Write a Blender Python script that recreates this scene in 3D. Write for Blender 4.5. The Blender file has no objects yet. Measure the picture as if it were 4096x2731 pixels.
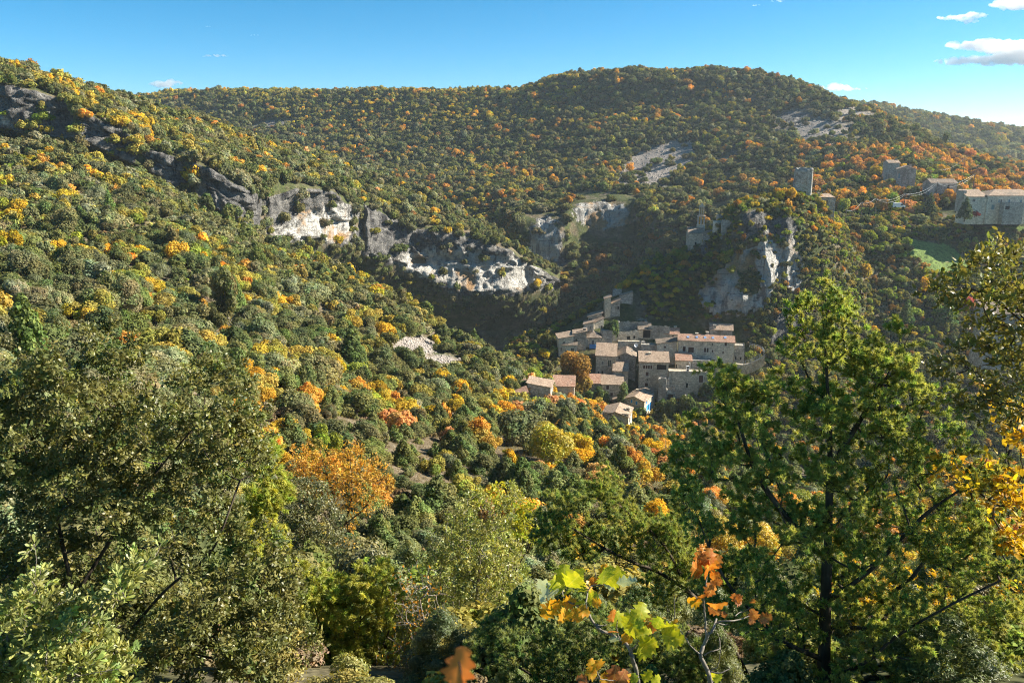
import bpy, math, random, time
import numpy as np
from mathutils import Vector, Matrix
from mathutils.bvhtree import BVHTree

T0 = time.time()
S = bpy.context.scene
C = S.collection
R = math.radians
rng = np.random.default_rng(7)
random.seed(7)

# ------------------------------------------------------------------ camera
F = 796.0                      # focal length in pixels of a 1024 wide frame
PITCH = R(14.2)
cam_d = bpy.data.cameras.new('camera')
cam = bpy.data.objects.new('camera', cam_d)
C.objects.link(cam)
cam.location = (0, 0, 0)
cam.rotation_euler = (R(90) - PITCH, 0, 0)
cam_d.sensor_width = 36.0
cam_d.lens = 36.0 * F / 1024.0
cam_d.clip_start = 0.05
cam_d.clip_end = 60000
cam_d.dof.use_dof = True
cam_d.dof.focus_distance = 5.0
cam_d.dof.aperture_fstop = 16.0
S.camera = cam
CP, SP = math.cos(PITCH), math.sin(PITCH)

# ------------------------------------------------------------------ sky, sun, exposure
SUN_AZ = R(80)                 # to the right of the viewing direction (+Y)
SUN_EL = R(31)
SUN = Vector((math.sin(SUN_AZ) * math.cos(SUN_EL), math.cos(SUN_AZ) * math.cos(SUN_EL), math.sin(SUN_EL)))
W = bpy.data.worlds.new('World')
S.world = W
W.use_nodes = True
nt = W.node_tree
sky = nt.nodes.new('ShaderNodeTexSky')
sky.sky_type = 'NISHITA'
sky.sun_disc = False
sky.sun_elevation = SUN_EL
sky.sun_rotation = SUN_AZ
sky.altitude = 300
sky.air_density = 0.6
sky.dust_density = 0.15
sky.ozone_density = 4.0
bg = nt.nodes['Background']
hs = nt.nodes.new('ShaderNodeHueSaturation')       # one even grade over the whole sky
hs.inputs['Saturation'].default_value = 1.28
hs.inputs['Hue'].default_value = 0.481
nt.links.new(sky.outputs[0], hs.inputs['Color'])
nt.links.new(hs.outputs[0], bg.inputs[0])
bg.inputs[1].default_value = 0.052
sl = bpy.data.lights.new('sun', 'SUN')
sl.energy = 4.0
sl.angle = R(0.6)
sl.color = (1.0, 0.93, 0.80)
sun = bpy.data.objects.new('sun', sl)
C.objects.link(sun)
sun.rotation_euler = SUN.to_track_quat('Z', 'Y').to_euler()
sun.location = (300, 200, 300)
S.view_settings.view_transform = 'Standard'
S.view_settings.look = 'None'
S.view_settings.gamma = 1.0
S.view_settings.use_curve_mapping = False
S.view_settings.exposure = 1.75
cy = S.cycles
cy.use_denoising = True
cy.denoiser = 'OPENIMAGEDENOISE'
cy.use_adaptive_sampling = True
cy.adaptive_threshold = 0.02
cy.max_bounces = 8
cy.diffuse_bounces = 4
cy.glossy_bounces = 1
cy.transmission_bounces = 4
cy.pixel_filter_type = 'BLACKMAN_HARRIS'
cy.filter_width = 1.1
cy.denoising_prefilter = 'NONE'
cy.transparent_max_bounces = 6
cy.volume_bounces = 5
cy.caustics_reflective = False
cy.caustics_refractive = False

# ------------------------------------------------------------------ geometry helpers
def P(px, py, d):
    """world points seen at pixel (px, py) of a 1024x682 frame at ground distance d (along +Y)"""
    px, py, d = np.broadcast_arrays(np.asarray(px, float), np.asarray(py, float), np.asarray(d, float))
    cx = (px - 512.0) / F
    cyy = (341.0 - py) / F
    dy = CP + cyy * SP
    dz = -SP + cyy * CP
    s = d / dy
    return np.stack([cx * s, dy * s, dz * s], -1)

def proj(p):
    p = np.asarray(p, float)
    dep = p[..., 1] * CP - p[..., 2] * SP
    up = p[..., 1] * SP + p[..., 2] * CP
    dep = np.where(np.abs(dep) < 1e-6, 1e-6, dep)
    return 512.0 + F * p[..., 0] / dep, 341.0 - F * up / dep, dep

def _hash(ix, iy, iz):
    h = (ix.astype(np.int64) * 374761393 + iy.astype(np.int64) * 668265263 + iz.astype(np.int64) * 1440662683) & 0xFFFFFFFF
    h = ((h ^ (h >> 13)) * 1274126177) & 0xFFFFFFFF
    h = ((h ^ (h >> 16)) * 2246822519) & 0xFFFFFFFF
    return ((h ^ (h >> 15)) & 0xFFFF) / 65535.0

def vnoise(p):
    i = np.floor(p)
    f = p - i
    u = f * f * (3 - 2 * f)
    i = i.astype(np.int64)
    x, y, z = i[..., 0], i[..., 1], i[..., 2]
    ux, uy, uz = u[..., 0], u[..., 1], u[..., 2]
    def L(a, b, t): return a + (b - a) * t
    n = L(L(L(_hash(x, y, z), _hash(x + 1, y, z), ux), L(_hash(x, y + 1, z), _hash(x + 1, y + 1, z), ux), uy),
          L(L(_hash(x, y, z + 1), _hash(x + 1, y, z + 1), ux), L(_hash(x, y + 1, z + 1), _hash(x + 1, y + 1, z + 1), ux), uy), uz)
    return n * 2 - 1

def fbm(p, scale, octv=4, gain=0.5, seed=0):
    q = np.asarray(p, float) / np.asarray(scale, float) + seed * 17.31
    a, s, t = 1.0, 0.0, 0.0
    for _ in range(octv):
        s = s + a * vnoise(q)
        t += a
        q = q * 2.03 + 5.7
        a *= gain
    return s / t

def mesh_np(name, V, faces, mats=(), attrs=None, smooth=False, midx=None):
    """faces: list of int arrays (n,3)/(n,4); attrs: {name: per-vertex float or (n,3) array}"""
    me = bpy.data.meshes.new(name)
    V = np.asarray(V, np.float32)
    me.vertices.add(len(V))
    me.vertices.foreach_set('co', V.ravel())
    fs = [np.asarray(f, np.int32) for f in faces if len(f)]
    nl = sum(f.size for f in fs)
    nf = sum(len(f) for f in fs)
    me.loops.add(nl)
    me.polygons.add(nf)
    me.loops.foreach_set('vertex_index', np.concatenate([f.ravel() for f in fs]))
    tot = np.concatenate([np.full(len(f), f.shape[1], np.int32) for f in fs])
    st = np.concatenate([[0], np.cumsum(tot)[:-1]]).astype(np.int32)
    me.polygons.foreach_set('loop_start', st)
    if smooth:
        me.polygons.foreach_set('use_smooth', np.ones(nf, bool))
    if midx is not None:
        me.polygons.foreach_set('material_index', np.asarray(midx, np.int32))
    for m in mats:
        me.materials.append(m)
    for k, a in (attrs or {}).items():
        a = np.asarray(a, np.float32)
        if a.ndim == 1:
            at = me.attributes.new(k, 'FLOAT', 'POINT')
            at.data.foreach_set('value', a)
        else:
            at = me.attributes.new(k, 'FLOAT_VECTOR', 'POINT')
            at.data.foreach_set('vector', a.ravel())
    me.update(calc_edges=True)
    return me

def ob(name, me, parent=None, label=None, cat=None, group=None, kind=None):
    o = bpy.data.objects.new(name, me)
    C.objects.link(o)
    if parent is not None: o.parent = parent
    if label: o['label'] = label
    if cat: o['category'] = cat
    if group: o['group'] = group
    if kind: o['kind'] = kind
    return o

# ------------------------------------------------------------------ materials
def new_mat(name):
    m = bpy.data.materials.new(name)
    m.use_nodes = True
    n = m.node_tree
    n.nodes.clear()
    out = n.nodes.new('ShaderNodeOutputMaterial')
    return m, n, out

class NB:
    """small node-building shorthand"""
    def __init__(self, n): self.n = n
    def node(self, t, **kw):
        x = self.n.nodes.new(t)
        for k, v in kw.items(): setattr(x, k, v)
        return x
    def link(self, a, b): self.n.links.new(a, b)
    def put(self, sock, v):
        if hasattr(v, 'is_output') or isinstance(v, bpy.types.NodeSocket): self.link(v, sock)
        elif isinstance(v, (tuple, list)) and len(v) == 3 and sock.type == 'RGBA': sock.default_value = (*v, 1)
        else: sock.default_value = v
    def attr(self, name, kind='GEOMETRY'):
        x = self.node('ShaderNodeAttribute'); x.attribute_name = name; x.attribute_type = kind
        return x
    def pos(self, scale=(1, 1, 1), obj=False):
        if obj:
            g = self.node('ShaderNodeTexCoord').outputs['Object']
        else:
            g = self.node('ShaderNodeNewGeometry').outputs['Position']
        m = self.node('ShaderNodeMapping')
        m.inputs['Scale'].default_value = scale
        self.link(g, m.inputs['Vector'])
        return m.outputs[0]
    def noise(self, vec, scale, detail=4, rough=0.55, dist=0.0):
        x = self.node('ShaderNodeTexNoise')
        self.link(vec, x.inputs['Vector'])
        x.inputs['Scale'].default_value = scale
        x.inputs['Detail'].default_value = detail
        x.inputs['Roughness'].default_value = rough
        x.inputs['Distortion'].default_value = dist
        return x.outputs['Fac']
    def ramp(self, fac, stops):
        r = self.node('ShaderNodeValToRGB')
        el = r.color_ramp.elements
        while len(el) < len(stops): el.new(0.5)
        for e, (p, c) in zip(el, stops):
            e.position = p
            e.color = (*c, 1) if len(c) == 3 else c
        self.put(r.inputs[0], fac)
        return r.outputs[0]
    def mix(self, fac, a, b, mode='MIX'):
        m = self.node('ShaderNodeMix', data_type='RGBA', blend_type=mode)
        self.put(m.inputs[0], fac); self.put(m.inputs[6], a); self.put(m.inputs[7], b)
        return m.outputs[2]
    def math(self, op, a, b=0.0, c=None, clamp=False):
        m = self.node('ShaderNodeMath', operation=op, use_clamp=clamp)
        self.put(m.inputs[0], a); self.put(m.inputs[1], b)
        if c is not None: self.put(m.inputs[2], c)
        return m.outputs[0]
    def mrange(self, v, a, b, c=0.0, d=1.0):
        m = self.node('ShaderNodeMapRange')
        self.put(m.inputs[0], v)
        for i, x in enumerate((a, b, c, d)): self.put(m.inputs[i + 1], x)
        return m.outputs[0]
    def bump(self, h, strength=0.5, dist=0.1):
        b = self.node('ShaderNodeBump')
        b.inputs['Strength'].default_value = strength
        b.inputs['Distance'].default_value = dist
        self.link(h, b.inputs['Height'])
        return b.outputs[0]
    def bsdf(self, col, rough=0.9, spec=0.2, normal=None):
        b = self.node('ShaderNodeBsdfPrincipled')
        self.put(b.inputs['Base Color'], col)
        self.put(b.inputs['Roughness'], rough)
        b.inputs['Specular IOR Level'].default_value = spec
        if normal is not None: self.link(normal, b.inputs['Normal'])
        return b.outputs[0]

def limestone(n):
    """weathered limestone: grey crust, dark water streaks, fresh white and ochre below overhangs"""
    p = n.pos()
    mid = n.noise(p, 0.30, 5, 0.68)
    fine = n.noise(n.pos((1, 1, 1.8)), 1.5, 4, 0.72)
    grey = n.ramp(n.math('ADD', n.math('MULTIPLY', mid, .55), n.math('MULTIPLY', fine, .45)), [(0.34, (0.06, 0.058, 0.057)), (0.47, (0.17, 0.163, 0.152)), (0.62, (0.36, 0.34, 0.31))])
    fresh = n.attr('fresh').outputs['Fac']
    white = n.ramp(fine, [(0.30, (0.30, 0.28, 0.255)), (0.46, (0.64, 0.61, 0.55)), (0.7, (0.80, 0.77, 0.70))])
    big = n.noise(p, 0.08, 2, 0.5, 0.6)
    och = n.mix(n.mrange(big, 0.55, 0.66), white, (0.46, 0.29, 0.15))
    fm = n.mrange(n.math('ADD', fresh, n.math('MULTIPLY', n.math('SUBTRACT', mid, 0.5), 1.5)), 0.36, 0.56)
    col = n.mix(fm, grey, och)
    st = n.noise(n.pos((1, 1, 0.10)), 0.42, 4, 0.7, 0.25)
    streak = n.math('MULTIPLY', n.mrange(st, 0.50, 0.58), n.mrange(big, 0.66, 0.44))
    col = n.mix(n.math('MULTIPLY', streak, n.mrange(fresh, 0, 1.2, .88, .6)), col, (0.045, 0.043, 0.046))
    bed = n.noise(n.pos((.12, .12, 1)), 0.9, 3, 0.6, .4)
    col = n.mix(n.mrange(bed, .60, .66, 0, .55), col, (0.06, 0.055, 0.05))
    h = n.math('ADD', n.math('MULTIPLY', mid, 1.6), n.math('ADD', n.math('MULTIPLY', fine, 0.9), n.math('ADD', n.math('MULTIPLY', st, 0.9), n.math('MULTIPLY', bed, -.8))))
    return col, h

def make_terrain_mat():
    m, t, out = new_mat('hillside')
    n = NB(t)
    lime, h = limestone(n)
    p = n.pos()
    a = n.noise(p, 0.09, 3, 0.6)
    b = n.noise(p, 0.8, 4, 0.7)
    soil = n.ramp(b, [(0.3, (0.07, 0.055, 0.035)), (0.52, (0.16, 0.125, 0.08)), (0.75, (0.27, 0.23, 0.165))])
    green = n.ramp(b, [(0.3, (0.025, 0.035, 0.014)), (0.7, (0.10, 0.11, 0.04))])
    wob = n.math('MULTIPLY', n.math('SUBTRACT', a, 0.5), 1.8)
    wob2 = n.math('MULTIPLY', n.math('SUBTRACT', b, 0.5), 1.2)
    gm = n.mrange(n.math('ADD', n.attr('green').outputs['Fac'], wob), 0.35, 0.65)
    col = n.mix(gm, soil, green)
    sm = n.mrange(n.math('ADD', n.attr('scree').outputs['Fac'], wob2), 0.4, 0.6)
    scol = n.ramp(b, [(0.25, (0.17, 0.145, 0.125)), (0.75, (0.36, 0.315, 0.27))])
    col = n.mix(sm, col, scol)
    col = n.mix(n.mrange(n.math('ADD', n.attr('meadow').outputs['Fac'], wob2), 0.4, 0.6), col, n.ramp(b, [(0.3, (0.09, 0.15, 0.035)), (0.7, (0.22, 0.29, 0.08))]))
    rm = n.mrange(n.math('ADD', n.attr('rock').outputs['Fac'], n.math('MULTIPLY', n.math('SUBTRACT', n.noise(p, 0.22, 4, 0.65), 0.5), 1.3)), 0.44, 0.54)
    b1 = n.bsdf(col, 0.95, 0.1, n.bump(b, 0.8, 0.5))
    b2 = n.bsdf(lime, 0.95, 0.1, n.bump(h, 1.0, 1.6))
    mx = n.node('ShaderNodeMixShader')
    n.put(mx.inputs[0], rm); n.link(b1, mx.inputs[1]); n.link(b2, mx.inputs[2])
    n.link(mx.outputs[0], out.inputs[0])
    return m
MAT_TERRAIN = make_terrain_mat()

def in_poly(px, py, poly):
    poly = np.asarray(poly, float)
    inside = np.zeros(np.shape(px), bool)
    j = len(poly) - 1
    for i in range(len(poly)):
        xi, yi = poly[i]; xj, yj = poly[j]
        c = ((yi > py) != (yj > py)) & (px < (xj - xi) * (py - yi) / (yj - yi + 1e-12) + xi)
        inside ^= c
        j = i
    return inside

# ------------------------------------------------------------------ terrain: lofted sheets through measured feature lines
SHEETS = {}
def pinterp(x, xp, fp):
    """shape-preserving cubic (PCHIP) interpolation"""
    xp = np.asarray(xp, float); fp = np.asarray(fp, float)
    if len(xp) < 3: return np.interp(x, xp, fp)
    h = np.diff(xp); dl = np.diff(fp) / h
    m = np.zeros_like(fp)
    s = (dl[:-1] * dl[1:]) > 0
    w1 = 2 * h[1:] + h[:-1]; w2 = h[1:] + 2 * h[:-1]
    with np.errstate(all='ignore'):
        mm = (w1 + w2) / (w1 / dl[:-1] + w2 / dl[1:])
    m[1:-1] = np.where(s, mm, 0)
    m[0], m[-1] = dl[0], dl[-1]
    x = np.clip(x, xp[0], xp[-1])
    k = np.clip(np.searchsorted(xp, x) - 1, 0, len(h) - 1)
    t = (x - xp[k]) / h[k]
    return (fp[k] * (1 + 2 * t) * (1 - t) ** 2 + m[k] * h[k] * t * (1 - t) ** 2 + fp[k + 1] * t * t * (3 - 2 * t) + m[k + 1] * h[k] * t * t * (t - 1))

def sheet(name, rows, x0, x1, ncol, subs, masks, amp=0.6, nscale=12.0, cliff_rows=(), cliff_amp=2.0, dfun=None, tension=0.5):
    """rows: list of [(px, py, d) ...] from near to far / low to high. subs: subdivisions per interval."""
    cols = np.linspace(x0, x1, ncol)
    G = []
    for r in rows:
        r = sorted(r)
        xs = [a[0] for a in r]
        if len(r[0]) == 4:           # (px, None, d, z): height given directly
            d = pinterp(cols, xs, [a[2] for a in r]); z = pinterp(cols, xs, [a[3] for a in r])
            p0 = P(cols, 341, d)
            k = (d * CP - z * SP)
            p0 = np.stack([(cols - 512) / F * k, d, z], -1)
            G.append(p0)
        else:
            G.append(P(cols, pinterp(cols, xs, [a[1] for a in r]), pinterp(cols, xs, [a[2] for a in r])))
    G = np.array(G)
    out, cl, vv = [], [], []
    nR = len(G)
    for i in range(nR - 1):
        p0 = G[max(i - 1, 0)]; p1 = G[i]; p2 = G[i + 1]; p3 = G[min(i + 2, nR - 1)]
        n = subs[i]
        m1 = (p2 - p0) * tension; m2 = (p3 - p1) * tension
        L1 = np.linalg.norm(p2 - p1, axis=-1, keepdims=True)
        for m in (m1, m2):
            ml = np.linalg.norm(m, axis=-1, keepdims=True)
            m *= np.minimum(1, 1.0 * L1 / np.maximum(ml, 1e-6))
        for k in range(n + (1 if i == nR - 2 else 0)):
            t = k / n
            out.append((2 * t**3 - 3 * t**2 + 1) * p1 + (t**3 - 2 * t**2 + t) * m1 + (-2 * t**3 + 3 * t**2) * p2 + (t**3 - t**2) * m2)
            cl.append(sum((1.0 if i == c else 0.0) for c in cliff_rows)); vv.append(i + t)
    V = np.array(out); cl = np.array(cl)
    nr = len(V)
    cl = np.convolve(np.pad(cl, 2, mode='edge'), np.ones(5) / 5, 'valid')
    vv = np.array(vv)
    px, py, dep = proj(V)
    du = np.gradient(V, axis=1); dv = np.gradient(V, axis=0)
    N = np.cross(du, dv)
    N /= np.maximum(np.linalg.norm(N, axis=-1, keepdims=True), 1e-9)
    N *= np.sign(np.where(np.abs(N[..., 2:3]) > 0.05, N[..., 2:3], -N[..., 1:2]) + 1e-9)
    mk = masks(px, py, vv[:, None] + px * 0, V, cols)
    cliff = np.clip(mk.get('cliff', 0) + cl[:, None] * mk.get('clmask', 1.0), 0, 1)
    near = np.clip(dep / 150.0, 0.05, 1)
    disp = fbm(V, nscale, 4, 0.5, 1) * amp * near
    # cliffs: fluting, ledges and blocks
    ridg = 1 - np.abs(fbm(V, (8, 8, 30), 5, 0.6, 2))
    block = fbm(V, (6, 6, 4), 5, 0.65, 3)
    V = V + N * (disp + cliff * cliff_amp * (1.6 * (ridg - 0.75) + 1.2 * block))[..., None]
    if dfun is not None: V = dfun(V, px, py, cliff)
    idx = np.arange(nr * ncol).reshape(nr, ncol)
    q = np.stack([idx[:-1, :-1], idx[:-1, 1:], idx[1:, 1:], idx[1:, :-1]], -1).reshape(-1, 4)
    flat = V.reshape(-1, 3)
    e1 = flat[q[:, 1]] - flat[q[:, 0]]; e2 = flat[q[:, 3]] - flat[q[:, 0]]
    fn = np.cross(e1, e2)
    if np.mean(fn[:, 2]) < 0: q = q[:, ::-1]
    at = {k: np.broadcast_to(mk.get(k, 0.0), px.shape).ravel() for k in ('fresh', 'green', 'scree', 'meadow')}
    at['rock'] = np.clip(np.broadcast_to(mk.get('rock', 0.0), px.shape) + cliff, 0, 1).ravel()
    me = mesh_np(name, flat, [q], [MAT_TERRAIN], at, smooth=True)
    o = ob(name, me, kind='structure')
    SHEETS[name] = dict(V=V, px=px, py=py, rock=at['rock'].reshape(px.shape), scree=at['scree'].reshape(px.shape), meadow=at['meadow'].reshape(px.shape), q=q, flat=flat)
    return o

def gauss(px, py, cx, cy_, sx, sy):
    return np.exp(-((px - cx) / sx) ** 2 - ((py - cy_) / sy) ** 2)

# near hillside: from the viewpoint down to the valley, and the long scrub slope on the left
nearX = [-260, -100, 0, 100, 200, 300, 400, 450, 500, 600, 700, 800, 900, 1024, 1300]
def zrow(d, z): return [(x, None, d, zz) for x, zz in zip(nearX, z)]
near_rows = [
    zrow(-10, [3.2] * 15),
    zrow(0.2, [-1.75] * 15),
    zrow(4, [-2.8, -3.0, -3.2, -3.3, -3.4, -3.5, -3.6, -3.6, -3.6, -3.5, -3.3, -3.2, -3.1, -3.0, -2.8]),
    zrow(12, [-6.5, -7.0, -7.4, -7.8, -8.2, -8.4, -8.5, -8.5, -8.5, -8.4, -8.3, -8.2, -8.0, -7.8, -7.5]),
    zrow(30, [-10, -12, -14, -15.5, -17, -18.5, -20, -20, -20, -20.5, -21, -21, -21, -21, -20]),
    zrow(60, [-10, -15, -19, -22, -26, -29, -31, -32, -33, -35, -36, -38, -38, -38, -36]),
    [(-260, 330, 95), (-100, 335, 98), (0, 342, 100), (100, 345, 105), (200, 370, 108), (300, 400, 110), (400, 430, 112), (450, 440, 114), (500, 448, 115), (600, 458, 112), (700, 490, 105), (800, 530, 95), (900, 540, 90), (1024, 545, 88), (1300, 550, 85)],
    [(-260, 280, 130), (-100, 285, 130), (0, 292, 132), (100, 305, 134), (200, 342, 134), (300, 370, 140), (400, 398, 150), (450, 408, 152), (500, 416, 155), (600, 436, 150), (700, 470, 140), (800, 505, 130), (900, 515, 125), (1024, 520, 120), (1300, 525, 115)],
    [(-260, 215, 190), (-100, 230, 185), (0, 245, 182), (100, 262, 180), (200, 300, 172), (300, 322, 188), (400, 352, 195), (450, 372, 195), (500, 386, 195), (600, 424, 190), (700, 455, 180), (800, 485, 170), (900, 500, 160), (1024, 505, 155), (1300, 510, 150)],
    [(-260, 140, 270), (-100, 165, 262), (0, 185, 250), (100, 208, 240), (200, 248, 224), (300, 280, 240), (400, 322, 235), (450, 349, 225), (500, 366, 222), (600, 416, 225), (700, 440, 215), (800, 460, 205), (900, 470, 200), (1024, 480, 195), (1300, 490, 190)],
    [(-260, 90, 318), (-100, 118, 306), (0, 143, 300), (60, 148, 300), (100, 163, 300), (150, 186, 297), (200, 214, 292), (256, 240, 290), (300, 255, 296), (345, 276, 290), (400, 306, 268), (450, 338, 246), (500, 362, 245), (600, 410, 245), (700, 430, 240), (800, 445, 235), (900, 455, 230), (1024, 465, 225), (1300, 475, 220)],
    [(-260, 100, 345), (-100, 128, 335), (0, 150, 326), (100, 175, 330), (200, 222, 322), (256, 250, 318), (300, 275, 322), (345, 312, 312), (400, 346, 292), (450, 364, 275), (500, 368, 272), (600, 412, 262), (700, 430, 250), (800, 445, 245), (900, 455, 240), (1024, 465, 235), (1300, 475, 230)],
]
SCREE_PATCHES = [(20, 313, 28, 7, 1), (70, 309, 22, 5, .8), (115, 325, 20, 9, 1), (135, 318, 14, 5, .9), (165, 300, 30, 6, .75), (225, 322, 32, 6, .95), (215, 312, 22, 4, .7), (415, 345, 22, 10, 1.2), (440, 360, 20, 9, 1.0), (380, 330, 16, 5, .9),
                            (150, 230, 16, 6, .7), (60, 268, 20, 7, .7), (290, 300, 10, 4, .5), (120, 275, 20, 5, .6), (35, 260, 14, 5, .7), (10, 280, 14, 4, .6), (190, 285, 14, 4, .5)]
def near_masks(px, py, v, V, cols):
    sc = np.zeros_like(px)
    for (x, y, a, b, s) in SCREE_PATCHES:
        sc = np.maximum(sc, s * gauss(px, py, x, y, a, b))
    grassy = gauss(px, py, 420, 455, 70, 50)
    return dict(green=np.clip(0.42 - 0.35 * grassy + 0.25 * (V[..., 1] < 40), 0, 1), scree=sc * (v > 5.5), rock=0.12 * (v > 6) * (1 - grassy),
                meadow=0.9 * gauss(px, py, 500, 374, 14, 5) * (v > 7))
sheet('terrain', near_rows, -260, 1300, 420, [6, 4, 6, 10, 14, 22, 16, 22, 26, 24, 8], near_masks, amp=1.4, nscale=16)

# left ridge: cliff wall with the wooded back above it
ridge_rows = [
    [(-200, 130, 318), (0, 160, 316), (60, 165, 318), (100, 180, 320), (150, 200, 320), (200, 226, 318), (245, 250, 322), (300, 268, 366), (350, 282, 408), (400, 306, 432), (450, 326, 446), (500, 330, 456), (560, 330, 470)],
    [(-200, 110, 312), (0, 132, 303), (60, 135, 304), (100, 150, 305), (150, 172, 306), (200, 200, 307), (245, 224, 311), (262, 232, 330), (300, 240, 357), (350, 247, 391), (380, 260, 409), (400, 264, 419), (430, 281, 426), (460, 294, 430), (500, 294, 437), (525, 290, 445), (560, 287, 468)],
    [(-200, 92, 308), (0, 108, 305), (60, 117, 306), (100, 136, 307), (150, 163, 308), (200, 184, 309), (245, 206, 313), (262, 214, 332), (300, 213, 359), (350, 222, 394), (380, 232, 412), (400, 246, 422), (430, 262, 430), (460, 268, 434), (500, 270, 441), (525, 272, 448), (560, 282, 464)],
    [(-200, 70, 309), (0, 84, 306), (60, 99, 307), (110, 126, 308), (160, 155, 309), (200, 166, 310), (248, 190, 313), (262, 197, 334), (300, 188, 358), (330, 191, 376), (352, 204, 396), (365, 203, 412), (395, 222, 424), (420, 229, 428), (450, 236, 432), (480, 243, 437), (510, 251, 444), (525, 262, 450), (560, 278, 464)],
    [(-200, 64, 318), (0, 77, 317), (60, 94, 318), (110, 119, 322), (160, 146, 326), (200, 158, 330), (248, 180, 332), (300, 180, 372), (352, 193, 410), (395, 210, 436), (420, 219, 438), (450, 227, 442), (480, 236, 447), (510, 247, 454), (530, 262, 458), (560, 276, 468)],
    [(-200, 55, 330), (0, 69, 332), (50, 84, 350), (100, 101, 372), (150, 119, 392), (200, 134, 410), (250, 152, 425), (300, 165, 440), (350, 180, 456), (400, 197, 462), (430, 207, 458), (450, 218, 458), (480, 229, 460), (505, 243, 464), (530, 260, 466), (560, 275, 472)],
    [(-200, 51, 345), (0, 67, 346), (50, 81, 370), (100, 96, 400), (150, 107, 430), (200, 122, 455), (250, 138, 474), (300, 153, 486), (350, 168, 492), (400, 187, 490), (430, 198, 480), (450, 211, 476), (480, 224, 474), (505, 240, 474), (530, 258, 476), (560, 273, 480)],
    [(-200, 80, 400), (0, 92, 400), (50, 104, 420), (100, 118, 450), (150, 130, 480), (200, 145, 505), (250, 162, 520), (300, 180, 530), (350, 200, 530), (400, 225, 525), (430, 240, 515), (450, 255, 510), (480, 268, 505), (505, 280, 500), (530, 290, 500), (560, 300, 500)],
]
def ridge_masks(px, py, v, V, cols):
    body = np.ones_like(px)
    fresh = np.zeros_like(px)
    for (x, y, a, b, s) in [(322, 226, 34, 20, 1.0), (338, 222, 14, 24, .8), (300, 232, 32, 12, .8), (450, 264, 52, 16, 1.35), (482, 272, 48, 18, 1.4), (515, 274, 26, 18, 1.3), (510, 258, 18, 8, .5), (425, 258, 18, 8, .5), (8, 118, 14, 14, .5), (3, 125, 12, 10, .4), (240, 210, 6, 14, .3)]:
        fresh = np.maximum(fresh, s * gauss(px, py, x, y, a, b))
    rk = 0.55 * gauss(px, py, 475, 236, 40, 9) + 0.4 * gauss(px, py, 400, 222, 30, 8) + .3 * gauss(px, py, 60, 96, 90, 6) + .35 * gauss(px, py, 180, 155, 60, 6)
    gap = gauss(px, py, 355, 225, 8, 30) + gauss(px, py, 258, 215, 7, 30)
    return dict(green=np.full_like(px, 0.55), fresh=fresh, rock=rk, clmask=np.clip(1 - 0.5 * gap - .8 * gauss(px, py, 78, 116, 8, 24) - .85 * gauss(px, py, 142, 160, 13, 24) - .7 * gauss(px, py, 192, 182, 9, 20), 0, 1))
def ridge_disp(V, px, py, cliff):
    # clefts and concave alcoves in the wall
    rec = 12 * gauss(px, py, 257, 214, 6, 40) + 14 * gauss(px, py, 357, 226, 7, 34) + 6 * gauss(px, py, 419, 262, 12, 5) + 6 * gauss(px, py, 528, 278, 5, 10) + 2.5 * gauss(px, py, 318, 226, 26, 9) \
        + 6 * gauss(px, py, 60, 122, 8, 18) + 5 * gauss(px, py, 118, 140, 7, 12) + 6 * gauss(px, py, 185, 180, 8, 14) - 4 * gauss(px, py, 232, 200, 14, 14) - 4 * gauss(px, py, 20, 105, 12, 18)
    V = V.copy()
    V[..., 1] += rec * np.clip(cliff + 0.2, 0, 1)
    return V
sheet('ridge_terrain', ridge_rows, -200, 560, 420, [8, 20, 20, 8, 14, 14, 8], ridge_masks, amp=2.0, nscale=18, cliff_rows=(1, 2), cliff_amp=2.6, dfun=ridge_disp)

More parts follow.
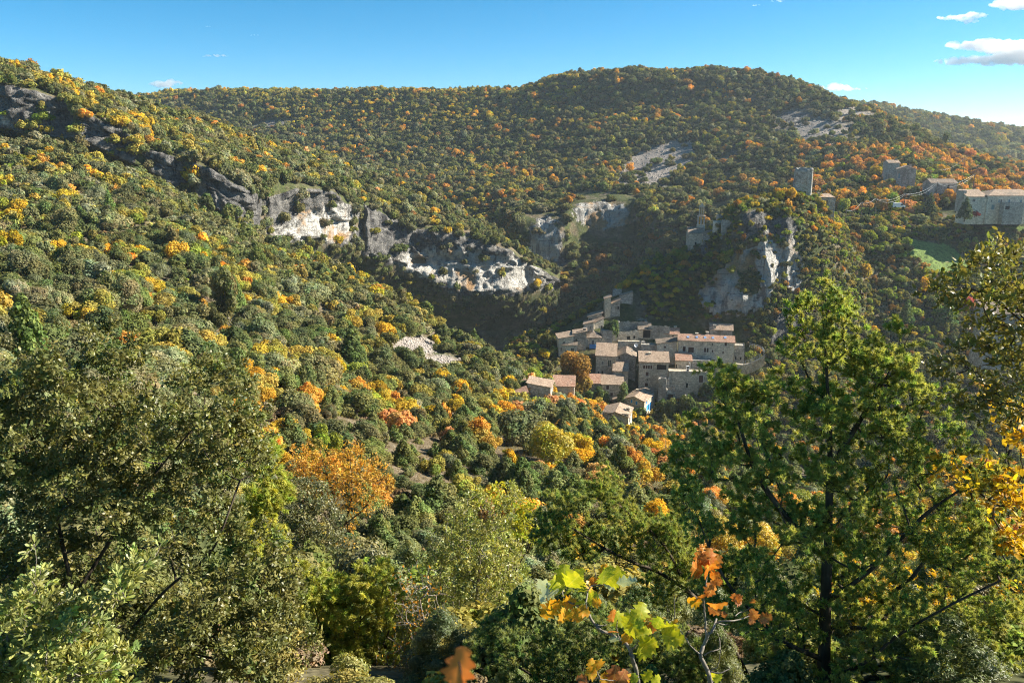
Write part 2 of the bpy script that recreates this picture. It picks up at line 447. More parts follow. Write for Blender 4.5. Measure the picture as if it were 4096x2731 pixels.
# the main far hill with its gorge cliffs, and the farm hillside on the right
hill_rows = [
    [(60, 250, 760), (300, 290, 560), (400, 330, 500), (500, 345, 470), (560, 345, 450), (600, 352, 425), (650, 362, 395), (700, 385, 350), (750, 412, 290), (800, 430, 262), (850, 440, 250), (900, 450, 244), (950, 456, 240), (1024, 465, 236), (1250, 480, 232)],
    [(60, 220, 790), (300, 250, 600), (400, 278, 540), (500, 292, 505), (530, 288, 495), (560, 275, 486), (600, 282, 472), (650, 292, 435), (700, 310, 395), (750, 340, 350), (800, 360, 312), (850, 360, 290), (900, 360, 286), (950, 364, 284), (1024, 370, 282), (1250, 386, 280)],
    [(60, 190, 830), (300, 215, 650), (400, 238, 585), (500, 255, 525), (522, 262, 500), (560, 262, 496), (575, 240, 508), (600, 231, 516), (635, 232, 516), (650, 240, 490), (700, 262, 440), (750, 276, 405), (800, 285, 360), (850, 288, 316), (900, 290, 314), (950, 293, 314), (1024, 298, 315), (1250, 308, 315)],
    [(60, 180, 838), (300, 205, 665), (400, 226, 600), (500, 232, 540), (522, 220, 505), (560, 221, 502), (572, 205, 518), (600, 200, 522), (636, 204, 524), (650, 212, 512), (700, 230, 470), (750, 240, 430), (800, 242, 385), (850, 243, 336), (900, 246, 333), (950, 249, 332), (1024, 252, 332), (1250, 260, 330)],
    [(60, 165, 870), (300, 175, 730), (400, 190, 655), (500, 196, 600), (560, 195, 580), (600, 190, 570), (650, 194, 555), (700, 203, 520), (750, 210, 480), (800, 214, 440), (850, 214, 378), (900, 214, 368), (950, 215, 360), (1024, 220, 350), (1250, 225, 345)],
    [(60, 140, 930), (300, 150, 810), (400, 160, 750), (500, 162, 710), (600, 160, 670), (700, 163, 620), (760, 168, 570), (800, 174, 530), (850, 182, 470), (900, 184, 430), (950, 188, 415), (1024, 198, 405), (1250, 212, 390)],
    [(60, 120, 980), (200, 118, 930), (300, 124, 890), (400, 126, 840), (500, 122, 800), (600, 112, 760), (700, 108, 730), (760, 112, 700), (800, 120, 660), (850, 132, 600), (900, 148, 545), (950, 166, 500), (1024, 184, 470), (1250, 205, 450)],
    [(60, 108, 1060), (140, 98, 1030), (196, 91, 1000), (300, 92, 960), (435, 93, 900), (514, 91, 860), (566, 78, 830), (618, 71, 800), (680, 73, 790), (740, 74, 770), (805, 88, 740), (849, 105, 700), (892, 120, 650), (936, 143, 590), (980, 157, 550), (1024, 168, 530), (1250, 195, 520)],
    [(60, 118, 1200), (140, 112, 1160), (196, 106, 1120), (300, 105, 1080), (435, 105, 1010), (514, 102, 960), (566, 92, 930), (618, 86, 900), (680, 84, 890), (740, 88, 860), (805, 104, 830), (849, 122, 780), (892, 140, 720), (936, 160, 650), (980, 175, 610), (1024, 184, 590), (1250, 205, 580)],
]
def hill_masks(px, py, v, V, cols):
    cl = np.zeros_like(px); fresh = np.zeros_like(px); sc = np.zeros_like(px); md = np.zeros_like(px)
    for (x, y, a, b, s) in [(602, 214, 30, 15, 1.2), (545, 240, 16, 24, 1.3), (560, 262, 10, 12, .8), (722, 163, 10, 7, .8), (735, 150, 8, 10, .6), (790, 118, 30, 12, .75), (840, 125, 24, 10, .45), (668, 190, 16, 7, .6), (690, 172, 10, 6, .5), (270, 124, 26, 6, .7), (215, 112, 26, 5, .6),
                            (440, 192, 10, 8, .5), (870, 118, 12, 12, .5), (660, 160, 8, 12, .25), (885, 130, 10, 10, .4), (480, 218, 16, 8, .35)]:
        cl = np.maximum(cl, s * gauss(px, py, x, y, a, b))
    for (x, y, a, b, s) in [(602, 217, 32, 16, 1.3), (545, 245, 16, 26, 1.3), (722, 166, 10, 6, .7)]:
        fresh = np.maximum(fresh, s * gauss(px, py, x, y, a, b))
    scp = in_poly(px, py, [(614, 184), (622, 164), (640, 150), (662, 142), (686, 138), (696, 150), (690, 166), (668, 178), (645, 190), (620, 194)])
    sc = np.where(scp, 1.0, 0)
    for (x, y, a, b, s) in [(815, 132, 50, 18, .8), (850, 114, 28, 12, .75), (770, 140, 16, 14, .5), (800, 150, 40, 8, .4), (672, 230, 10, 24, .5), (690, 195, 8, 10, .5), (894, 204, 14, 5, .6), (885, 160, 0.1, .1, 0), (880, 125, 16, 14, .5)]:
        sc = np.maximum(sc, s * gauss(px, py, x, y, a, b))
    mp = in_poly(px, py, [(905, 238), (950, 240), (985, 262), (960, 275), (925, 272), (908, 262)])
    md = np.where(mp, 0.62, 0.0)
    md = np.maximum(md, 0.85 * gauss(px, py, 1005, 228, 40, 4))
    md = np.maximum(md, 0.6 * gauss(px, py, 920, 215, 16, 4))
    return dict(green=np.clip(0.62 - 0.3 * gauss(px, py, 830, 120, 60, 30), 0, 1), cliff=np.clip(cl, 0, 1), fresh=fresh, scree=sc, meadow=md)
sheet('hill_terrain', hill_rows, 60, 1250, 520, [10, 20, 14, 16, 18, 18, 16, 6], hill_masks, amp=4.5, nscale=34, cliff_amp=3.2)

# far hill behind on the right
far_rows = [
    [(700, 190, 780), (850, 185, 800), (950, 200, 760), (1024, 215, 730), (1300, 235, 700)],
    [(700, 130, 1000), (850, 135, 980), (950, 152, 940), (1024, 165, 900), (1300, 190, 880)],
    [(700, 110, 1150), (800, 108, 1180), (864, 107, 1200), (914, 114, 1200), (971, 125, 1180), (1024, 134, 1160), (1300, 150, 1100)],
    [(700, 130, 1400), (850, 130, 1400), (1024, 150, 1380), (1300, 160, 1350)],
]
sheet('far_hill_terrain', far_rows, 700, 1300, 120, [16, 18, 6], lambda px, py, v, V, c: dict(green=np.full_like(px, 0.75)), amp=5, nscale=50)

# the rocky spur that carries the village, the chapel and the tower
spur_rows = [
    [(480, 400, 225), (540, 440, 218), (600, 462, 212), (650, 470, 210), (700, 475, 208), (750, 480, 208), (800, 470, 212), (850, 440, 228), (900, 400, 250)],
    [(480, 392, 238), (540, 420, 232), (600, 436, 226), (650, 442, 226), (700, 436, 228), (750, 425, 232), (800, 408, 240), (850, 385, 255), (900, 360, 275)],
    [(480, 378, 248), (540, 392, 248), (600, 404, 250), (620, 410, 249), (650, 412, 250), (700, 402, 253), (750, 384, 258), (800, 362, 268), (850, 340, 282), (900, 325, 290)],
    [(480, 366, 262), (540, 373, 262), (580, 378, 262), (620, 386, 261), (650, 389, 262), (680, 384, 264), (710, 376, 267), (750, 362, 270), (800, 342, 276), (850, 322, 288), (900, 308, 296)],
    [(480, 360, 275), (540, 354, 273), (570, 350, 273), (600, 345, 275), (630, 352, 274), (650, 354, 274), (680, 359, 271), (710, 359, 271), (740, 355, 272), (770, 340, 276), (800, 325, 281), (850, 306, 292), (900, 292, 300)],
    [(480, 352, 288), (540, 343, 284), (570, 335, 283), (600, 322, 286), (630, 330, 284), (650, 331, 284), (680, 337, 281), (710, 338, 281), (740, 337, 281), (770, 325, 283), (800, 310, 286), (850, 292, 295), (900, 276, 304)],
    [(480, 350, 296), (540, 338, 292), (570, 325, 293), (600, 305, 296), (625, 292, 298), (650, 305, 293), (680, 312, 289), (710, 310, 287), (740, 305, 287), (770, 296, 287), (800, 288, 289), (850, 272, 300), (900, 258, 309)],
    [(480, 349, 302), (540, 335, 299), (570, 320, 300), (600, 302, 303), (627, 284, 305), (653, 268, 306), (680, 272, 301), (710, 268, 296), (740, 256, 294), (770, 247, 294), (800, 250, 296), (830, 252, 301), (860, 248, 310), (900, 240, 318)],
    [(480, 349, 308), (540, 334, 305), (570, 318, 306), (600, 301, 309), (627, 283, 311), (653, 262, 313), (680, 255, 313), (705, 243, 312), (722, 226, 308), (740, 212, 303), (770, 208, 303), (800, 215, 305), (830, 222, 311), (860, 230, 318), (900, 226, 328)],
    [(480, 352, 314), (540, 336, 311), (570, 320, 312), (600, 303, 315), (627, 285, 317), (653, 263, 319), (680, 254, 320), (697, 243, 320), (722, 223, 318), (736, 206, 314), (757, 200, 314), (783, 196, 316), (814, 197, 319), (836, 211, 324), (860, 220, 330), (900, 218, 342)],
    [(480, 365, 330), (540, 355, 328), (570, 345, 328), (600, 330, 330), (627, 315, 332), (653, 295, 335), (680, 285, 338), (705, 270, 338), (722, 255, 336), (740, 240, 334), (757, 230, 334), (783, 222, 336), (814, 220, 340), (836, 226, 344), (860, 226, 350), (900, 219, 362)],
    [(480, 385, 350), (540, 380, 348), (600, 370, 350), (653, 345, 355), (700, 320, 360), (740, 290, 360), (783, 262, 362), (814, 250, 368), (836, 245, 372), (860, 240, 378), (900, 225, 384)],
]
def spur_masks(px, py, v, V, cols):
    rk = np.zeros_like(px); fresh = np.zeros_like(px)
    wob = 7 * fbm(V, 7.0, 3, .6, 31); wob2 = 5 * fbm(V, 5.0, 3, .6, 32)
    main = in_poly(px + wob, py + wob2, [(700, 306), (698, 292), (716, 274), (728, 262), (742, 250), (764, 240), (790, 246), (803, 258), (803, 284), (794, 292), (784, 280), (772, 286), (770, 302), (742, 314), (712, 316)])
    upper = in_poly(px + wob, py + wob2, [(742, 214), (758, 206), (772, 216), (784, 212), (794, 218), (796, 246), (784, 248), (774, 236), (758, 232), (744, 240)])
    side = in_poly(px + wob, py + wob2, [(768, 318), (800, 300), (806, 322), (790, 348), (772, 344)])
    green_patch = in_poly(px + wob2, py + wob, [(736, 270), (752, 266), (762, 276), (756, 290), (740, 292)])
    rk = np.where(main & ~green_patch, 1.0, np.where(upper, .8, np.where(side, .75, 0.0)))
    rk = np.maximum(rk, .6 * gauss(px, py, 704, 250, 10, 9))
    fresh = np.where(main, .85, np.where(upper, .3, 0.0)) * (py > 236) + .2 * upper
    return dict(green=np.full_like(px, 0.62), cliff=np.clip(rk, 0, 1), fresh=fresh)
def spur_disp(V, px, py, cliff):
    V = V.copy()
    V[..., 2] -= 22 * np.clip((px - 822) / 60, 0, 1) ** 1.4 + 10 * np.clip((520 - px) / 40, 0, 1)
    bul = 2.5 * gauss(px, py, 766, 266, 9, 30) + 3 * gauss(px, py, 735, 295, 20, 20)  - 2.5 * gauss(px, py, 782, 262, 5, 40) + 3.5 * gauss(px, py, 786, 228, 4, 20) + 3 * gauss(px, py, 745, 215, 10, 12) - 3 * gauss(px, py, 772, 225, 7, 18)
    V[..., 1] -= bul
    return V
sheet('spur_terrain', spur_rows, 480, 900, 380, [4, 6, 8, 8, 8, 8, 14, 16, 10, 8, 6], spur_masks, amp=1.0, nscale=14, cliff_amp=2.2, dfun=spur_disp)

# land beyond, reaching the horizon far below everything that is modelled
gr, ga = np.array([0, 400, 1200, 2500, 4500, 6000]), np.linspace(0, 2 * math.pi, 49)[:-1]
gv = np.array([[r * math.cos(a), r * math.sin(a), -135 - r * 0.002] for r in gr for a in ga])
gi = np.arange(len(gr) * 48).reshape(len(gr), 48)
gq = np.stack([gi[:-1], np.roll(gi[:-1], -1, 1), np.roll(gi[1:], -1, 1), gi[1:]], -1).reshape(-1, 4)[:, ::-1]
ob('ground', mesh_np('ground', gv, [gq], [MAT_TERRAIN], dict(rock=np.zeros(len(gv)), fresh=np.zeros(len(gv)), scree=np.zeros(len(gv)), meadow=np.zeros(len(gv)), green=np.full(len(gv), .9)), smooth=True), kind='structure')

# ray casting against the terrain (for standing things on it and for sight lines)
_v, _f, _o = [], [], 0
for s_ in SHEETS.values():
    _v.append(s_['flat']); _f.append(s_['q'] + _o); _o += len(s_['flat'])
BVH = BVHTree.FromPolygons(np.concatenate(_v).tolist(), np.concatenate(_f).tolist())
def ground_z(x, y, hint=None):
    """height of the terrain at x, y: the surface nearest below hint (or the topmost)"""
    z = 500.0 if hint is None else hint
    h = BVH.ray_cast(Vector((x, y, z)), Vector((0, 0, -1)))
    return h[0].z if h[0] else None
def sees(p, slack=1.0):
    p = Vector(p)
    L = p.length
    h = BVH.ray_cast(Vector((0, 0, 0)), p / L, L - slack)
    return h[0] is None
print('terrain', round(time.time() - T0, 1), sum(len(s_['q']) for s_ in SHEETS.values()) * 2, 'tris')
# ------------------------------------------------------------------ foliage materials
def leaf_mat(name, trans=0.3, rough=0.5, spec=0.25, bright=1.0, near=False):
    """leaf colour = the tree's own tint, varied leaf by leaf"""
    m, t, out = new_mat(name)
    n = NB(t)
    tint = n.attr('tint', 'INSTANCER').outputs['Color']
    v = n.attr('v').outputs['Fac']
    col = n.mix(1.0, tint, n.ramp(v, [(0.0, (0.55, 0.58, 0.55)), (0.5, (1.0, 1.0, 1.0)), (1.0, (1.5, 1.38, 1.1))]), 'MULTIPLY')
    hv = n.attr('h').outputs['Fac']
    col = n.mix(1.0, col, n.ramp(hv, [(0.0, (0.80, 1.10, 0.95)), (0.5, (1.0, 1.0, 1.0)), (1.0, (1.08, 0.96, 0.95))]), 'MULTIPLY')
    if near:
        b1 = n.bsdf(col, rough, spec)
    else:
        d = n.node('ShaderNodeBsdfDiffuse'); n.put(d.inputs[0], col); b1 = d.outputs[0]
    tr = n.node('ShaderNodeBsdfTranslucent')
    n.put(tr.inputs[0], n.mix(1.0, col, (1.15, 1.1, 0.55), 'MULTIPLY'))
    mx = n.node('ShaderNodeMixShader'); mx.inputs[0].default_value = trans
    n.link(b1, mx.inputs[1]); n.link(tr.outputs[0], mx.inputs[2])
    n.link(mx.outputs[0], out.inputs[0])
    return m
MAT_LEAF = leaf_mat('leaves', 0.3)
MAT_NEEDLE = leaf_mat('needles', 0.48, 0.5, 0.25, near=True)
MAT_GLOSS = leaf_mat('glossy_leaves', 0.32, 0.42, 0.4, near=True)
MAT_THIN = leaf_mat('thin_leaves', 0.5, 0.5, 0.3, near=True)

def bark_mat(name, c1, c2):
    m, t, out = new_mat(name)
    n = NB(t)
    f = n.noise(n.pos((1, 1, 0.35), obj=True), 14, 3, 0.6)
    n.link(n.bsdf(n.ramp(f, [(0.3, c1), (0.7, c2)]), 0.95, 0.1), out.inputs[0])
    return m
MAT_BARK = bark_mat('bark', (0.035, 0.027, 0.02), (0.12, 0.095, 0.07))
MAT_GREYBARK = bark_mat('grey_bark', (0.12, 0.10, 0.08), (0.34, 0.30, 0.25))

# ------------------------------------------------------------------ generic foliage builders (numpy)
def norm(a): return a / np.maximum(np.linalg.norm(a, axis=-1, keepdims=True), 1e-9)

CARD_V = np.array([[-.5, 0, 0], [0, -.32, .08], [.5, 0, 0], [0, .32, .08]])
CARD_F = np.array([[0, 1, 2], [0, 2, 3]])
OVAL_V = np.array([[0, 0, 0], [.35, -.24, .05], [.35, 0, 0], [.35, .24, .05], [.75, -.18, .03], [.75, 0, -.02], [.75, .18, .03], [1.0, 0, -.06]])
OVAL_F = np.array([[0, 1, 2], [0, 2, 3], [1, 4, 5], [1, 5, 2], [2, 5, 6], [2, 6, 3], [4, 7, 5], [5, 7, 6]])
SPOON_V = np.array([[0, 0, 0], [.5, -.11, .03], [.5, .11, .03], [.85, -.13, .05], [.85, .13, .05], [1.0, 0, .03]])
SPOON_F = np.array([[0, 1, 2], [1, 3, 4], [1, 4, 2], [3, 5, 4]])
NEED_V = np.array([[0, -.09, 0], [0, .09, 0], [1, 0, .0]])
NEED_F = np.array([[0, 1, 2]])

def stamp(tv, tf, pos, xdir, ndir, size):
    """copies of a template at pos, its x along xdir and its z along ndir"""
    x = norm(xdir)
    z = norm(ndir - (ndir * x).sum(-1, keepdims=True) * x)
    y = np.cross(z, x)
    M = np.stack([x, y, z], 1)                                    # rows: axes
    V = np.einsum('vi,nij->nvj', tv, M) * np.asarray(size).reshape(-1, 1, 1) + pos[:, None, :]
    n, k = len(pos), len(tv)
    Fc = tf[None] + (np.arange(n) * k)[:, None, None]
    return V.reshape(-1, 3), Fc.reshape(-1, tf.shape[1])

def rdir(r, n):
    return norm(r.normal(size=(n, 3)))

def tube(path, rad, sides=5):
    path = np.asarray(path, float); rad = np.asarray(rad, float)
    n = len(path)
    T = norm(np.gradient(path, axis=0))
    ref = np.where(np.abs(T[:, 2:3]) < 0.9, np.array([[0, 0, 1.0]]), np.array([[1.0, 0, 0]]))
    A = norm(np.cross(T, ref)); B = np.cross(T, A)
    a = np.linspace(0, 2 * np.pi, sides, endpoint=False)
    ring = A[:, None] * np.cos(a)[None, :, None] + B[:, None] * np.sin(a)[None, :, None]
    V = path[:, None] + ring * rad[:, None, None]
    i = np.arange(n * sides).reshape(n, sides)
    q = np.stack([i[:-1], np.roll(i[:-1], -1, 1), np.roll(i[1:], -1, 1), i[1:]], -1).reshape(-1, 4)
    return V.reshape(-1, 3), q

def join(parts):
    Vs, Fs, o = [], [], 0
    for v, f in parts:
        Vs.append(v); Fs.append(np.asarray(f) + o); o += len(v)
    return np.concatenate(Vs), Fs

_t = (1 + 5 ** .5) / 2
ICO_V = norm(np.array([[-1, _t, 0], [1, _t, 0], [-1, -_t, 0], [1, -_t, 0], [0, -1, _t], [0, 1, _t], [0, -1, -_t], [0, 1, -_t], [_t, 0, -1], [_t, 0, 1], [-_t, 0, -1], [-_t, 0, 1]]))
ICO_F = np.array([[0, 11, 5], [0, 5, 1], [0, 1, 7], [0, 7, 10], [0, 10, 11], [1, 5, 9], [5, 11, 4], [11, 10, 2], [10, 7, 6], [7, 1, 8], [3, 9, 4], [3, 4, 2], [3, 2, 6], [3, 6, 8], [3, 8, 9], [4, 9, 5], [2, 4, 11], [6, 2, 10], [8, 6, 7], [9, 8, 1]])

# ------------------------------------------------------------------ tree kinds for the slopes (crown radius 1, foot at 0)
def lobes_dome(r, k, zc=0.95, flat=0.62, spread=0.72):
    c = rdir(r, k) * r.uniform(0.35, 1, (k, 1)) ** 0.5 * spread
    c[:, 2] = np.abs(c[:, 2]) * 1.0 - 0.12
    c[:, 2] = zc * 0.62 + c[:, 2] * flat * 1.25
    c[:, :2] *= r.uniform(.8, 1.2, 2)
    c[:, :2] += r.normal(0, .08, 2)
    c[:, 2] *= r.uniform(.75, 1.25, k)
    return c, r.uniform(0.20, 0.44, k)
def lobes_cone(r, k, h=2.6, base=0.25, w=1.0):
    t = (np.arange(k) + r.uniform(0, 1, k)) / k
    a = np.arange(k) * 2.4 + r.uniform(-.5, .5, k)
    rr = (1 - t) ** 0.8 * 0.72 * w
    c = np.stack([np.cos(a) * rr * 0.85, np.sin(a) * rr * 0.85, base + t * (h - base) * 0.95], -1)
    return c, 0.13 + 0.30 * (1 - t) * r.uniform(.7, 1.2, k)
def lobes_tall(r, k, h=2.6):
    c = rdir(r, k) * r.uniform(.3, 1, (k, 1)) ** .5
    c = np.stack([c[:, 0] * .55, c[:, 1] * .55, h * .55 + c[:, 2] * h * .34], -1)
    return c, r.uniform(0.24, 0.42, k)

def crown(r, lobes, nleaf, lsize, core=0.72, jitter=0.75, up=0.35, droop=0.0, tmpl=(CARD_V, CARD_F), shell=(0.72, 1.08), airy=0.0):
    c, rad = lobes
    k = len(c)
    w = rad ** 2; w = w / w.sum()
    li = r.choice(k, nleaf, p=w)
    d = rdir(r, nleaf); d[:, 2] = d[:, 2] * 0.9 + 0.12; d = norm(d)
    rr = r.uniform(shell[0] ** 2, shell[1] ** 2, nleaf) ** .5
    # a bumpy outline: lobes themselves carry smaller clumps
    bump = 1 + 0.22 * vnoise(np.stack([d[:, 0] * 2.6 + li * 3.1, d[:, 1] * 2.6, d[:, 2] * 2.6 + li], -1))
    p = c[li] + d * (rad[li] * rr * bump)[:, None]
    keep = np.ones(nleaf, bool)
    for j in range(k):
        dd = np.linalg.norm(p - c[j], axis=1)
        keep &= ~((dd < rad[j] * 0.62) & (li != j))
    keep &= r.uniform(size=nleaf) > airy
    keep &= p[:, 2] > 0.03
    p, d = p[keep], d[keep]
    n = len(p)
    nd = norm(d + rdir(r, n) * jitter + np.array([0, 0, up]))
    xd = norm(np.cross(nd, rdir(r, n)) + np.array([0, 0, -droop]))
    V, Fc = stamp(*tmpl, p, xd, nd, lsize * r.uniform(.65, 1.35, n))
    li = li[keep]
    lv = r.normal(0, .10, k); lh = np.clip(r.normal(.5, .24, k), 0, 1)
    v = np.repeat(np.clip(r.normal(0.5, 0.18, n) + lv[li], 0, 1), len(tmpl[0]))
    h = np.repeat(np.clip(lh[li] + r.normal(0, .08, n), 0, 1), len(tmpl[0]))
    parts = [(V, Fc)]; vs = [v]; hs_ = [h]
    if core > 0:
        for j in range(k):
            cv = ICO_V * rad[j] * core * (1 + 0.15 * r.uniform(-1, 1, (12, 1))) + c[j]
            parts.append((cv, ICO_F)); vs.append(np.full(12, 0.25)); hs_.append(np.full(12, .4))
    V, Fs = join(parts)
    return V, np.concatenate(Fs), (np.concatenate(vs), np.concatenate(hs_))

def limbs(r, lobes, r0=0.09, n=None):
    c, rad = lobes
    top = c[:, 2].max()
    parts = []
    hub = np.array([r.uniform(-.06, .06), r.uniform(-.06, .06), 0.32 * top])
    parts.append(tube([[0, 0, -0.25], [hub[0] * .3, hub[1] * .3, 0.12 * top], hub], [r0 * 1.25, r0, r0 * .85], 6))
    for j in (range(len(c)) if n is None else r.choice(len(c), min(n, len(c)), False)):
        e = c[j]; mid = hub * .5 + e * .5 + np.array([0, 0, -0.08]) + r.normal(0, .04, 3)
        parts.append(tube([hub, mid, e], [r0 * .6, r0 * .36, r0 * .14], 4))
    V, Fs = join(parts)
    return V, np.concatenate(Fs)

PROTO = {}      # kind -> list of (crown mesh hi, trunk mesh, joined low mesh, height)
protos = bpy.data.collections.new('tree_kinds')
fine_protos = bpy.data.collections.new('fine_tree_kinds')
def make_kind(kind, nvar, lob, hi, lo, near=None, trunk_r=0.09, bark=None, mat=None, seed=1, limbn=6, **kw):
    PROTO[kind] = []
    bark = bark or MAT_BARK; mat = mat or MAT_LEAF
    for i in range(nvar):
        r = np.random.default_rng(seed * 100 + i)
        L = lob(r)
        TV, TF = limbs(r, L, trunk_r, limbn)
        V, Fc, v = crown(r, L, hi[0], hi[1], **kw)
        big = mesh_np(kind + '_crown', V, [Fc], [mat], dict(v=v[0], h=v[1]))
        tr = mesh_np(kind + '_trunk', TV, [TF], [bark], smooth=True)
        V2, F2, v2 = crown(r, L, lo[0], lo[1], **kw)
        q = TF if TF.shape[1] == 4 else TF
        VV = np.concatenate([V2, TV])
        low = mesh_np(kind + '_low', VV, [F2, q + len(V2)], [mat, bark], dict(v=np.concatenate([v2[0], np.zeros(len(TV))]), h=np.concatenate([v2[1], np.full(len(TV), .5)])), midx=np.concatenate([np.zeros(len(F2)), np.ones(len(q))]))
        po = bpy.data.objects.new(kind + '_kind', low)
        protos.objects.link(po)
        nm = None
        if near is not None and i < 2:
            V3, F3, v3 = crown(r, L, near[0], near[1], **{**kw, 'tmpl': (OVAL_V - [.5, 0, 0], OVAL_F) if kind != 'juniper_bush' else (CARD_V * [1, .4, 1], CARD_F)})
            nm = mesh_np(kind + '_near', V3, [F3], [MAT_GLOSS if mat is MAT_LEAF else mat], dict(v=v3[0], h=v3[1]))
        fm_ = nm or big
        fo_ = bpy.data.objects.new(kind + '_fine', fm_); fine_protos.objects.link(fo_)
        PROTO[kind].append((big, tr, low, po, float(V[:, 2].max()), nm, fo_))
def wide(k, **kw): return lambda r: lobes_dome(r, k + int(r.integers(0, 4)), **kw)
make_kind('evergreen_oak', 6, wide(15), (5600, 0.105), (1250, 0.215), (15000, 0.062), seed=1, jitter=0.75)
make_kind('golden_tree', 4, wide(12, zc=1.1, flat=.75), (4400, 0.12), (900, 0.24), (9000, 0.075), seed=2, core=0.5, jitter=0.9, airy=0.1)
make_kind('rust_tree', 4, wide(11, zc=1.05, flat=.8), (3800, 0.12), (850, 0.24), (8000, 0.075), seed=3, core=0.45, jitter=0.9, airy=0.15)
make_kind('pine_tree', 3, lambda r: lobes_cone(r, 30, 2.7), (4600, 0.14), (1100, 0.22), seed=4, core=0.5, jitter=0.6, up=0.1, trunk_r=.06, limbn=10)
make_kind('juniper_bush', 4, lambda r: lobes_cone(r, 22, 1.75, .15, 1.15), (6500, 0.10), (1200, 0.18), (22000, 0.055), seed=5, core=0.55, jitter=0.7, up=.5, trunk_r=.05, limbn=6)
make_kind('tall_tree', 3, lambda r: lobes_tall(r, 17), (5000, 0.12), (1000, 0.24), (9000, 0.07), seed=6, core=0.4, jitter=.85, limbn=10)
make_kind('scrub_bush', 4, wide(9, zc=.58, flat=.5, spread=.75), (3000, 0.14), (600, 0.26), (8000, 0.075), seed=7, core=0.55, limbn=3, trunk_r=.05)
make_kind('bare_tree', 2, lambda r: lobes_tall(r, 18), (900, 0.10), (260, 0.18), seed=8, core=0.0, limbn=None, trunk_r=.07, bark=MAT_GREYBARK, airy=.3)

# colours (linear) seen on the slopes, by family
TINT = {
    'oak':    [(0.169, 0.175, 0.077), (0.198, 0.192, 0.093), (0.141, 0.156, 0.068), (0.215, 0.203, 0.107), (0.169, 0.186, 0.070)],
    'olive':  [(0.350, 0.305, 0.073), (0.407, 0.339, 0.079), (0.294, 0.271, 0.079)],
    'gold':   [(0.655, 0.429, 0.045), (0.588, 0.407, 0.051), (0.701, 0.463, 0.062), (0.520, 0.384, 0.056)],
    'orange': [(0.610, 0.328, 0.068), (0.655, 0.373, 0.085), (0.542, 0.294, 0.068)],
    'rust':   [(0.407, 0.226, 0.068), (0.362, 0.198, 0.068), (0.452, 0.266, 0.085)],
    'pink':   [(0.588, 0.328, 0.147), (0.542, 0.294, 0.136)],
    'red':    [(0.565, 0.090, 0.079), (0.610, 0.147, 0.102)],
    'lime':   [(0.328, 0.373, 0.068), (0.271, 0.322, 0.062)],
    'pine':   [(0.136, 0.186, 0.068), (0.158, 0.215, 0.073)],
    'juniper': [(0.192, 0.209, 0.079), (0.220, 0.232, 0.085), (0.158, 0.181, 0.073)],
    'brown':  [(0.237, 0.175, 0.107), (0.282, 0.215, 0.130)],
    'sage':   [(0.294, 0.294, 0.175), (0.260, 0.260, 0.153)],
}
FAM_KIND = {'oak': 'evergreen_oak', 'olive': 'golden_tree', 'gold': 'golden_tree', 'orange': 'rust_tree', 'rust': 'rust_tree', 'pink': 'rust_tree', 'red': 'scrub_bush', 'lime': 'golden_tree',
            'pine': 'pine_tree', 'juniper': 'juniper_bush', 'brown': 'scrub_bush', 'sage': 'evergreen_oak'}
# ------------------------------------------------------------------ masonry and roof materials
def stone_mat(name, c1, c2, c3, stain=0.5, course=1.0):
    m, t, out = new_mat(name)
    n = NB(t)
    p = n.pos()
    vo = n.node('ShaderNodeTexVoronoi'); n.link(n.pos((1, 1, 1.7)), vo.inputs['Vector']); vo.inputs['Scale'].default_value = 1.5 * course
    ed = n.node('ShaderNodeTexVoronoi', feature='DISTANCE_TO_EDGE'); n.link(n.pos((1, 1, 1.7)), ed.inputs['Vector']); ed.inputs['Scale'].default_value = 1.5 * course
    col = n.ramp(n.node('ShaderNodeSeparateColor').outputs[0], [(0, c1), (1, c2)])
    sep = col.node.inputs[0].links[0].from_node
    n.link(vo.outputs['Color'], sep.inputs[0])
    rp = col.node.color_ramp.elements; rp[0].color = (*c1, 1); rp[1].color = (*c2, 1)
    col = n.mix(n.mrange(ed.outputs['Distance'], 0.0, 0.06, 0.55, 0.0), col, c3)
    big = n.noise(n.pos((1, 1, .45)), 0.35, 5, 0.65, .4)
    col = n.mix(n.math('MULTIPLY', n.mrange(big, 0.50, 0.68), stain), col, tuple(0.38 * x for x in c1))
    fin = n.noise(p, 2.4, 4, .75)
    col = n.mix(.5, col, n.ramp(fin, [(.35, (.25, .25, .25)), (.65, (1.5, 1.5, 1.5))]), 'MULTIPLY')
    n.link(n.bsdf(col, .95, .1, n.bump(n.math('ADD', n.mrange(ed.outputs['Distance'], 0, .1), fin), .8, .06)), out.inputs[0])
    return m
STONE = stone_mat('limestone_rubble_wall', (0.47, 0.40, 0.30), (0.74, 0.65, 0.51), (0.30, 0.26, 0.21), .5)
STONE_PALE = stone_mat('pale_limestone_wall', (0.60, 0.52, 0.40), (0.82, 0.74, 0.60), (0.44, 0.39, 0.31), .35)
STONE_GREY = stone_mat('grey_weathered_wall', (0.30, 0.275, 0.235), (0.54, 0.50, 0.43), (0.22, 0.20, 0.17), .65)
RENDER_WHITE = stone_mat('limewashed_wall', (0.60, 0.60, 0.60), (0.74, 0.73, 0.71), (0.52, 0.52, 0.52), .35)

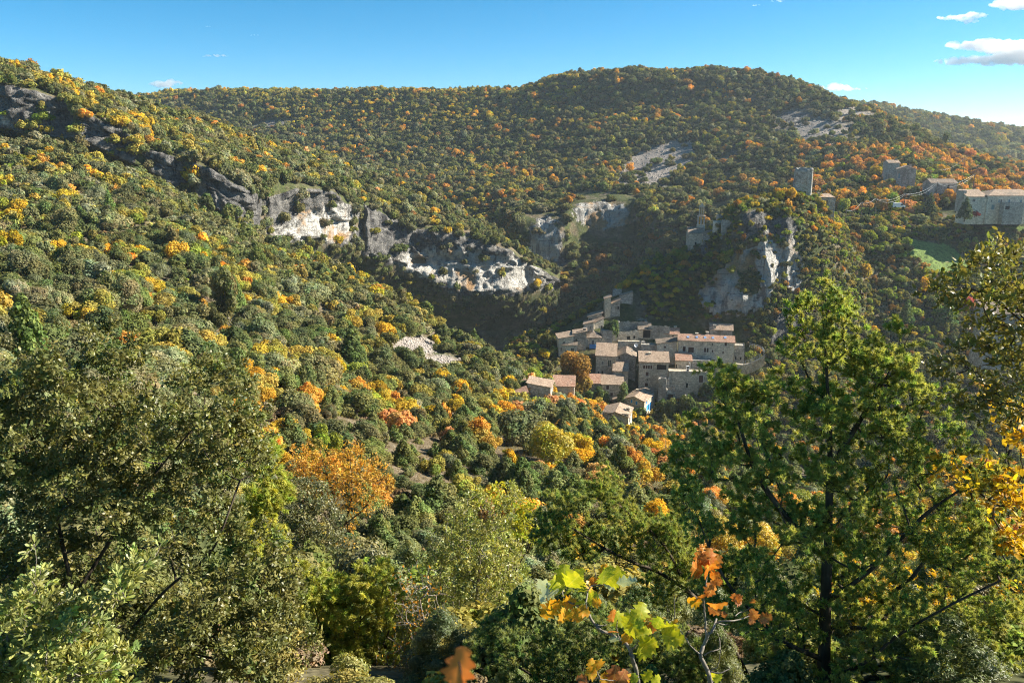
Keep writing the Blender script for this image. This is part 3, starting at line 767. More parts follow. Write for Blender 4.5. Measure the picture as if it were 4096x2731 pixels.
def tile_mat(name, c1, c2, c3):
    m, t, out = new_mat(name)
    n = NB(t)
    f = n.noise(n.pos(), 1.1, 5, .7)
    g = n.noise(n.pos(), 0.25, 3, .6)
    vo = n.node('ShaderNodeTexVoronoi'); n.link(n.pos(), vo.inputs['Vector']); vo.inputs['Scale'].default_value = 4.0
    sp = n.node('ShaderNodeSeparateColor'); n.link(vo.outputs['Color'], sp.inputs[0])
    col = n.ramp(n.math('ADD', n.math('MULTIPLY', f, .55), n.math('MULTIPLY', sp.outputs[0], .45)), [(0.2, c1), (0.5, c2), (0.85, c3)])
    col = n.mix(n.mrange(g, .52, .7, 0, .55), col, (0.16, 0.14, 0.11))
    n.link(n.bsdf(col, .9, .15, n.bump(sp.outputs[0], .6, .05)), out.inputs[0])
    return m
TILE = tile_mat('weathered_clay_tiles', (0.16, 0.112, 0.078), (0.34, 0.245, 0.175), (0.50, 0.39, 0.29))
TILE_RED = tile_mat('red_clay_tiles', (0.22, 0.105, 0.068), (0.40, 0.23, 0.155), (0.54, 0.38, 0.28))
TILE_DARK = tile_mat('old_brown_tiles', (0.10, 0.077, 0.06), (0.22, 0.168, 0.128), (0.36, 0.29, 0.22))

def plain(name, col, rough=.8, spec=.2):
    m, t, out = new_mat(name)
    n = NB(t)
    f = n.noise(n.pos(), 3.0, 3, .6)
    c = n.mix(f, tuple(x * .78 for x in col), tuple(min(1, x * 1.2) for x in col))
    n.link(n.bsdf(c, rough, spec), out.inputs[0])
    return m
DARK = plain('dark_opening', (0.02, 0.018, 0.017))
GLASS = plain('window_glass', (0.03, 0.035, 0.045), .12, .5)
SHUT_BROWN = plain('brown_shutter', (0.10, 0.05, 0.04))
SHUT_BLUE = plain('bright_blue_shutter', (0.03, 0.30, 0.72))
SHUT_NAVY = plain('navy_shutter', (0.02, 0.045, 0.19))
SHUT_TEAL = plain('grey_blue_shutter', (0.16, 0.27, 0.30))
DRESSED = plain('dressed_stone', (0.62, 0.57, 0.48))
WOOD = plain('grey_wood', (0.22, 0.17, 0.12))
METAL = plain('galvanised_metal', (0.42, 0.44, 0.46), .45, .5)
WHITE = plain('white_paint', (0.8, 0.8, 0.8), .5, .4)
BLUE_TARP = plain('blue_plastic', (0.08, 0.30, 0.75), .4, .4)
PLASTER = plain('warm_plaster', (0.70, 0.56, 0.38))

# ------------------------------------------------------------------ mesh collector for building parts
class MB:
    def __init__(self): self.v, self.f = [], []
    def quad(self, *pts):
        o = len(self.v); self.v += [tuple(p) for p in pts]; self.f.append(tuple(range(o, o + len(pts))))
    def box(self, x0, x1, y0, y1, z0, z1):
        o = len(self.v)
        self.v += [(x, y, z) for x in (x0, x1) for y in (y0, y1) for z in (z0, z1)]
        self.f += [tuple(o + i for i in q) for q in ((0, 1, 3, 2), (4, 6, 7, 5), (0, 4, 5, 1), (2, 3, 7, 6), (0, 2, 6, 4), (1, 5, 7, 3))]
    def add(self, V, Fs):
        o = len(self.v); self.v += [tuple(p) for p in V]; self.f += [tuple(int(i) + o for i in f) for f in Fs]
    def build(self, name, mat, parent=None, smooth=False, **kw):
        me = bpy.data.meshes.new(name)
        me.from_pydata(self.v, [], self.f)
        me.materials.append(mat)
        if smooth: me.polygons.foreach_set('use_smooth', np.ones(len(me.polygons), bool))
        me.update()
        return ob(name, me, parent, **kw)

def wall_face(mb, o, xd, w, h0, h1, ops, depth=0.28, top=None):
    """one wall, openings cut through it. o: lower left corner seen from outside, xd: unit vector to the right, heights h0..h1.
    ops: (u0, u1, v0, v1) with v measured from the ground. top: function u -> extra height (gable or ruined edge)"""
    o = np.array(o, float); xd = np.array(xd, float)
    nd = np.array([xd[1], -xd[0], 0.0])                 # outward
    xs = sorted(set([0.0, w] + [x for q in ops for x in q[:2]]))
    zs = sorted(set([h0, h1] + [x for q in ops for x in q[2:]]))
    pt = lambda u, v, k=0.0: o + xd * u + np.array([0, 0, v]) - nd * k
    for i in range(len(xs) - 1):
        for j in range(len(zs) - 1):
            um, vm = (xs[i] + xs[i + 1]) / 2, (zs[j] + zs[j + 1]) / 2
            if any(q[0] < um < q[1] and q[2] < vm < q[3] for q in ops): continue
            mb.quad(pt(xs[i], zs[j]), pt(xs[i + 1], zs[j]), pt(xs[i + 1], zs[j + 1]), pt(xs[i], zs[j + 1]))
    for (a, b, c, d) in ops:
        mb.quad(pt(a, c), pt(a, c, depth), pt(a, d, depth), pt(a, d))
        mb.quad(pt(b, c), pt(b, d), pt(b, d, depth), pt(b, c, depth))
        mb.quad(pt(a, c), pt(b, c), pt(b, c, depth), pt(a, c, depth))
        mb.quad(pt(a, d), pt(a, d, depth), pt(b, d, depth), pt(b, d))
    if top is not None:
        us = np.linspace(0, w, top[1] if isinstance(top, tuple) else 3); fn = top[0] if isinstance(top, tuple) else top
        for a, b in zip(us[:-1], us[1:]):
            mb.quad(pt(a, h1), pt(b, h1), pt(b, h1 + fn(b)), pt(a, h1 + fn(a)))

def slab(mb, c00, c10, c11, c01, th=0.16, nu=10, nv=4, wob=0.05, seed=0):
    """a roof plane with a slightly uneven surface and real thickness"""
    c00, c10, c11, c01 = (np.array(c, float) for c in (c00, c10, c11, c01))
    u = np.linspace(0, 1, nu + 1)[:, None, None]; v = np.linspace(0, 1, nv + 1)[None, :, None]
    G = (c00 * (1 - u) + c10 * u) * (1 - v) + (c01 * (1 - u) + c11 * u) * v
    G[..., 2] += wob * fbm(G + seed * 3.3, 2.2, 2, .5, seed) * 1.6
    L = G - np.array([0, 0, th])
    n = (nu + 1) * (nv + 1)
    i = np.arange(n).reshape(nu + 1, nv + 1)
    q = np.stack([i[:-1, :-1], i[1:, :-1], i[1:, 1:], i[:-1, 1:]], -1).reshape(-1, 4)
    fs = [tuple(x) for x in q] + [tuple(x[::-1] + n) for x in q]
    ring = list(i[:, 0]) + list(i[-1, 1:]) + list(i[-2::-1, -1]) + list(i[0, -2:0:-1])
    for a, b in zip(ring, ring[1:] + ring[:1]): fs.append((a, a + n, b + n, b))
    mb.add(np.concatenate([G.reshape(-1, 3), L.reshape(-1, 3)]), fs)

NHOUSE = [0]
def house(xa, xb, ye, yb, d, yaw, D, label, roof='gx', pitch=.32, name='stone_house', cat='house', wall=None, tile=None, ops=(), sops=(), lops=(), chim=(), over=.35, group='village houses',
          deep=4.0, frame=None, ruin=0.0, gfront=False, skylights=(), roof2=None, topjag=.6):
    """front wall from pixel xa to xb; at its left corner the eaves are seen at ye and the ground at yb, d metres away. yaw: degrees, + turns the right end nearer.
    ops: openings (u0,u1,v0,v1,kind) in fractions of the front; sops/lops: on the right / left side wall"""
    NHOUSE[0] += 1; sd = NHOUSE[0]
    D = D * (.78 if D > 3.5 and roof in ('sf', 'sl', 'sr', 'gx', 'flat', 'ruin') else 1.0)
    wall = wall or STONE; tile = tile or TILE; frame = frame or DRESSED
    hit = BVH.ray_cast(Vector((0, 0, 0)), Vector(P((xa + xb) / 2, yb, 1)).normalized())
    if hit[0] is not None: d = min(d, hit[0].y + .5)
    base = P(xa, yb, d); top = P(xa, ye, d)
    H = float(top[2] - base[2])
    a = -R(yaw)
    xd = np.array([math.cos(a), math.sin(a), 0.0])
    # width so that the right front corner lands on pixel column xb
    k = (xb - 512) / F
    den = xd[0] - k * (xd[1] * CP)
    Wd = float((k * (base[1] * CP - (base[2] + H * .5) * SP) - base[0]) / den)
    root = ob(name, None, label=label, cat=cat, group=group)
    root.location = base
    root.rotation_euler = (0, 0, a)
    mb = MB()
    h0 = -deep
    def scale(ops, w): return [(q[0] * w, q[1] * w, q[2] * H, q[3] * H, q[4]) for q in ops]
    fo, so, lo_ = scale(ops, Wd), scale(sops, D), scale(lops, D)
    rise = {'gx': D / 2 * pitch, 'gy': Wd / 2 * pitch, 'sf': D * pitch, 'sb': D * pitch, 'sl': Wd * pitch, 'sr': Wd * pitch}.get(roof, 0)
    rr = np.random.default_rng(sd)
    jag = (lambda u: topjag * float(abs(fbm(np.array([[u * 1.0, sd * 9.1, 0.3]]), .9, 3, .6, sd)[0]) * 2.0)) if roof == 'ruin' else None
    jt = (jag, 14) if jag else None
    tf = tb = tl = tr = jt
    if roof == 'gx': tl = tr = lambda u: rise * (1 - abs(2 * u / D - 1))
    if roof == 'gy': tf = tb = lambda u: rise * (1 - abs(2 * u / Wd - 1))
    if roof == 'sf': tr = lambda u: rise * u / D; tl = lambda u: rise * (1 - u / D); tb = lambda u: rise
    if roof == 'sb': tr = lambda u: rise * (1 - u / D); tl = lambda u: rise * u / D; tf = lambda u: rise
    if roof == 'sl': tf = lambda u: rise * u / Wd; tb = lambda u: rise * (1 - u / Wd); tr = lambda u: rise      # low on the left
    if roof == 'sr': tf = lambda u: rise * (1 - u / Wd); tb = lambda u: rise * u / Wd; tl = lambda u: rise
    cut = lambda o_: [q[:4] for q in o_]
    wall_face(mb, (0, 0, 0), (1, 0, 0), Wd, h0, H, cut(fo), top=tf)
    wall_face(mb, (Wd, 0, 0), (0, 1, 0), D, h0, H, cut(so), top=tr)
    wall_face(mb, (Wd, D, 0), (-1, 0, 0), Wd, h0, H, [], top=tb)
    wall_face(mb, (0, D, 0), (0, -1, 0), D, h0, H, cut(lo_), top=tl)
    if roof in ('flat', 'ruin'):
        if roof == 'flat': mb.quad((0, 0, H - .3), (Wd, 0, H - .3), (Wd, D, H - .3), (0, D, H - .3))
        else:   # inner faces of a roofless shell
            e = .55
            for (o_, x_, w_) in (((Wd - e, e, 0), (-1, 0, 0), Wd - 2 * e), ((Wd - e, D - e, 0), (0, -1, 0), D - 2 * e), ((e, D - e, 0), (1, 0, 0), Wd - 2 * e), ((e, e, 0), (0, 1, 0), D - 2 * e)):
                wall_face(mb, o_, x_, w_, H * .3, H * .98, [])
            mb.quad((e, e, H * .32), (Wd - e, e, H * .32), (Wd - e, D - e, H * .32), (e, D - e, H * .32))
            for (x0, x1, y0, y1) in ((0, Wd, 0, e), (0, Wd, D - e, D), (0, e, e, D - e), (Wd - e, Wd, e, D - e)):
                mb.quad((x0, y0, H), (x1, y0, H), (x1, y1, H), (x0, y1, H))
    mb.build('wall', wall, root)
    o_ = over
    rz = lambda z: z + .13
    if roof in ('gx', 'gy', 'sf', 'sb', 'sl', 'sr', 'hip'):
        rb = MB()
        e = pitch * o_
        if roof == 'gx':
            slab(rb, (-o_, -o_, rz(H - e)), (Wd + o_, -o_, rz(H - e)), (Wd + o_, D / 2, rz(H + rise)), (-o_, D / 2, rz(H + rise)), seed=sd)
            slab(rb, (Wd + o_, D + o_, rz(H - e)), (-o_, D + o_, rz(H - e)), (-o_, D / 2 + .003, rz(H + rise)), (Wd + o_, D / 2 + .003, rz(H + rise)), seed=sd + 1)
        elif roof == 'gy':
            slab(rb, (-o_, D + o_, rz(H - e)), (-o_, -o_, rz(H - e)), (Wd / 2, -o_, rz(H + rise)), (Wd / 2, D + o_, rz(H + rise)), seed=sd)
            slab(rb, (Wd + o_, -o_, rz(H - e)), (Wd + o_, D + o_, rz(H - e)), (Wd / 2 + .003, D + o_, rz(H + rise)), (Wd / 2 + .003, -o_, rz(H + rise)), seed=sd + 1)
        elif roof == 'sf': slab(rb, (-o_, -o_, rz(H - e)), (Wd + o_, -o_, rz(H - e)), (Wd + o_, D + o_, rz(H + rise + e)), (-o_, D + o_, rz(H + rise + e)), seed=sd)
        elif roof == 'sb': slab(rb, (-o_, -o_, rz(H + rise + e)), (Wd + o_, -o_, rz(H + rise + e)), (Wd + o_, D + o_, rz(H - e)), (-o_, D + o_, rz(H - e)), seed=sd)
        elif roof == 'sl': slab(rb, (-o_, -o_, rz(H - e)), (Wd + o_, -o_, rz(H + rise + e)), (Wd + o_, D + o_, rz(H + rise + e)), (-o_, D + o_, rz(H - e)), seed=sd)
        elif roof == 'sr': slab(rb, (-o_, -o_, rz(H + rise + e)), (Wd + o_, -o_, rz(H - e)), (Wd + o_, D + o_, rz(H - e)), (-o_, D + o_, rz(H + rise + e)), seed=sd)
        elif roof == 'hip':
            m_ = min(Wd, D) / 2; hz = m_ * pitch
            c = [(-o_, -o_, rz(H - e)), (Wd + o_, -o_, rz(H - e)), (Wd + o_, D + o_, rz(H - e)), (-o_, D + o_, rz(H - e))]
            if Wd >= D: r1, r2 = (m_, D / 2, rz(H + hz)), (Wd - m_, D / 2, rz(H + hz))
            else: r1, r2 = (Wd / 2, m_, rz(H + hz)), (Wd / 2, D - m_, rz(H + hz))
            if Wd >= D:
                rb.quad(c[0], c[1], r2, r1); rb.quad(c[2], c[3], r1, r2); rb.quad(c[1], c[2], r2); rb.quad(c[3], c[0], r1)
            else:
                rb.quad(c[0], c[1], r1); rb.quad(c[1], c[2], r2, r1); rb.quad(c[2], c[3], r2); rb.quad(c[3], c[0], r1, r2)
            rb.quad(*[(x, y, z - .16) for x, y, z in c][::-1])
            for i in range(4):
                p, q = c[i], c[(i + 1) % 4]
                rb.quad((p[0], p[1], p[2] - .16), (q[0], q[1], q[2] - .16), q, p)
        ro = rb.build('roof', tile, root)
        for (u, v) in skylights:
            sb_ = MB(); y = D / 2 * v; z = rz(H + rise * v)
            s_, c_ = pitch * .45, .45
            sb_.add([(u * Wd - .4, y - c_, z - s_ + .05), (u * Wd + .4, y - c_, z - s_ + .05), (u * Wd + .4, y + c_, z + s_ + .05), (u * Wd - .4, y + c_, z + s_ + .05),
                     (u * Wd - .4, y - c_, z - s_ + .13), (u * Wd + .4, y - c_, z - s_ + .13), (u * Wd + .4, y + c_, z + s_ + .13), (u * Wd - .4, y + c_, z + s_ + .13)],
                    [(4, 5, 6, 7), (0, 1, 5, 4), (1, 2, 6, 5), (2, 3, 7, 6), (3, 0, 4, 7)])
            sb_.build('skylight', GLASS_SKY, ro)
        for (u, v, hh) in chim:
            cb = MB(); x, y = u * Wd, v * D
            zt = H + rise + hh
            cb.box(x - .45, x + .45, y - .35, y + .35, H * .7, zt)
            cb.box(x - .58, x + .58, y - .48, y + .48, zt + .25, zt + .38)
            for (dx, dy) in ((-.38, -.28), (.38, -.28), (-.38, .28), (.38, .28)): cb.box(x + dx - .1, x + dx + .1, y + dy - .1, y + dy + .1, zt, zt + .25)
            cb.build('chimney', wall, ro)
    def fill(opl, o0, xdv):
        xv = np.array(xdv, float); nv = np.array([xv[1], -xv[0], 0])
        for (u0, u1, v0, v1, kd) in opl:
            pb = MB(); k = .20
            pt = lambda u, v, kk=k: tuple(np.array(o0, float) + xv * u + np.array([0, 0, v]) - nv * kk)
            mats = dict(w=GLASS, d=DARK, b=SHUT_BROWN, B=SHUT_BLUE, n=SHUT_NAVY, t=SHUT_TEAL, D=SHUT_BROWN, g=DARK, G=SHUT_TEAL)
            nm = 'door' if kd in 'DG' else 'window'
            pb.quad(pt(u0, v0), pt(u1, v0), pt(u1, v1), pt(u0, v1))
            po = pb.build(nm, mats[kd], root)
            if kd != 'd' and kd != 'g':
                fb = MB(); f_ = .17
                for (a0, a1, b0, b1) in ((u0 - f_, u0, v0 - f_, v1 + f_), (u1, u1 + f_, v0 - f_, v1 + f_), (u0, u1, v1, v1 + f_), (u0, u1, v0 - f_, v0)):
                    q = [pt(a0, b0, -.04), pt(a1, b0, -.04), pt(a1, b1, -.04), pt(a0, b1, -.04)]
                    q2 = [pt(a0, b0, .1), pt(a1, b0, .1), pt(a1, b1, .1), pt(a0, b1, .1)]
                    fb.add(q + q2, [(0, 1, 2, 3), (0, 4, 5, 1), (1, 5, 6, 2), (2, 6, 7, 3), (3, 7, 4, 0)])
                if kd == 'w':        # mullion
                    um = (u0 + u1) / 2
                    q = [pt(um - .05, v0, k - .05), pt(um + .05, v0, k - .05), pt(um + .05, v1, k - .05), pt(um - .05, v1, k - .05)]
                    fb.add(q, [(0, 1, 2, 3)])
                fb.build('frame', frame, po)
    fill(fo, (0, 0, 0), (1, 0, 0)); fill(so, (Wd, 0, 0), (0, 1, 0)); fill(lo_, (0, D, 0), (0, -1, 0))
    return root, Wd, H
GLASS_SKY = plain('skylight_glass', (0.25, 0.38, 0.60), .1, .6)

def q1(x, y): return 500 + 0.12755 * x, 262.5 + 0.12755 * y      # from the village survey crop to frame pixels
def H1(x0, x1, ye, yb, d, yaw, D, label, **kw):
    a = q1(x0, ye); b = q1(x1, yb)
    return house(a[0], b[0], a[1], b[1], d, yaw, D, label, **kw)

# ---- the village, roughly from the back row to the front row
H1(820, 868, 283, 440, 300, 0, 5.5, 'tall narrow stone tower house on the ridge with a single sloping roof', roof='sl', pitch=.35, wall=STONE, ops=[], sops=[(.5, .72, .62, .75, 'd')], deep=3)
H1(868, 940, 318, 432, 297, 0, 5, 'grey lean-to house built against the tall tower house', roof='sl', pitch=.42, wall=STONE_GREY, ops=[(.72, .9, .6, .8, 'd')], deep=3)
H1(940, 1040, 262, 330, 301, 0, 3, 'grey stone wall with a light sloping coping beside the tower house', roof='sl', pitch=.32, wall=STONE_GREY, over=.15, deep=6, name='garden_wall', cat='wall')
H1(884, 955, 212, 262, 308, 0, 1.2, 'ruined stone wall rising behind the tower house among yellow bushes', roof='ruin', wall=STONE_GREY, deep=4, name='ruined_wall', cat='wall')
H1(690, 800, 422, 470, 293, 6, 6, 'small cottage below the tower house with a sunlit tiled roof', roof='sl', pitch=.3, wall=STONE, ops=[(.08, .26, .2, .75, 'w')])
H1(655, 735, 482, 540, 289, 8, 7, 'pale house stepping down the ridge with a brown tiled roof', roof='sl', pitch=.28, wall=STONE_PALE, ops=[(.6, .72, .35, .8, 'w')], deep=5)
H1(735, 812, 470, 528, 288, -14, 6, 'whitewashed gable with a dark porch next to the ivy thicket', roof='sl', pitch=.4, wall=STONE_PALE, ops=[(.72, .9, -.2, .55, 'D')], deep=6)
H1(460, 575, 592, 735, 282, -5, 9, 'tall corner house at the outer end of the village', roof='sl', pitch=.16, wall=STONE_PALE, ops=[(.3, .42, .68, .82, 'w'), (.12, .22, .3, .5, 'w')], deep=5)
H1(490, 600, 640, 735, 279, 5, 4.5, 'low wing with a dark roof leaning on the corner house', roof='sf', pitch=.42, wall=STONE_PALE, tile=TILE_DARK, ops=[(.62, .8, .35, .72, 'w'), (.2, .3, .3, .5, 'd')], deep=5)
H1(572, 676, 555, 690, 283, 4, 7, 'square grey block house in the middle of the upper row', roof='sl', pitch=.2, wall=STONE_GREY, ops=[(.2, .3, .55, .7, 'd')], chim=[(.85, .3, .5)], deep=5)
H1(675, 790, 582, 672, 277, 2, 6.5, 'small house with a dark hipped roof and white window surround', roof='hip', pitch=.55, wall=STONE, tile=TILE_DARK, ops=[(.40, .52, .3, .75, 'w'), (.03, .09, .1, .8, 'w')], deep=5)
H1(792, 880, 530, 660, 282, 0, 5, 'ivy clad stone house next to the roofless ruin', roof='flat', wall=STONE_GREY, deep=5)
H1(930, 1160, 468, 560, 287, -2, 7, 'roofless castle ruin with broken battlements at the back of the village', roof='ruin', wall=STONE_GREY, ops=[], deep=6, topjag=1.1, name='castle_ruin', cat='ruin')
H1(882, 1085, 545, 648, 279, -10, 7, 'ruined house with a pointed gothic doorway and empty windows', roof='ruin', wall=STONE, ops=[(.55, .68, .15, .66, 'd'), (.80, .88, .45, .68, 'd'), (.17, .25, -.1, .3, 'd'), (.14, .20, .62, .85, 'd')], deep=5, name='ruined_house', cat='ruin')
H1(1085, 1182, 520, 572, 281, 5, 5, 'open shed with a brown tiled roof beside the gothic doorway', roof='sf', pitch=.38, wall=STONE, tile=TILE_DARK, ops=[(.38, .98, -.3, .9, 'g')], deep=4, name='open_shed', cat='shed')
H1(1160, 1330, 500, 600, 288, 8, 1.0, 'long rubble retaining wall under the hillside behind the red roofs', roof='ruin', wall=STONE_GREY, deep=5, topjag=.5, name='retaining_wall', cat='wall')
H1(925, 1105, 612, 668, 275, 4, 2.5, 'garden terrace wall carrying two white satellite dishes', roof='flat', wall=STONE, deep=5, name='terrace_wall', cat='wall')
H1(1105, 1225, 640, 720, 272, 4, 3.0, 'dark stone yard wall left of the pale gable house', roof='flat', wall=STONE_GREY, deep=4, name='yard_wall', cat='wall')
H1(1640, 1820, 520, 620, 284, 12, 9, 'rear house with a long gable and two chimneys under the crag', roof='gx', pitch=.42, wall=STONE_GREY, sops=[(.2, .3, -.1, .5, 'd')], chim=[(.06, .3, -.4), (.2, .1, -.2)], deep=6)
H1(1290, 1400, 553, 600, 281, 10, 8, 'upper house with a red tiled roof and a brown shutter', roof='gx', pitch=.45, wall=STONE_PALE, tile=TILE_RED, ops=[(.52, .68, .05, .75, 'b')], chim=[(.75, .55, .3)], deep=5)
H1(1228, 1388, 632, 722, 270, 6, 7.5, 'pale gable house with two small shutters, left of the long house', roof='sl', pitch=.15, wall=STONE_PALE, tile=TILE_DARK, ops=[(.34, .45, .62, .8, 'b'), (.34, .45, .2, .42, 'b')], deep=4)
H1(1392, 1832, 603, 757, 268, 11, 8.5, 'long three storey stone house with a red tiled roof and skylights', roof='gx', pitch=.42, wall=STONE_PALE, tile=TILE_RED,
   ops=[(.085, .135, .42, .68, 'b'), (.185, .285, .38, .66, 'b'), (.47, .51, .44, .66, 'b'), (.515, .55, .44, .66, 'b'), (.61, .635, .45, .57, 'b'), (.80, .825, .40, .52, 'b'), (.83, .87, .80, .98, 'b'), (.42, .435, .83, .91, 'd'), (.605, .62, .80, .90, 'd'),
        (.335, .37, -.0, .14, 'd'), (.61, .675, -.24, .10, 'D'), (.765, .81, -.12, .08, 'b')],
   skylights=[(.17, .45), (.33, .5), (.48, .5), (.62, .5), (.84, .62)], chim=[(.33, .55, .15), (.52, .6, .7)], deep=7)
H1(1832, 1915, 645, 770, 266, 14, 5, 'narrow stone annex beyond the far end of the long house', roof='flat', wall=STONE_GREY, ops=[(.1, .25, .1, .3, 'd'), (.6, .75, .1, .28, 'd')], deep=5, name='stone_annex', cat='annex')
H1(1378, 1500, 762, 842, 262, 7, 5, 'low annex with a red roof and a white drainpipe', roof='sf', pitch=.4, wall=STONE, tile=TILE_RED, ops=[(-.0, .06, .2, .6, 'd')], deep=5, name='low_annex', cat='annex')
H1(1500, 1658, 762, 852, 261.5, 7, 4, 'high dark yard wall in front of the long house', roof='flat', wall=STONE_GREY, deep=5, name='high_yard_wall', cat='wall')
H1(1318, 1652, 846, 975, 257, 6, 4.5, 'tall terrace wall with a dark doorway below the long house', roof='flat', wall=STONE, ops=[(.72, .82, .35, .78, 'D'), (.42, .47, -.0, .3, 'd')], deep=5, name='tall_terrace_wall', cat='wall')
H1(1086, 1318, 772, 972, 259, 7, 8, 'house with a covered loggia and a broad sunlit tiled roof', roof='sf', pitch=.30, wall=STONE, ops=[(.13, .20, .72, .86, 'b'), (.22, .28, .72, .86, 'b'), (.30, .36, .72, .86, 'b'), (.38, .44, .72, .86, 'b'), (.60, .93, .70, .90, 'g'), (.23, .33, .44, .60, 'b'), (.22, .32, .02, .17, 'b'), (.27, .31, .27, .33, 'd')],
   chim=[(.36, .75, -.2)], deep=5)
H1(748, 905, 725, 905, 266, 9, 10, 'big house with a mossy roof and a mullioned window', roof='sf', pitch=.30, wall=STONE, ops=[(.30, .38, .62, .76, 'w'), (.62, .76, .55, .82, 'w'), (.30, .38, .20, .34, 'd'), (.12, .17, .2, .32, 'd'), (.3, .36, .0, .12, 'd')], deep=5)
H1(905, 1062, 735, 880, 265, 9, 9, 'gable fronted house with a wide mossy roof beside the mullioned window', roof='gy', pitch=.46, wall=STONE_GREY, tile=TILE_DARK, ops=[(.12, .2, .9, 1.05, 'd'), (.2, .36, .35, .72, 'd')], chim=[(.75, .6, -.9)], deep=5)
H1(886, 1002, 843, 930, 259, 8, 6, 'low cottage with three tiny windows and a yellowish roof', roof='sf', pitch=.38, wall=STONE, ops=[(.2, .28, .42, .68, 'w'), (.55, .63, .38, .62, 'w')], sops=[(.1, .3, .2, .6, 'w')], deep=5)
H1(796, 965, 948, 1085, 254, 5, 6, 'cottage with dark shutters half hidden by thin trees', roof='sf', pitch=.36, wall=STONE, ops=[(.2, .33, .68, .92, 'b'), (.4, .52, .3, .52, 'b')], deep=5)
H1(650, 780, 940, 1080, 258, 5, 5, 'house behind the big autumn tree with a patched red roof', roof='sf', pitch=.45, wall=STONE_GREY, tile=TILE_RED, deep=5)
H1(415, 580, 962, 1090, 257, 6, 6, 'barn with a red tiled roof behind the big autumn tree', roof='sf', pitch=.35, wall=STONE_PALE, tile=TILE_RED, ops=[(.1, .3, .1, .7, 'd')], deep=5, name='barn', cat='barn')
# blue shuttered house: gable end and eaves wall meet at the corner towards us
H1(970, 1130, 1062, 1180, 249, 28, 11, 'stone house with bright blue shutters and a blue door', roof='gy', pitch=.36, wall=STONE, ops=[(.32, .41, .78, 1.0, 'B'), (.56, .66, .72, .94, 'B'), (.27, .32, .28, .45, 'w'), (.37, .42, .28, .45, 'w')],
   sops=[(.14, .27, .72, 1.0, 'B'), (.72, .83, .78, 1.0, 'B'), (.22, .46, .20, .60, 'B'), (.48, .72, .02, .62, 'B')], chim=[(.25, .75, -.5)], deep=7)
H1(800, 1005, 1188, 1300, 244, 16, 7.5, 'small house with two navy shuttered windows at the foot of the village', roof='gy', pitch=.32, wall=STONE, ops=[(.26, .46, .32, .78, 'n'), (.38, .44, 1.02, 1.2, 'n')], sops=[(.25, .5, .35, .82, 'n')], chim=[(.9, .55, -.3)], deep=6, frame=WHITE)
H1(888, 968, 1068, 1130, 251, 6, 4, 'open lean-to with a tin roof beside the blue shuttered house', roof='sl', pitch=.22, wall=STONE_GREY, ops=[(.2, .95, -.2, .8, 'g')], deep=4, name='lean_to', cat='shed')
# white barn group on the left
H1(120, 215, 1045, 1105, 252, -6, 6, 'white limewashed barn with a red lean-to roof', roof='sl', pitch=.28, wall=RENDER_WHITE, tile=TILE_RED, ops=[(.82, .97, -.2, .3, 'D')], deep=6, name='white_barn', cat='barn')
H1(130, 218, 995, 1040, 256, -6, 8, 'white upper storey with a red roof behind the limewashed barn', roof='sl', pitch=.26, wall=RENDER_WHITE, tile=TILE_RED, chim=[(.85, .3, .2)], deep=6)
H1(215, 395, 965, 1100, 254, 10, 7, 'long grey farmhouse joined to the white barn', roof='sr', pitch=.14, wall=STONE_GREY, tile=TILE, ops=[(.35, .40, .22, .36, 'w')], chim=[(.22, .6, -.8)], deep=6)
H1(262, 402, 1035, 1100, 250.5, 9, 4, 'low grey wing in front of the long farmhouse', roof='sr', pitch=.10, wall=STONE, tile=TILE, ops=[(.14, .20, .3, .75, 'w')], deep=6, over=.2)
H1(350, 440, 1088, 1120, 249, 5, 4, 'small shed roof at the end of the low grey wing', roof='sf', pitch=.3, wall=STONE_GREY, tile=TILE_DARK, deep=5, name='small_shed', cat='shed')
H1(330, 580, 1105, 1160, 246, 8, .8, 'long dry stone garden wall below the farmhouse shed', roof='ruin', wall=STONE_GREY, deep=5, topjag=.35, name='garden_wall', cat='wall')
# ruined arches to the right of the blue shuttered house
H1(1235, 1300, 918, 1100, 252, 12, 3.5, 'tall broken corner of a ruined house next to the blue shuttered house', roof='ruin', wall=STONE_GREY, deep=5, topjag=1.4, name='ruined_corner', cat='ruin')
H1(1300, 1372, 1000, 1110, 252, 4, 5, 'ruined vault with a dark arched opening', roof='ruin', wall=STONE_GREY, ops=[(.12, .8, .1, .75, 'g')], deep=5, topjag=1.0, name='ruined_vault', cat='ruin')
H1(1262, 1335, 915, 960, 256, 0, 1.2, 'upper fragment of broken wall over the ruined vault', roof='ruin', wall=STONE_GREY, deep=5, topjag=1.0, name='broken_wall', cat='ruin')
H1(1370, 1446, 1100, 1140, 250, -4, .8, 'low garden wall running from the ruined vault to the stone stump', roof='ruin', wall=STONE_GREY, deep=5, topjag=.3, name='garden_wall', cat='wall')
H1(1446, 1490, 1048, 1140, 250, 4, 2.4, 'standing stump of a ruined stone tower', roof='ruin', wall=STONE_GREY, deep=5, topjag=.5, name='tower_stump', cat='ruin')
print('village', round(time.time() - T0, 1))

# ------------------------------------------------------------------ chapel, round tower wall and castle tower on the spur
def q2(x, y): return 662.5 + 0.1537 * x, 150 + 0.1537 * y
def H2(x0, x1, ye, yb, d, yaw, D, label, **kw):
    a = q2(x0, ye); b = q2(x1, yb)
    return house(a[0], b[0], a[1], b[1], d, yaw, D, label, group='buildings on the rocky spur', **kw)
chapel, cw, ch = H2(166, 265, 538, 640, 316, 6, 11, 'small stone chapel on the ridge with an openwork bell gable', roof='gx', pitch=.42, name='chapel', cat='chapel', wall=STONE, tile=TILE, ops=[(.45, .55, .25, .42, 'd')], deep=8)
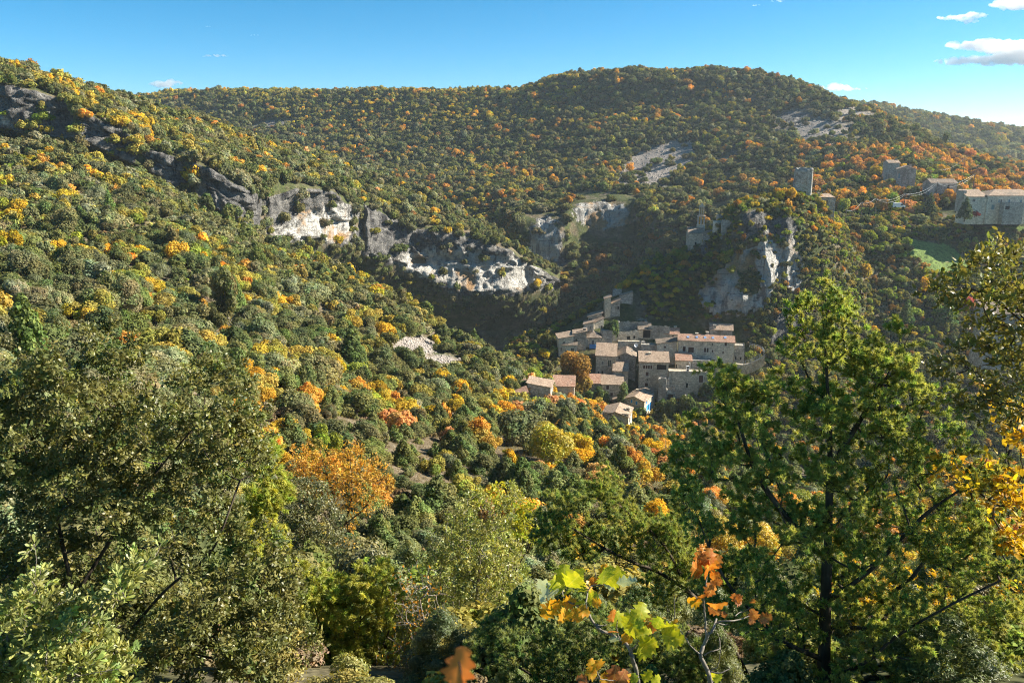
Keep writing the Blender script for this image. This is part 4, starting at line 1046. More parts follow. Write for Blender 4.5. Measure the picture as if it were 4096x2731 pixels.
# bell gable: two tiers of slender arches
bg_ = MB()
def frame_tier(mb, x0, x1, z0, z1, y, th, cols):
    w = (x1 - x0); pw = w * .16
    n = cols
    for i in range(n + 1):
        cx = x0 + w * i / n
        mb.box(cx - pw / 2, cx + pw / 2, y - th, y + th, z0, z1)
    mb.box(x0 - pw, x1 + pw, y - th * 1.15, y + th * 1.15, z1, z1 + w * .16)
    mb.box(x0 - pw, x1 + pw, y - th * 1.15, y + th * 1.15, z0 - w * .2, z0)
bx = cw * .88
zb = ch + 2.0
bg_.box(bx - 1.5, bx + 1.5, 4.0, 5.2, ch - 1, zb + .4)
frame_tier(bg_, bx - 1.2, bx + 1.2, zb + .9, zb + 4.0, 4.6, .5, 2)
frame_tier(bg_, bx - .8, bx + .8, zb + 4.9, zb + 7.8, 4.6, .42, 2)
bg_.quad((bx - .9, 4.1, zb + 8.05), (bx + .9, 4.1, zb + 8.05), (bx, 4.1, zb + 9.4)); bg_.quad((bx + .9, 5.1, zb + 8.05), (bx - .9, 5.1, zb + 8.05), (bx, 5.1, zb + 9.4))
bg_.quad((bx - .9, 4.1, zb + 8.05), (bx, 4.1, zb + 9.4), (bx, 5.1, zb + 9.4), (bx - .9, 5.1, zb + 8.05)); bg_.quad((bx + .9, 4.1, zb + 8.05), (bx + .9, 5.1, zb + 8.05), (bx, 5.1, zb + 9.4), (bx, 4.1, zb + 9.4))
bg_.build('bell_gable', STONE_PALE, chapel)
H2(262, 322, 538, 600, 312, 16, 6, 'side aisle of the chapel with a light coping', roof='sl', pitch=.3, name='chapel_aisle', cat='chapel', wall=STONE_GREY, deep=8)

def round_wall(px0, px1, ytop, ybot, d, label, name, cat, mat=None, jag=.3, facets=9, taper=.06, square=0.0, buttress=False, seed=3):
    """a thick round (or polygonal) tower with a broken top"""
    c0 = P((px0 + px1) / 2, ybot, d); top = P((px0 + px1) / 2, ytop, d)
    rad = float((P(px1, ybot, d)[0] - P(px0, ybot, d)[0]) / 2)
    H = float(top[2] - c0[2])
    root = ob(name, None, label=label, cat=cat, group='buildings on the rocky spur')
    root.location = c0 + np.array([0, rad, 0])
    n = facets * 6
    a = np.linspace(0, 2 * np.pi, n, endpoint=False)
    if square: rr = rad / np.maximum(np.maximum(np.abs(np.cos(a + square)), np.abs(np.sin(a + square))), .78) * .92
    else: rr = np.full(n, rad)
    rr = rr * (1 + .015 * fbm(np.stack([np.cos(a) * 3, np.sin(a) * 3, a * 0], -1), .8, 3, .6, seed))
    tj = H + jag * 2.2 * fbm(np.stack([np.cos(a) * rad, np.sin(a) * rad, a * 0], -1), 2.2, 3, .6, seed)
    rings = []
    zs = np.linspace(-7, 0, 3).tolist() + np.linspace(0, 1, 9)[1:].tolist()
    for z in zs:
        zz = (tj * z if z > 0 else np.full(n, z)); k = 1 + taper * (1 - max(z, 0))
        rings.append(np.stack([np.cos(a) * rr * k, np.sin(a) * rr * k, zz], -1))
    for z, k in ((1.0, .72), (.7, .72), (.55, .05)):
        rings.append(np.stack([np.cos(a) * rr * k, np.sin(a) * rr * k, tj * z], -1))
    G = np.array(rings); m = len(G)
    i = np.arange(m * n).reshape(m, n)
    q = np.stack([i[:-1], np.roll(i[:-1], -1, 1), np.roll(i[1:], -1, 1), i[1:]], -1).reshape(-1, 4)
    o = ob('wall', mesh_np('wall', G.reshape(-1, 3), [q], [mat or STONE_GREY]), root)
    if buttress:
        b = MB(); b.box(rad * .05, rad * .55, -rad * 1.12, -rad * .5, -6, H * .97); b.build('buttress', STONE_GREY, root)
    return root
a_, b_ = q2(866, 113), q2(988, 290)
round_wall(a_[0], b_[0], a_[1] + 1, b_[1], 316, 'tall square ruined castle keep with a ragged top on the crag', 'castle_tower', 'tower', STONE_GREY, .45, square=.3, buttress=True)
a_, b_ = q2(330, 462), q2(388, 580)
round_wall(a_[0], b_[0], a_[1], b_[1], 308, 'pale cylindrical wall tower beside the chapel', 'round_tower', 'tower', STONE_PALE, .12)
a_, b_ = q2(354, 420), q2(402, 470)
round_wall(a_[0], b_[0], a_[1], b_[1], 314, 'squat broken turret standing behind the pale round tower', 'ruined_turret', 'ruin', STONE_GREY, .5)
H2(388, 480, 458, 520, 312, -8, 1.2, 'rough rampart wall climbing from the round tower to the rocks', roof='ruin', wall=STONE_GREY, deep=8, topjag=.8, name='rampart_wall', cat='wall')
H2(990, 1112, 306, 372, 318, -2, 7, 'ruined house with a low pink roof right of the castle keep', roof='sf', pitch=.18, wall=STONE_GREY, tile=TILE, ops=[(.62, .72, -.1, .65, 'd')], chim=[(.35, .6, .3)], deep=9, name='ruined_house', cat='ruin')
H2(1070, 1124, 318, 384, 316, 10, 3, 'broken pier of masonry at the end of the ruined spur house', roof='ruin', wall=STONE_GREY, deep=9, topjag=1.0, name='broken_pier', cat='ruin')

# ------------------------------------------------------------------ farm hillside on the right
def q3(x, y): return 825 + 0.08461 * x, 150 + 0.08461 * y
def H3(x0, x1, ye, yb, d, yaw, D, label, **kw):
    a = q3(x0, ye); b = q3(x1, yb)
    return house(a[0], b[0], a[1], b[1], d, yaw, D, label, group='farmhouses on the upper hillside', **kw)
H3(745, 880, 148, 235, 440, 4, 10, 'upper farmhouse with a pale roof among orange trees', roof='gx', pitch=.34, wall=STONE_GREY, chim=[(.9, .5, .2)], name='farmhouse', cat='farmhouse', deep=8)
H3(846, 1076, 222, 325, 415, 22, 12, 'grey stone farmhouse with a wide gable among orange trees', roof='gy', pitch=.36, wall=STONE_GREY, ops=[(.1, .15, .0, .45, 't')], chim=[(.55, .4, -.2), (.72, .6, .3)], name='farmhouse', cat='farmhouse', deep=8, frame=SHUT_TEAL)
H3(1250, 1560, 385, 450, 385, 4, 12, 'long low barn with a dark roof and an arched door', roof='gx', pitch=.34, wall=STONE_GREY, tile=TILE_DARK, ops=[(.62, .72, -.4, .6, 'g')], name='barn', cat='barn', deep=8)
H3(1665, 1905, 548, 705, 338, 2, 10, 'lower wing of the big farmhouse with red creeper on its wall', roof='sf', pitch=.3, wall=STONE_PALE, tile=TILE, ops=[(.28, .42, .62, .80, 'w'), (.05, .30, .12, .30, 'd')], name='farmhouse_wing', cat='farmhouse', deep=6)
H3(1905, 2560, 535, 700, 337, 1, 12, 'big pale farmhouse with a long pink roof and blue grey shutters', roof='hip', pitch=.36, wall=STONE_PALE, tile=TILE, ops=[(.065, .09, .54, .70, 'w'), (.20, .23, .52, .72, 't'), (.24, .27, .52, .72, 'w'), (.385, .42, .5, .72, 't'), (.09, .15, .0, .34, 'G'), (.30, .40, .0, .28, 'g'), (.6, .64, .5, .7, 't'), (.8, .84, .5, .7, 't')], chim=[(.04, .5, -1.2)], name='farmhouse', cat='farmhouse', deep=6, frame=DRESSED)
H3(1620, 1672, 478, 560, 341, 0, 6, 'dark end wall rising behind the creeper clad wing', roof='flat', wall=STONE_GREY, name='end_wall', cat='wall', deep=6)
H3(2110, 2352, 622, 705, 333, 1, 3, 'stone terrace with a dark arch in front of the big farmhouse', roof='flat', wall=STONE_GREY, ops=[(.08, .3, .05, .55, 'g')], name='stone_terrace', cat='terrace', deep=6)
# terraced house roof glimpsed at the lower right edge
house(985, 1060, 313, 340, 205, 4, 9, 'grey roofed house glimpsed through the branches at the edge', roof='sf', pitch=.3, wall=STONE_GREY, tile=TILE_DARK, name='valley_house', cat='house', deep=8)
print('houses', NHOUSE[0], round(time.time() - T0, 1))
# ------------------------------------------------------------------ small things in the village and on the hillside
def dish(px, py, d, label, rad=.75, yaw=20):
    root = ob('satellite_dish', None, label=label, cat='satellite dish', group='satellite dishes')
    root.location = P(px, py, d); root.rotation_euler = (0, 0, R(yaw))
    n = 16; rings = []
    for k in range(5):
        t = k / 4
        a = np.linspace(0, 2 * np.pi, n, endpoint=False)
        rings.append(np.stack([np.cos(a) * rad * t, np.full(n, -.35 * rad * t * t), np.sin(a) * rad * t], -1))
    G = np.array(rings)
    i = np.arange(5 * n).reshape(5, n)
    q = np.stack([i[:-1], np.roll(i[:-1], -1, 1), np.roll(i[1:], -1, 1), i[1:]], -1).reshape(-1, 4)
    V = G.reshape(-1, 3)
    V2 = V + np.array([0, .05, 0])
    ob('bowl', mesh_np('bowl', np.concatenate([V, V2]), [q, q[:, ::-1] + len(V)], [WHITE], smooth=True), root)
    v, f = tube([(0, 0, -rad * .9), (0, -rad * .9, -rad * .1)], [.04, .04], 5); ob('feed_arm', mesh_np('feed_arm', v, [f], [METAL]), root)
    v, f = tube([(0, .1, 0), (0, .15, -rad - 1.2)], [.07, .07], 6); ob('mast', mesh_np('mast', v, [f], [METAL]), root)
dish(*q1(1065, 642), 273, 'white satellite dish lower down on the garden terrace', .75)
dish(*q1(1122, 622), 276, 'white satellite dish higher up by the brown grass', .75, -15)
dish(*q1(1077, 800), 263, 'small white satellite dish fixed between the cottage and the loggia house', .55, 40)

def prop_box(name, px, py, d, w, dp, h, mat, label, cat, parts=()):
    root = ob(name, None, label=label, cat=cat)
    root.location = P(px, py, d)
    b = MB(); b.box(-w / 2, w / 2, 0, dp, 0, h); b.build('body', mat, root)
    for (nm, x0, x1, y0, y1, z0, z1, m) in parts:
        b = MB(); b.box(x0, x1, y0, y1, z0, z1); b.build(nm, m, root)
    return root
x, y = q1(1472, 852)
prop_box('heat_pump', x, y, 257.5, 1.0, .5, 1.9, WHITE, 'white two fan heat pump standing on the terrace edge', 'heat pump', [('fan', -.3, .3, -.03, 0, 1.08, 1.68, DARK), ('fan', -.3, .3, -.03, 0, .22, .82, DARK)])
x, y = q1(737, 672)
prop_box('blue_tank', x, y, 273, 3.2, 1.6, 1.3, BLUE_TARP, 'blue plastic water tank beside the small hipped house', 'water tank', [('lid', -1.65, 1.65, -.05, 1.65, 1.3, 1.42, BLUE_TARP)])
x, y = q1(1190, 1150)
# drainpipe on the low annex
v, f = tube([P(*q1(1478, 768), 261.2), P(*q1(1490, 790), 261.2), P(*q1(1490, 850), 260.8)], [.09] * 3, 6)
ob('drainpipe', mesh_np('drainpipe', v, [f], [WHITE], smooth=True), label='white drainpipe running down the low annex wall', cat='drainpipe')

# footbridge path with railings at the right end of the village
def rail(pts, d0, label, n=9):
    root = ob('railing', None, label=label, cat='railing', group='metal railings by the village path')
    path = [P(*q1(a, b), c) for a, b, c in pts]
    path = np.array(path); root.location = path[0]
    rel = path - path[0]
    t = np.linspace(0, len(rel) - 1, n * 2)
    fine = np.stack([np.interp(t, np.arange(len(rel)), rel[:, k]) for k in range(3)], -1)
    for k, z in enumerate((1.0, .5)):
        v, f = tube(fine + np.array([0, 0, z]), np.full(len(fine), .05), 5); ob('rail', mesh_np('rail', v, [f], [METAL]), root)
    for p in fine[::2]:
        v, f = tube([p + np.array([0, 0, -.4]), p + np.array([0, 0, 1.02])], [.05, .05], 5); ob('post', mesh_np('post', v, [f], [METAL]), root)
rail([(1958, 650, 268), (2010, 662, 266), (2055, 680, 263), (2072, 710, 260)], 0, 'grey railing along the upper path at the end of the village')
rail([(1905, 788, 260), (1960, 778, 258), (1985, 765, 256), (2045, 735, 254)], 0, 'grey railing along the lower path at the end of the village')
pb = MB()
pl = [P(*q1(a, b), c) for a, b, c in ((1830, 792, 262), (1905, 800, 260), (1960, 790, 258), (1985, 778, 256), (2050, 745, 254), (2080, 720, 252))]
for a, b in zip(pl[:-1], pl[1:]):
    w = np.array([.5, 1.6, 0])
    a0, b0 = np.array(a), np.array(b)
    pb.quad(a0, b0, b0 + w, a0 + w); pb.quad(a0 - [0, 0, 3.5], b0 - [0, 0, 3.5], b0, a0)
pb.build('village_path', STONE, kind='structure')

# ------------------------------------------------------------------ telegraph poles and sagging wires on the hillside
POLE_MAT = plain('creosoted_wood', (0.10, 0.08, 0.065))
WIRE_MAT = plain('bare_aluminium_wire', (0.75, 0.72, 0.68), .35, .6)
def pole(px, ytop, ybot, d, label):
    root = ob('utility_pole', None, label=label, cat='utility pole', group='utility poles on the hillside')
    b = P(px, ybot, d); t = P(px, ytop, d); h = float(t[2] - b[2])
    root.location = b
    v, f = tube([(0, 0, -2), (0, 0, h)], [.17, .12], 7); ob('shaft', mesh_np('shaft', v, [f], [POLE_MAT], smooth=True), root)
    m = MB(); m.box(-.6, .6, -.06, .06, h - .5, h - .38); m.build('crossarm', METAL, root)
    return Vector(t) - Vector((0, 0, .4))
X3 = lambda x, y, d: (*q3(x, y), d)
tops = {}
for key, (x, yt, yb_, d, lab) in dict(
        a=(245, 690, 790, 320, 'short utility pole nearest the ruined spur house'), b=(428, 608, 730, 333, 'utility pole behind the lime green tree'), c=(596, 560, 690, 344, 'dark utility pole left of the white van'),
        d=(942, 500, 600, 356, 'utility pole above the white van'), e=(1322, 370, 470, 372, 'double utility pole where the lane bends'), f=(1757, 275, 390, 392, 'tall utility pole above the big farmhouse roof'),
        g=(1640, 90, 215, 450, 'highest utility pole beside the upper road')).items():
    u, yt2 = q3(x, yt); yb2 = q3(x, yb_)[1]
    tops[key] = pole(u, yt2, yb2, d, lab)
def wire(p, q, sag, label, off=(0, 0, 0)):
    p = Vector(p) + Vector(off); q = Vector(q) + Vector(off)
    t = np.linspace(0, 1, 18)
    pts = np.array([p.lerp(q, a) - Vector((0, 0, 4 * sag * a * (1 - a))) for a in t])
    v, f = tube(pts, np.full(18, .028), 5)
    ob('overhead_wire', mesh_np('overhead_wire', v, [f], [WIRE_MAT]), label=label, cat='wire', group='overhead wires on the hillside')
for a, b, s, l in (('a', 'b', 1.6, 'overhead wire between the short pole and the lime green tree'), ('b', 'c', .9, 'overhead wire left of the dark utility pole'), ('c', 'd', 1.6, 'overhead wire over the white van'),
                   ('d', 'e', 1.8, 'overhead wire climbing to the bend in the lane'), ('e', 'f', 2.4, 'overhead wire above the long low barn')):
    wire(tops[a], tops[b], s, l)
wire(tops['e'], tops['f'], 3.2, 'slacker second wire above the long low barn', (0.5, 0, -.3))
wire(tops['c'], tops['d'], 2.4, 'slacker second wire over the white van', (.5, 0, -.2))
wire(tops['d'], tops['e'], 2.6, 'slacker second wire climbing to the bend in the lane', (.5, 0, -.2))
wire(Vector(P(*q3(1350, 225), 440)), tops['g'], 2.0, 'overhead wire running up to the highest pole')

# ------------------------------------------------------------------ white van on the hillside track
def van(px, py, d, label):
    root = ob('white_van', None, label=label, cat='van')
    root.location = P(px, py, d); root.rotation_euler = (0, 0, R(-18))
    prof = np.array([[-2.4, .4], [2.3, .4], [2.45, .6], [2.4, 1.05], [1.75, 1.25], [1.15, 1.95], [.9, 2.1], [-2.2, 2.15], [-2.45, 1.95]])
    n = len(prof); V = np.concatenate([np.stack([prof[:, 0], np.full(n, s * .95), prof[:, 1]], -1) for s in (-1, 1)])
    b = MB(); b.add(V, [tuple(range(n)), tuple(range(2 * n - 1, n - 1, -1))] + [(i, i + n, (i + 1) % n + n, (i + 1) % n) for i in range(n)]); b.build('body', WHITE, root)
    g = MB(); g.quad((1.2, -.965, 1.3), (1.7, -.965, 1.3), (1.15, -.965, 1.85), (.5, -.965, 1.85), (.5, -.965, 1.3)); g.build('side_window', GLASS, root)
    g = MB(); g.quad((1.80, -.8, 1.27), (1.80, .8, 1.27), (1.21, .8, 1.93), (1.21, -.8, 1.93)); g.build('windscreen', GLASS, root)
    for x in (-1.5, 1.5):
        for s in (-1, 1):
            v, f = tube([(x, s * .72, .36), (x, s * .97, .36)], [.36, .36], 14)
            w = ob('wheel', mesh_np('wheel', v, [f, np.array([list(range(14))[::-1]]), np.array([list(range(14, 28))])], [DARK]), root)
van(*q3(872, 682), 349, 'white van parked on the hillside track under the wires')

# lane on the hillside, laid just above the ground
def lane(pts, w, label, name='road'):
    c = np.array([P(*q3(x, y), 100) for x, y in pts])
    out = []
    for (x, y) in pts:
        u, v = q3(x, y)
        dr = Vector(P(u, v, 1)).normalized()
        h = BVH.ray_cast(Vector((0, 0, 0)), dr)
        if h[0]: out.append(np.array(h[0]))
    out = np.array(out)
    tt = np.linspace(0, len(out) - 1, len(out) * 6)
    fine = np.stack([np.interp(tt, np.arange(len(out)), out[:, k]) for k in range(3)], -1)
    tg = norm(np.gradient(fine, axis=0)); sd = norm(np.cross(tg, [0, 0, 1]))
    L, Rr = fine + sd * w, fine - sd * w
    for A in (L, Rr):
        for i in range(len(A)):
            z = ground_z(A[i, 0], A[i, 1], fine[i, 2] + 4)
            A[i, 2] = max(fine[i, 2], (z if z is not None else fine[i, 2])) + .25
    n = len(fine); V = np.concatenate([L, Rr]); q = np.array([[i, i + 1, i + 1 + n, i + n] for i in range(n - 1)])
    ob(name, mesh_np(name, V, [q], [ROAD], smooth=True), kind='structure')
ROAD = plain('gravel_lane', (0.42, 0.38, 0.34), .95, .1)
lane([(1400, 605), (1390, 570), (1420, 540), (1490, 505), (1560, 470)], 2.2, 'lane')
lane([(1590, 265), (1660, 240), (1780, 205), (1730, 180), (1650, 150)], 2.6, 'upper road')
lane([(985, 690), (1060, 680), (1130, 660)], 1.6, 'track')
# ------------------------------------------------------------------ close trees and shrubs, grown branch by branch
def lobe_points(r, lobes, n, d, thick, shell=0.25, clump=None):
    if clump:                       # tips gather in tufts
        nc, cr = clump
        c = lobe_points0(r, lobes, nc, d, thick, shell)
        i = np.concatenate([np.arange(nc), r.integers(0, nc, max(0, n - nc))])
        return c[i] + rdir(r, len(i)) * (cr * r.uniform(.1, 1, (len(i), 1)) ** .6) * np.array([1, 1, .8])
    return lobe_points0(r, lobes, n, d, thick, shell)
def lobe_points0(r, lobes, n, d, thick, shell=0.25):
    """points filling ellipsoids given as (px, py, rx, ry[, d]) in the frame at d metres"""
    A = np.array([l[2] * l[3] for l in lobes], float)
    li = r.choice(len(lobes), n, p=A / A.sum())
    u = rdir(r, n) * (r.uniform(shell, 1, (n, 1)) ** (1 / 2.2))
    out = np.zeros((n, 3))
    for i, l in enumerate(lobes):
        m = li == i
        dd = l[4] if len(l) > 4 else d
        c = P(l[0], l[1], dd); s = dd / F
        out[m] = c + u[m] * np.array([l[2] * s, thick * (0.55 + .45 * l[2] / 60), l[3] * s])
    return out

def grow(r, stems, tips, wander=.05, bias=.25):
    """connect every tip to the nearest growing branch. stems: list of polylines (first point of the first = root)"""
    cap = sum(len(s) for s in stems) * 14 + len(tips) * 4 + 10
    N = np.zeros((cap, 3)); par = np.full(cap, -1); dist = np.zeros(cap); n = 0
    for s in stems:
        s = np.asarray(s, float)
        tt = np.linspace(0, len(s) - 1, (len(s) - 1) * 10 + 1)
        f = np.stack([pinterp(tt, np.arange(len(s)), s[:, k]) for k in range(3)], -1)
        if n: pi = int(np.argmin(((N[:n] - f[0]) ** 2).sum(1)))
        else: pi = -1
        for k, p in enumerate(f):
            N[n] = p; par[n] = pi
            dist[n] = 0 if pi < 0 else dist[pi] + np.linalg.norm(p - N[pi])
            pi = n; n += 1
    order = np.argsort(((tips - N[0]) ** 2).sum(1))
    tipn = np.zeros(len(tips), int)
    for t in order:
        e = tips[t]
        dv = N[:n] - e
        dd = np.sqrt((dv ** 2).sum(1))
        cost = dd * (1 + .35 * np.clip(dv[:, 2] / np.maximum(dd, 1e-6), 0, 1)) + bias * dist[:n] * .3
        j = int(np.argmin(cost))
        L = dd[j]; k = 2 if L < .25 else 3
        a = N[j].copy(); pj = j
        off = r.normal(0, wander * L, 3) + np.array([0, 0, -.06 * L])
        for q in range(1, k + 1):
            w = q / k
            p = a + (e - a) * w + off * 4 * w * (1 - w)
            N[n] = p; par[n] = pj; dist[n] = dist[pj] + np.linalg.norm(p - N[pj]); pj = n; n += 1
        tipn[t] = pj
    return N[:n], par[:n], tipn

def branch_mesh(N, par, rtip=.002, p=2.3, rmax=.2, sides=5):
    n = len(N)
    acc = np.zeros(n)
    haschild = np.zeros(n, bool); haschild[par[par >= 0]] = True
    acc[~haschild] = rtip ** p
    for i in range(n - 1, 0, -1):
        if par[i] >= 0: acc[par[i]] += acc[i]
    rad = np.minimum(acc ** (1 / p), rmax)
    e = np.nonzero(par >= 0)[0]
    a, b = N[par[e]], N[e]
    T = norm(b - a)
    ref = np.where(np.abs(T[:, 2:3]) < .9, np.array([[0, 0, 1.]]), np.array([[1., 0, 0]]))
    A = norm(np.cross(T, ref)); B = np.cross(T, A)
    an = np.linspace(0, 2 * np.pi, sides, endpoint=False)
    ring = A[:, None] * np.cos(an)[None, :, None] + B[:, None] * np.sin(an)[None, :, None]
    r0 = np.minimum(rad[par[e]], rad[e] * 1.35)
    V = np.concatenate([a[:, None] + ring * r0[:, None, None], b[:, None] + ring * rad[e][:, None, None]], 1)
    m = len(e); i0 = np.arange(m)[:, None] * 2 * sides; k = np.arange(sides)[None]
    q = np.stack([i0 + k, i0 + (k + 1) % sides, i0 + sides + (k + 1) % sides, i0 + sides + k], -1).reshape(-1, 4)
    return V.reshape(-1, 3), q, rad

def leaf_cloud(r, N, par, tipn, per, tmpl, size, spread, along=.6, up=.5, out=.6, droop=0.0, jit=.6, extra_nodes=None):
    ends = N[tipn]; starts = N[par[tipn]]
    d = norm(ends - starts); L = np.linalg.norm(ends - starts, axis=1)
    n = len(tipn) * per
    i = np.repeat(np.arange(len(tipn)), per)
    t = 1 - along * r.uniform(0, 1, n) ** 1.2
    pos = starts[i] + (ends - starts)[i] * t[:, None] + rdir(r, n) * (spread * r.uniform(.1, 1, (n, 1)))
    rad = norm(np.cross(d[i], rdir(r, n)))
    x = norm(d[i] * (1 - out) + rad * out + np.array([0, 0, -droop]) + rdir(r, n) * .25)
    nd = norm(np.array([0, 0, up]) + rdir(r, n) * jit + rad * .2)
    V, Fc = stamp(*tmpl, pos, x, nd, size * r.uniform(.6, 1.25, n))
    base = np.clip(r.normal(.5, .2, len(tipn)), 0, 1)
    v = np.repeat(np.clip(base[i] + r.normal(0, .17, n), 0, 1), len(tmpl[0]))
    hh = np.repeat(np.clip(r.normal(.5, .22, len(tipn)), 0, 1)[i], len(tmpl[0]))
    return V, Fc, (v, hh)

def near_tree(name, label, cat, seed, stems, lobes, d, thick, ntips, per, tmpl, size, spread, tint, mat, rtip=.0022, rmax=.06, bark=None, group=None, shell=.25, crown_name='crown', wander=.06, pipe=2.3, clump=None, **kw):
    r = np.random.default_rng(seed)
    tips = lobe_points(r, lobes, ntips, d, thick, shell, clump)
    N, par, tipn = grow(r, stems, tips, wander)
    root = ob(name, None, label=label, cat=cat, group=group)
    base = np.array(stems[0][0], float)
    root.location = base
    BV, BF, rad = branch_mesh(N, par, rtip, pipe, rmax)
    ob('trunk', mesh_np('trunk', BV - base, [BF], [bark or MAT_BARK], smooth=True), root)
    V, Fc, v = leaf_cloud(r, N, par, tipn, per, tmpl, size, spread, **kw)
    o = ob(crown_name, mesh_np(crown_name, V - base, [Fc], [mat], dict(v=v[0], h=v[1]), smooth=False), root)
    o['tint'] = [float(c) for c in tint]
    o['kind'] = 'stuff'
    return root, N, par, tipn, base

def pix_path(pts): return [P(*p) for p in pts]

# --- the big evergreen oak filling the lower left
near_tree('holm_oak', 'large dark evergreen oak with glossy small leaves filling the lower left corner', 'tree', 101,
    [pix_path([(95, 800, 6.4), (92, 690, 6.4), (84, 630, 6.4), (66, 560, 6.5), (52, 490, 6.6), (60, 420, 6.6)]), pix_path([(88, 660, 6.4), (120, 640, 6.2), (165, 590, 6.1), (215, 545, 6.1), (240, 480, 6.3)]), pix_path([(75, 595, 6.4), (110, 540, 6.6), (150, 480, 6.7), (200, 420, 6.7)]),
     pix_path([(92, 690, 6.4), (150, 668, 5.9), (220, 640, 5.6), (270, 620, 5.5)]), pix_path([(60, 520, 6.5), (30, 460, 6.5), (15, 420, 6.5)])],
    [(60, 405, 72, 58), (92, 362, 44, 34), (18, 425, 48, 66), (205, 402, 58, 50), (238, 440, 42, 46), (120, 465, 88, 50), (55, 515, 78, 60), (180, 495, 74, 46), (200, 365, 22, 16), (240, 575, 50, 38, 5.7), (268, 640, 58, 55, 5.5), (205, 640, 70, 60, 5.6), (110, 600, 85, 55), (30, 600, 60, 60), (130, 655, 80, 40)],
    6.5, .85, 3300, 38, (OVAL_V[[0, 1, 3, 4, 6, 7]], np.array([[0, 1, 2], [1, 3, 4], [1, 4, 2], [3, 5, 4]])), .038, .065, (0.185, 0.185, 0.062), MAT_GLOSS, clump=(600, .15), rtip=.0017, rmax=.075, up=.55, shell=.2)

# --- olive green shrub at the bottom left corner
near_tree('phillyrea_shrub', 'pale olive shrub with upright spoon shaped leaves at the bottom left edge', 'shrub', 102,
    [pix_path([(30, 760, 3.0), (35, 690, 3.0), (40, 640, 3.0), (60, 600, 3.0)]), pix_path([(40, 680, 3.0), (80, 630, 3.0), (115, 590, 3.05), (146, 562, 3.1)]), pix_path([(35, 700, 3.0), (80, 675, 2.9), (120, 668, 2.9)]), pix_path([(30, 720, 3.0), (10, 660, 3.0), (8, 600, 3.0)])],
    [(18, 605, 26, 26), (55, 620, 34, 26), (15, 655, 34, 34), (70, 655, 40, 28), (100, 676, 44, 14), (35, 585, 14, 12), (130, 572, 18, 12), (120, 590, 18, 8), (146, 560, 5, 6), (85, 612, 16, 10), (40, 540, 4, 5)],
    3.0, .28, 800, 15, (SPOON_V, SPOON_F), .036, .012, (0.31, 0.33, 0.11), MAT_GLOSS, rtip=.0014, rmax=.014, along=.75, up=.1, out=.42, jit=.9, bark=MAT_GREYBARK, shell=.0)

# --- the juniper on the right
JUN_LOBES = [(820, 284, 10, 16), (832, 312, 28, 20), (856, 298, 11, 15), (799, 320, 9, 14), (814, 345, 30, 24), (850, 350, 34, 24), (911, 335, 9, 14), (895, 352, 24, 18), (888, 372, 36, 22), (928, 382, 14, 7), (720, 385, 24, 22), (716, 370, 10, 12), (742, 402, 26, 22), (765, 378, 16, 18), (800, 398, 40, 30), (850, 402, 45, 30), (900, 412, 36, 30),
             (712, 440, 38, 24), (688, 470, 26, 28), (760, 450, 45, 32), (830, 460, 50, 38), (900, 460, 48, 34), (950, 446, 28, 20), (980, 472, 30, 26), (696, 512, 32, 22), (770, 520, 62, 32), (860, 530, 70, 38), (950, 530, 52, 40), (1005, 540, 30, 45), (750, 590, 62, 40), (870, 600, 80, 44), (985, 600, 50, 50), (820, 655, 95, 36), (950, 660, 80, 38)]
jr = near_tree('juniper_tree', 'tall spiky juniper with a pointed top and dark brown cones', 'tree', 103,
    [pix_path([(826, 790, 4.3), (824, 690, 4.3), (826, 600, 4.3), (829, 520, 4.3), (830, 440, 4.3), (826, 360, 4.3), (822, 300, 4.3)]), pix_path([(828, 560, 4.3), (790, 520, 4.2), (755, 470, 4.2), (735, 410, 4.2), (720, 375, 4.2)]), pix_path([(829, 600, 4.3), (880, 560, 4.2), (930, 510, 4.2), (975, 480, 4.2)]),
     pix_path([(829, 470, 4.3), (860, 420, 4.3), (890, 370, 4.3), (912, 330, 4.3)]), pix_path([(824, 660, 4.3), (770, 630, 4.1), (720, 570, 4.1), (695, 510, 4.1)]), pix_path([(824, 680, 4.3), (880, 650, 4.0), (940, 610, 4.0), (1000, 580, 4.0)]), pix_path([(826, 640, 4.3), (860, 590, 4.6), (900, 540, 4.6)])],
    JUN_LOBES, 4.25, .45, 6800, 78, (NEED_V * np.array([1, 1.35, 1]), NEED_F), .0225, .012, (0.37, 0.40, 0.125), MAT_NEEDLE, clump=(1150, .066), pipe=2.05, rtip=.0011, rmax=.046, along=1.0, up=.2, out=.62, jit=.9, shell=.1)
# cones: dark berries along the top shoots, green ones lower down
def cones(root, base, spots, n, seed, mat, rad=.0045, d=4.2):
    r = np.random.default_rng(seed); parts = []
    for (px, py, s) in spots:
        for _ in range(n):
            c = P(px + r.normal(0, s), py + r.normal(0, s * .8), d + r.normal(0, .03) - .05)
            parts.append((ICO_V * rad * r.uniform(.8, 1.2) + c - base, ICO_F))
    V, Fs = join(parts)
    o = ob('cones', mesh_np('cones', V, [np.concatenate(Fs)], [mat], smooth=True), root); o['kind'] = 'stuff'
CONE_BROWN = plain('ripe_juniper_cone', (0.075, 0.035, 0.03), .45, .4)
CONE_GREEN = plain('unripe_juniper_cone', (0.20, 0.28, 0.22), .5, .3)
cones(jr[0], jr[4], [(820, 292, 3.5), (824, 298, 3), (831, 309, 4.5), (826, 313, 4), (805, 311, 3), (813, 310, 3), (854, 291, 3.5), (860, 293, 2.5), (838, 307, 3), (800, 329, 2), (812, 332, 3), (818, 345, 3), (789, 324, 1.5), (880, 352, 1.5), (888, 350, 1.5), (806, 340, 2), (920, 360, 1), (848, 316, 2)], 9, 11, CONE_BROWN)
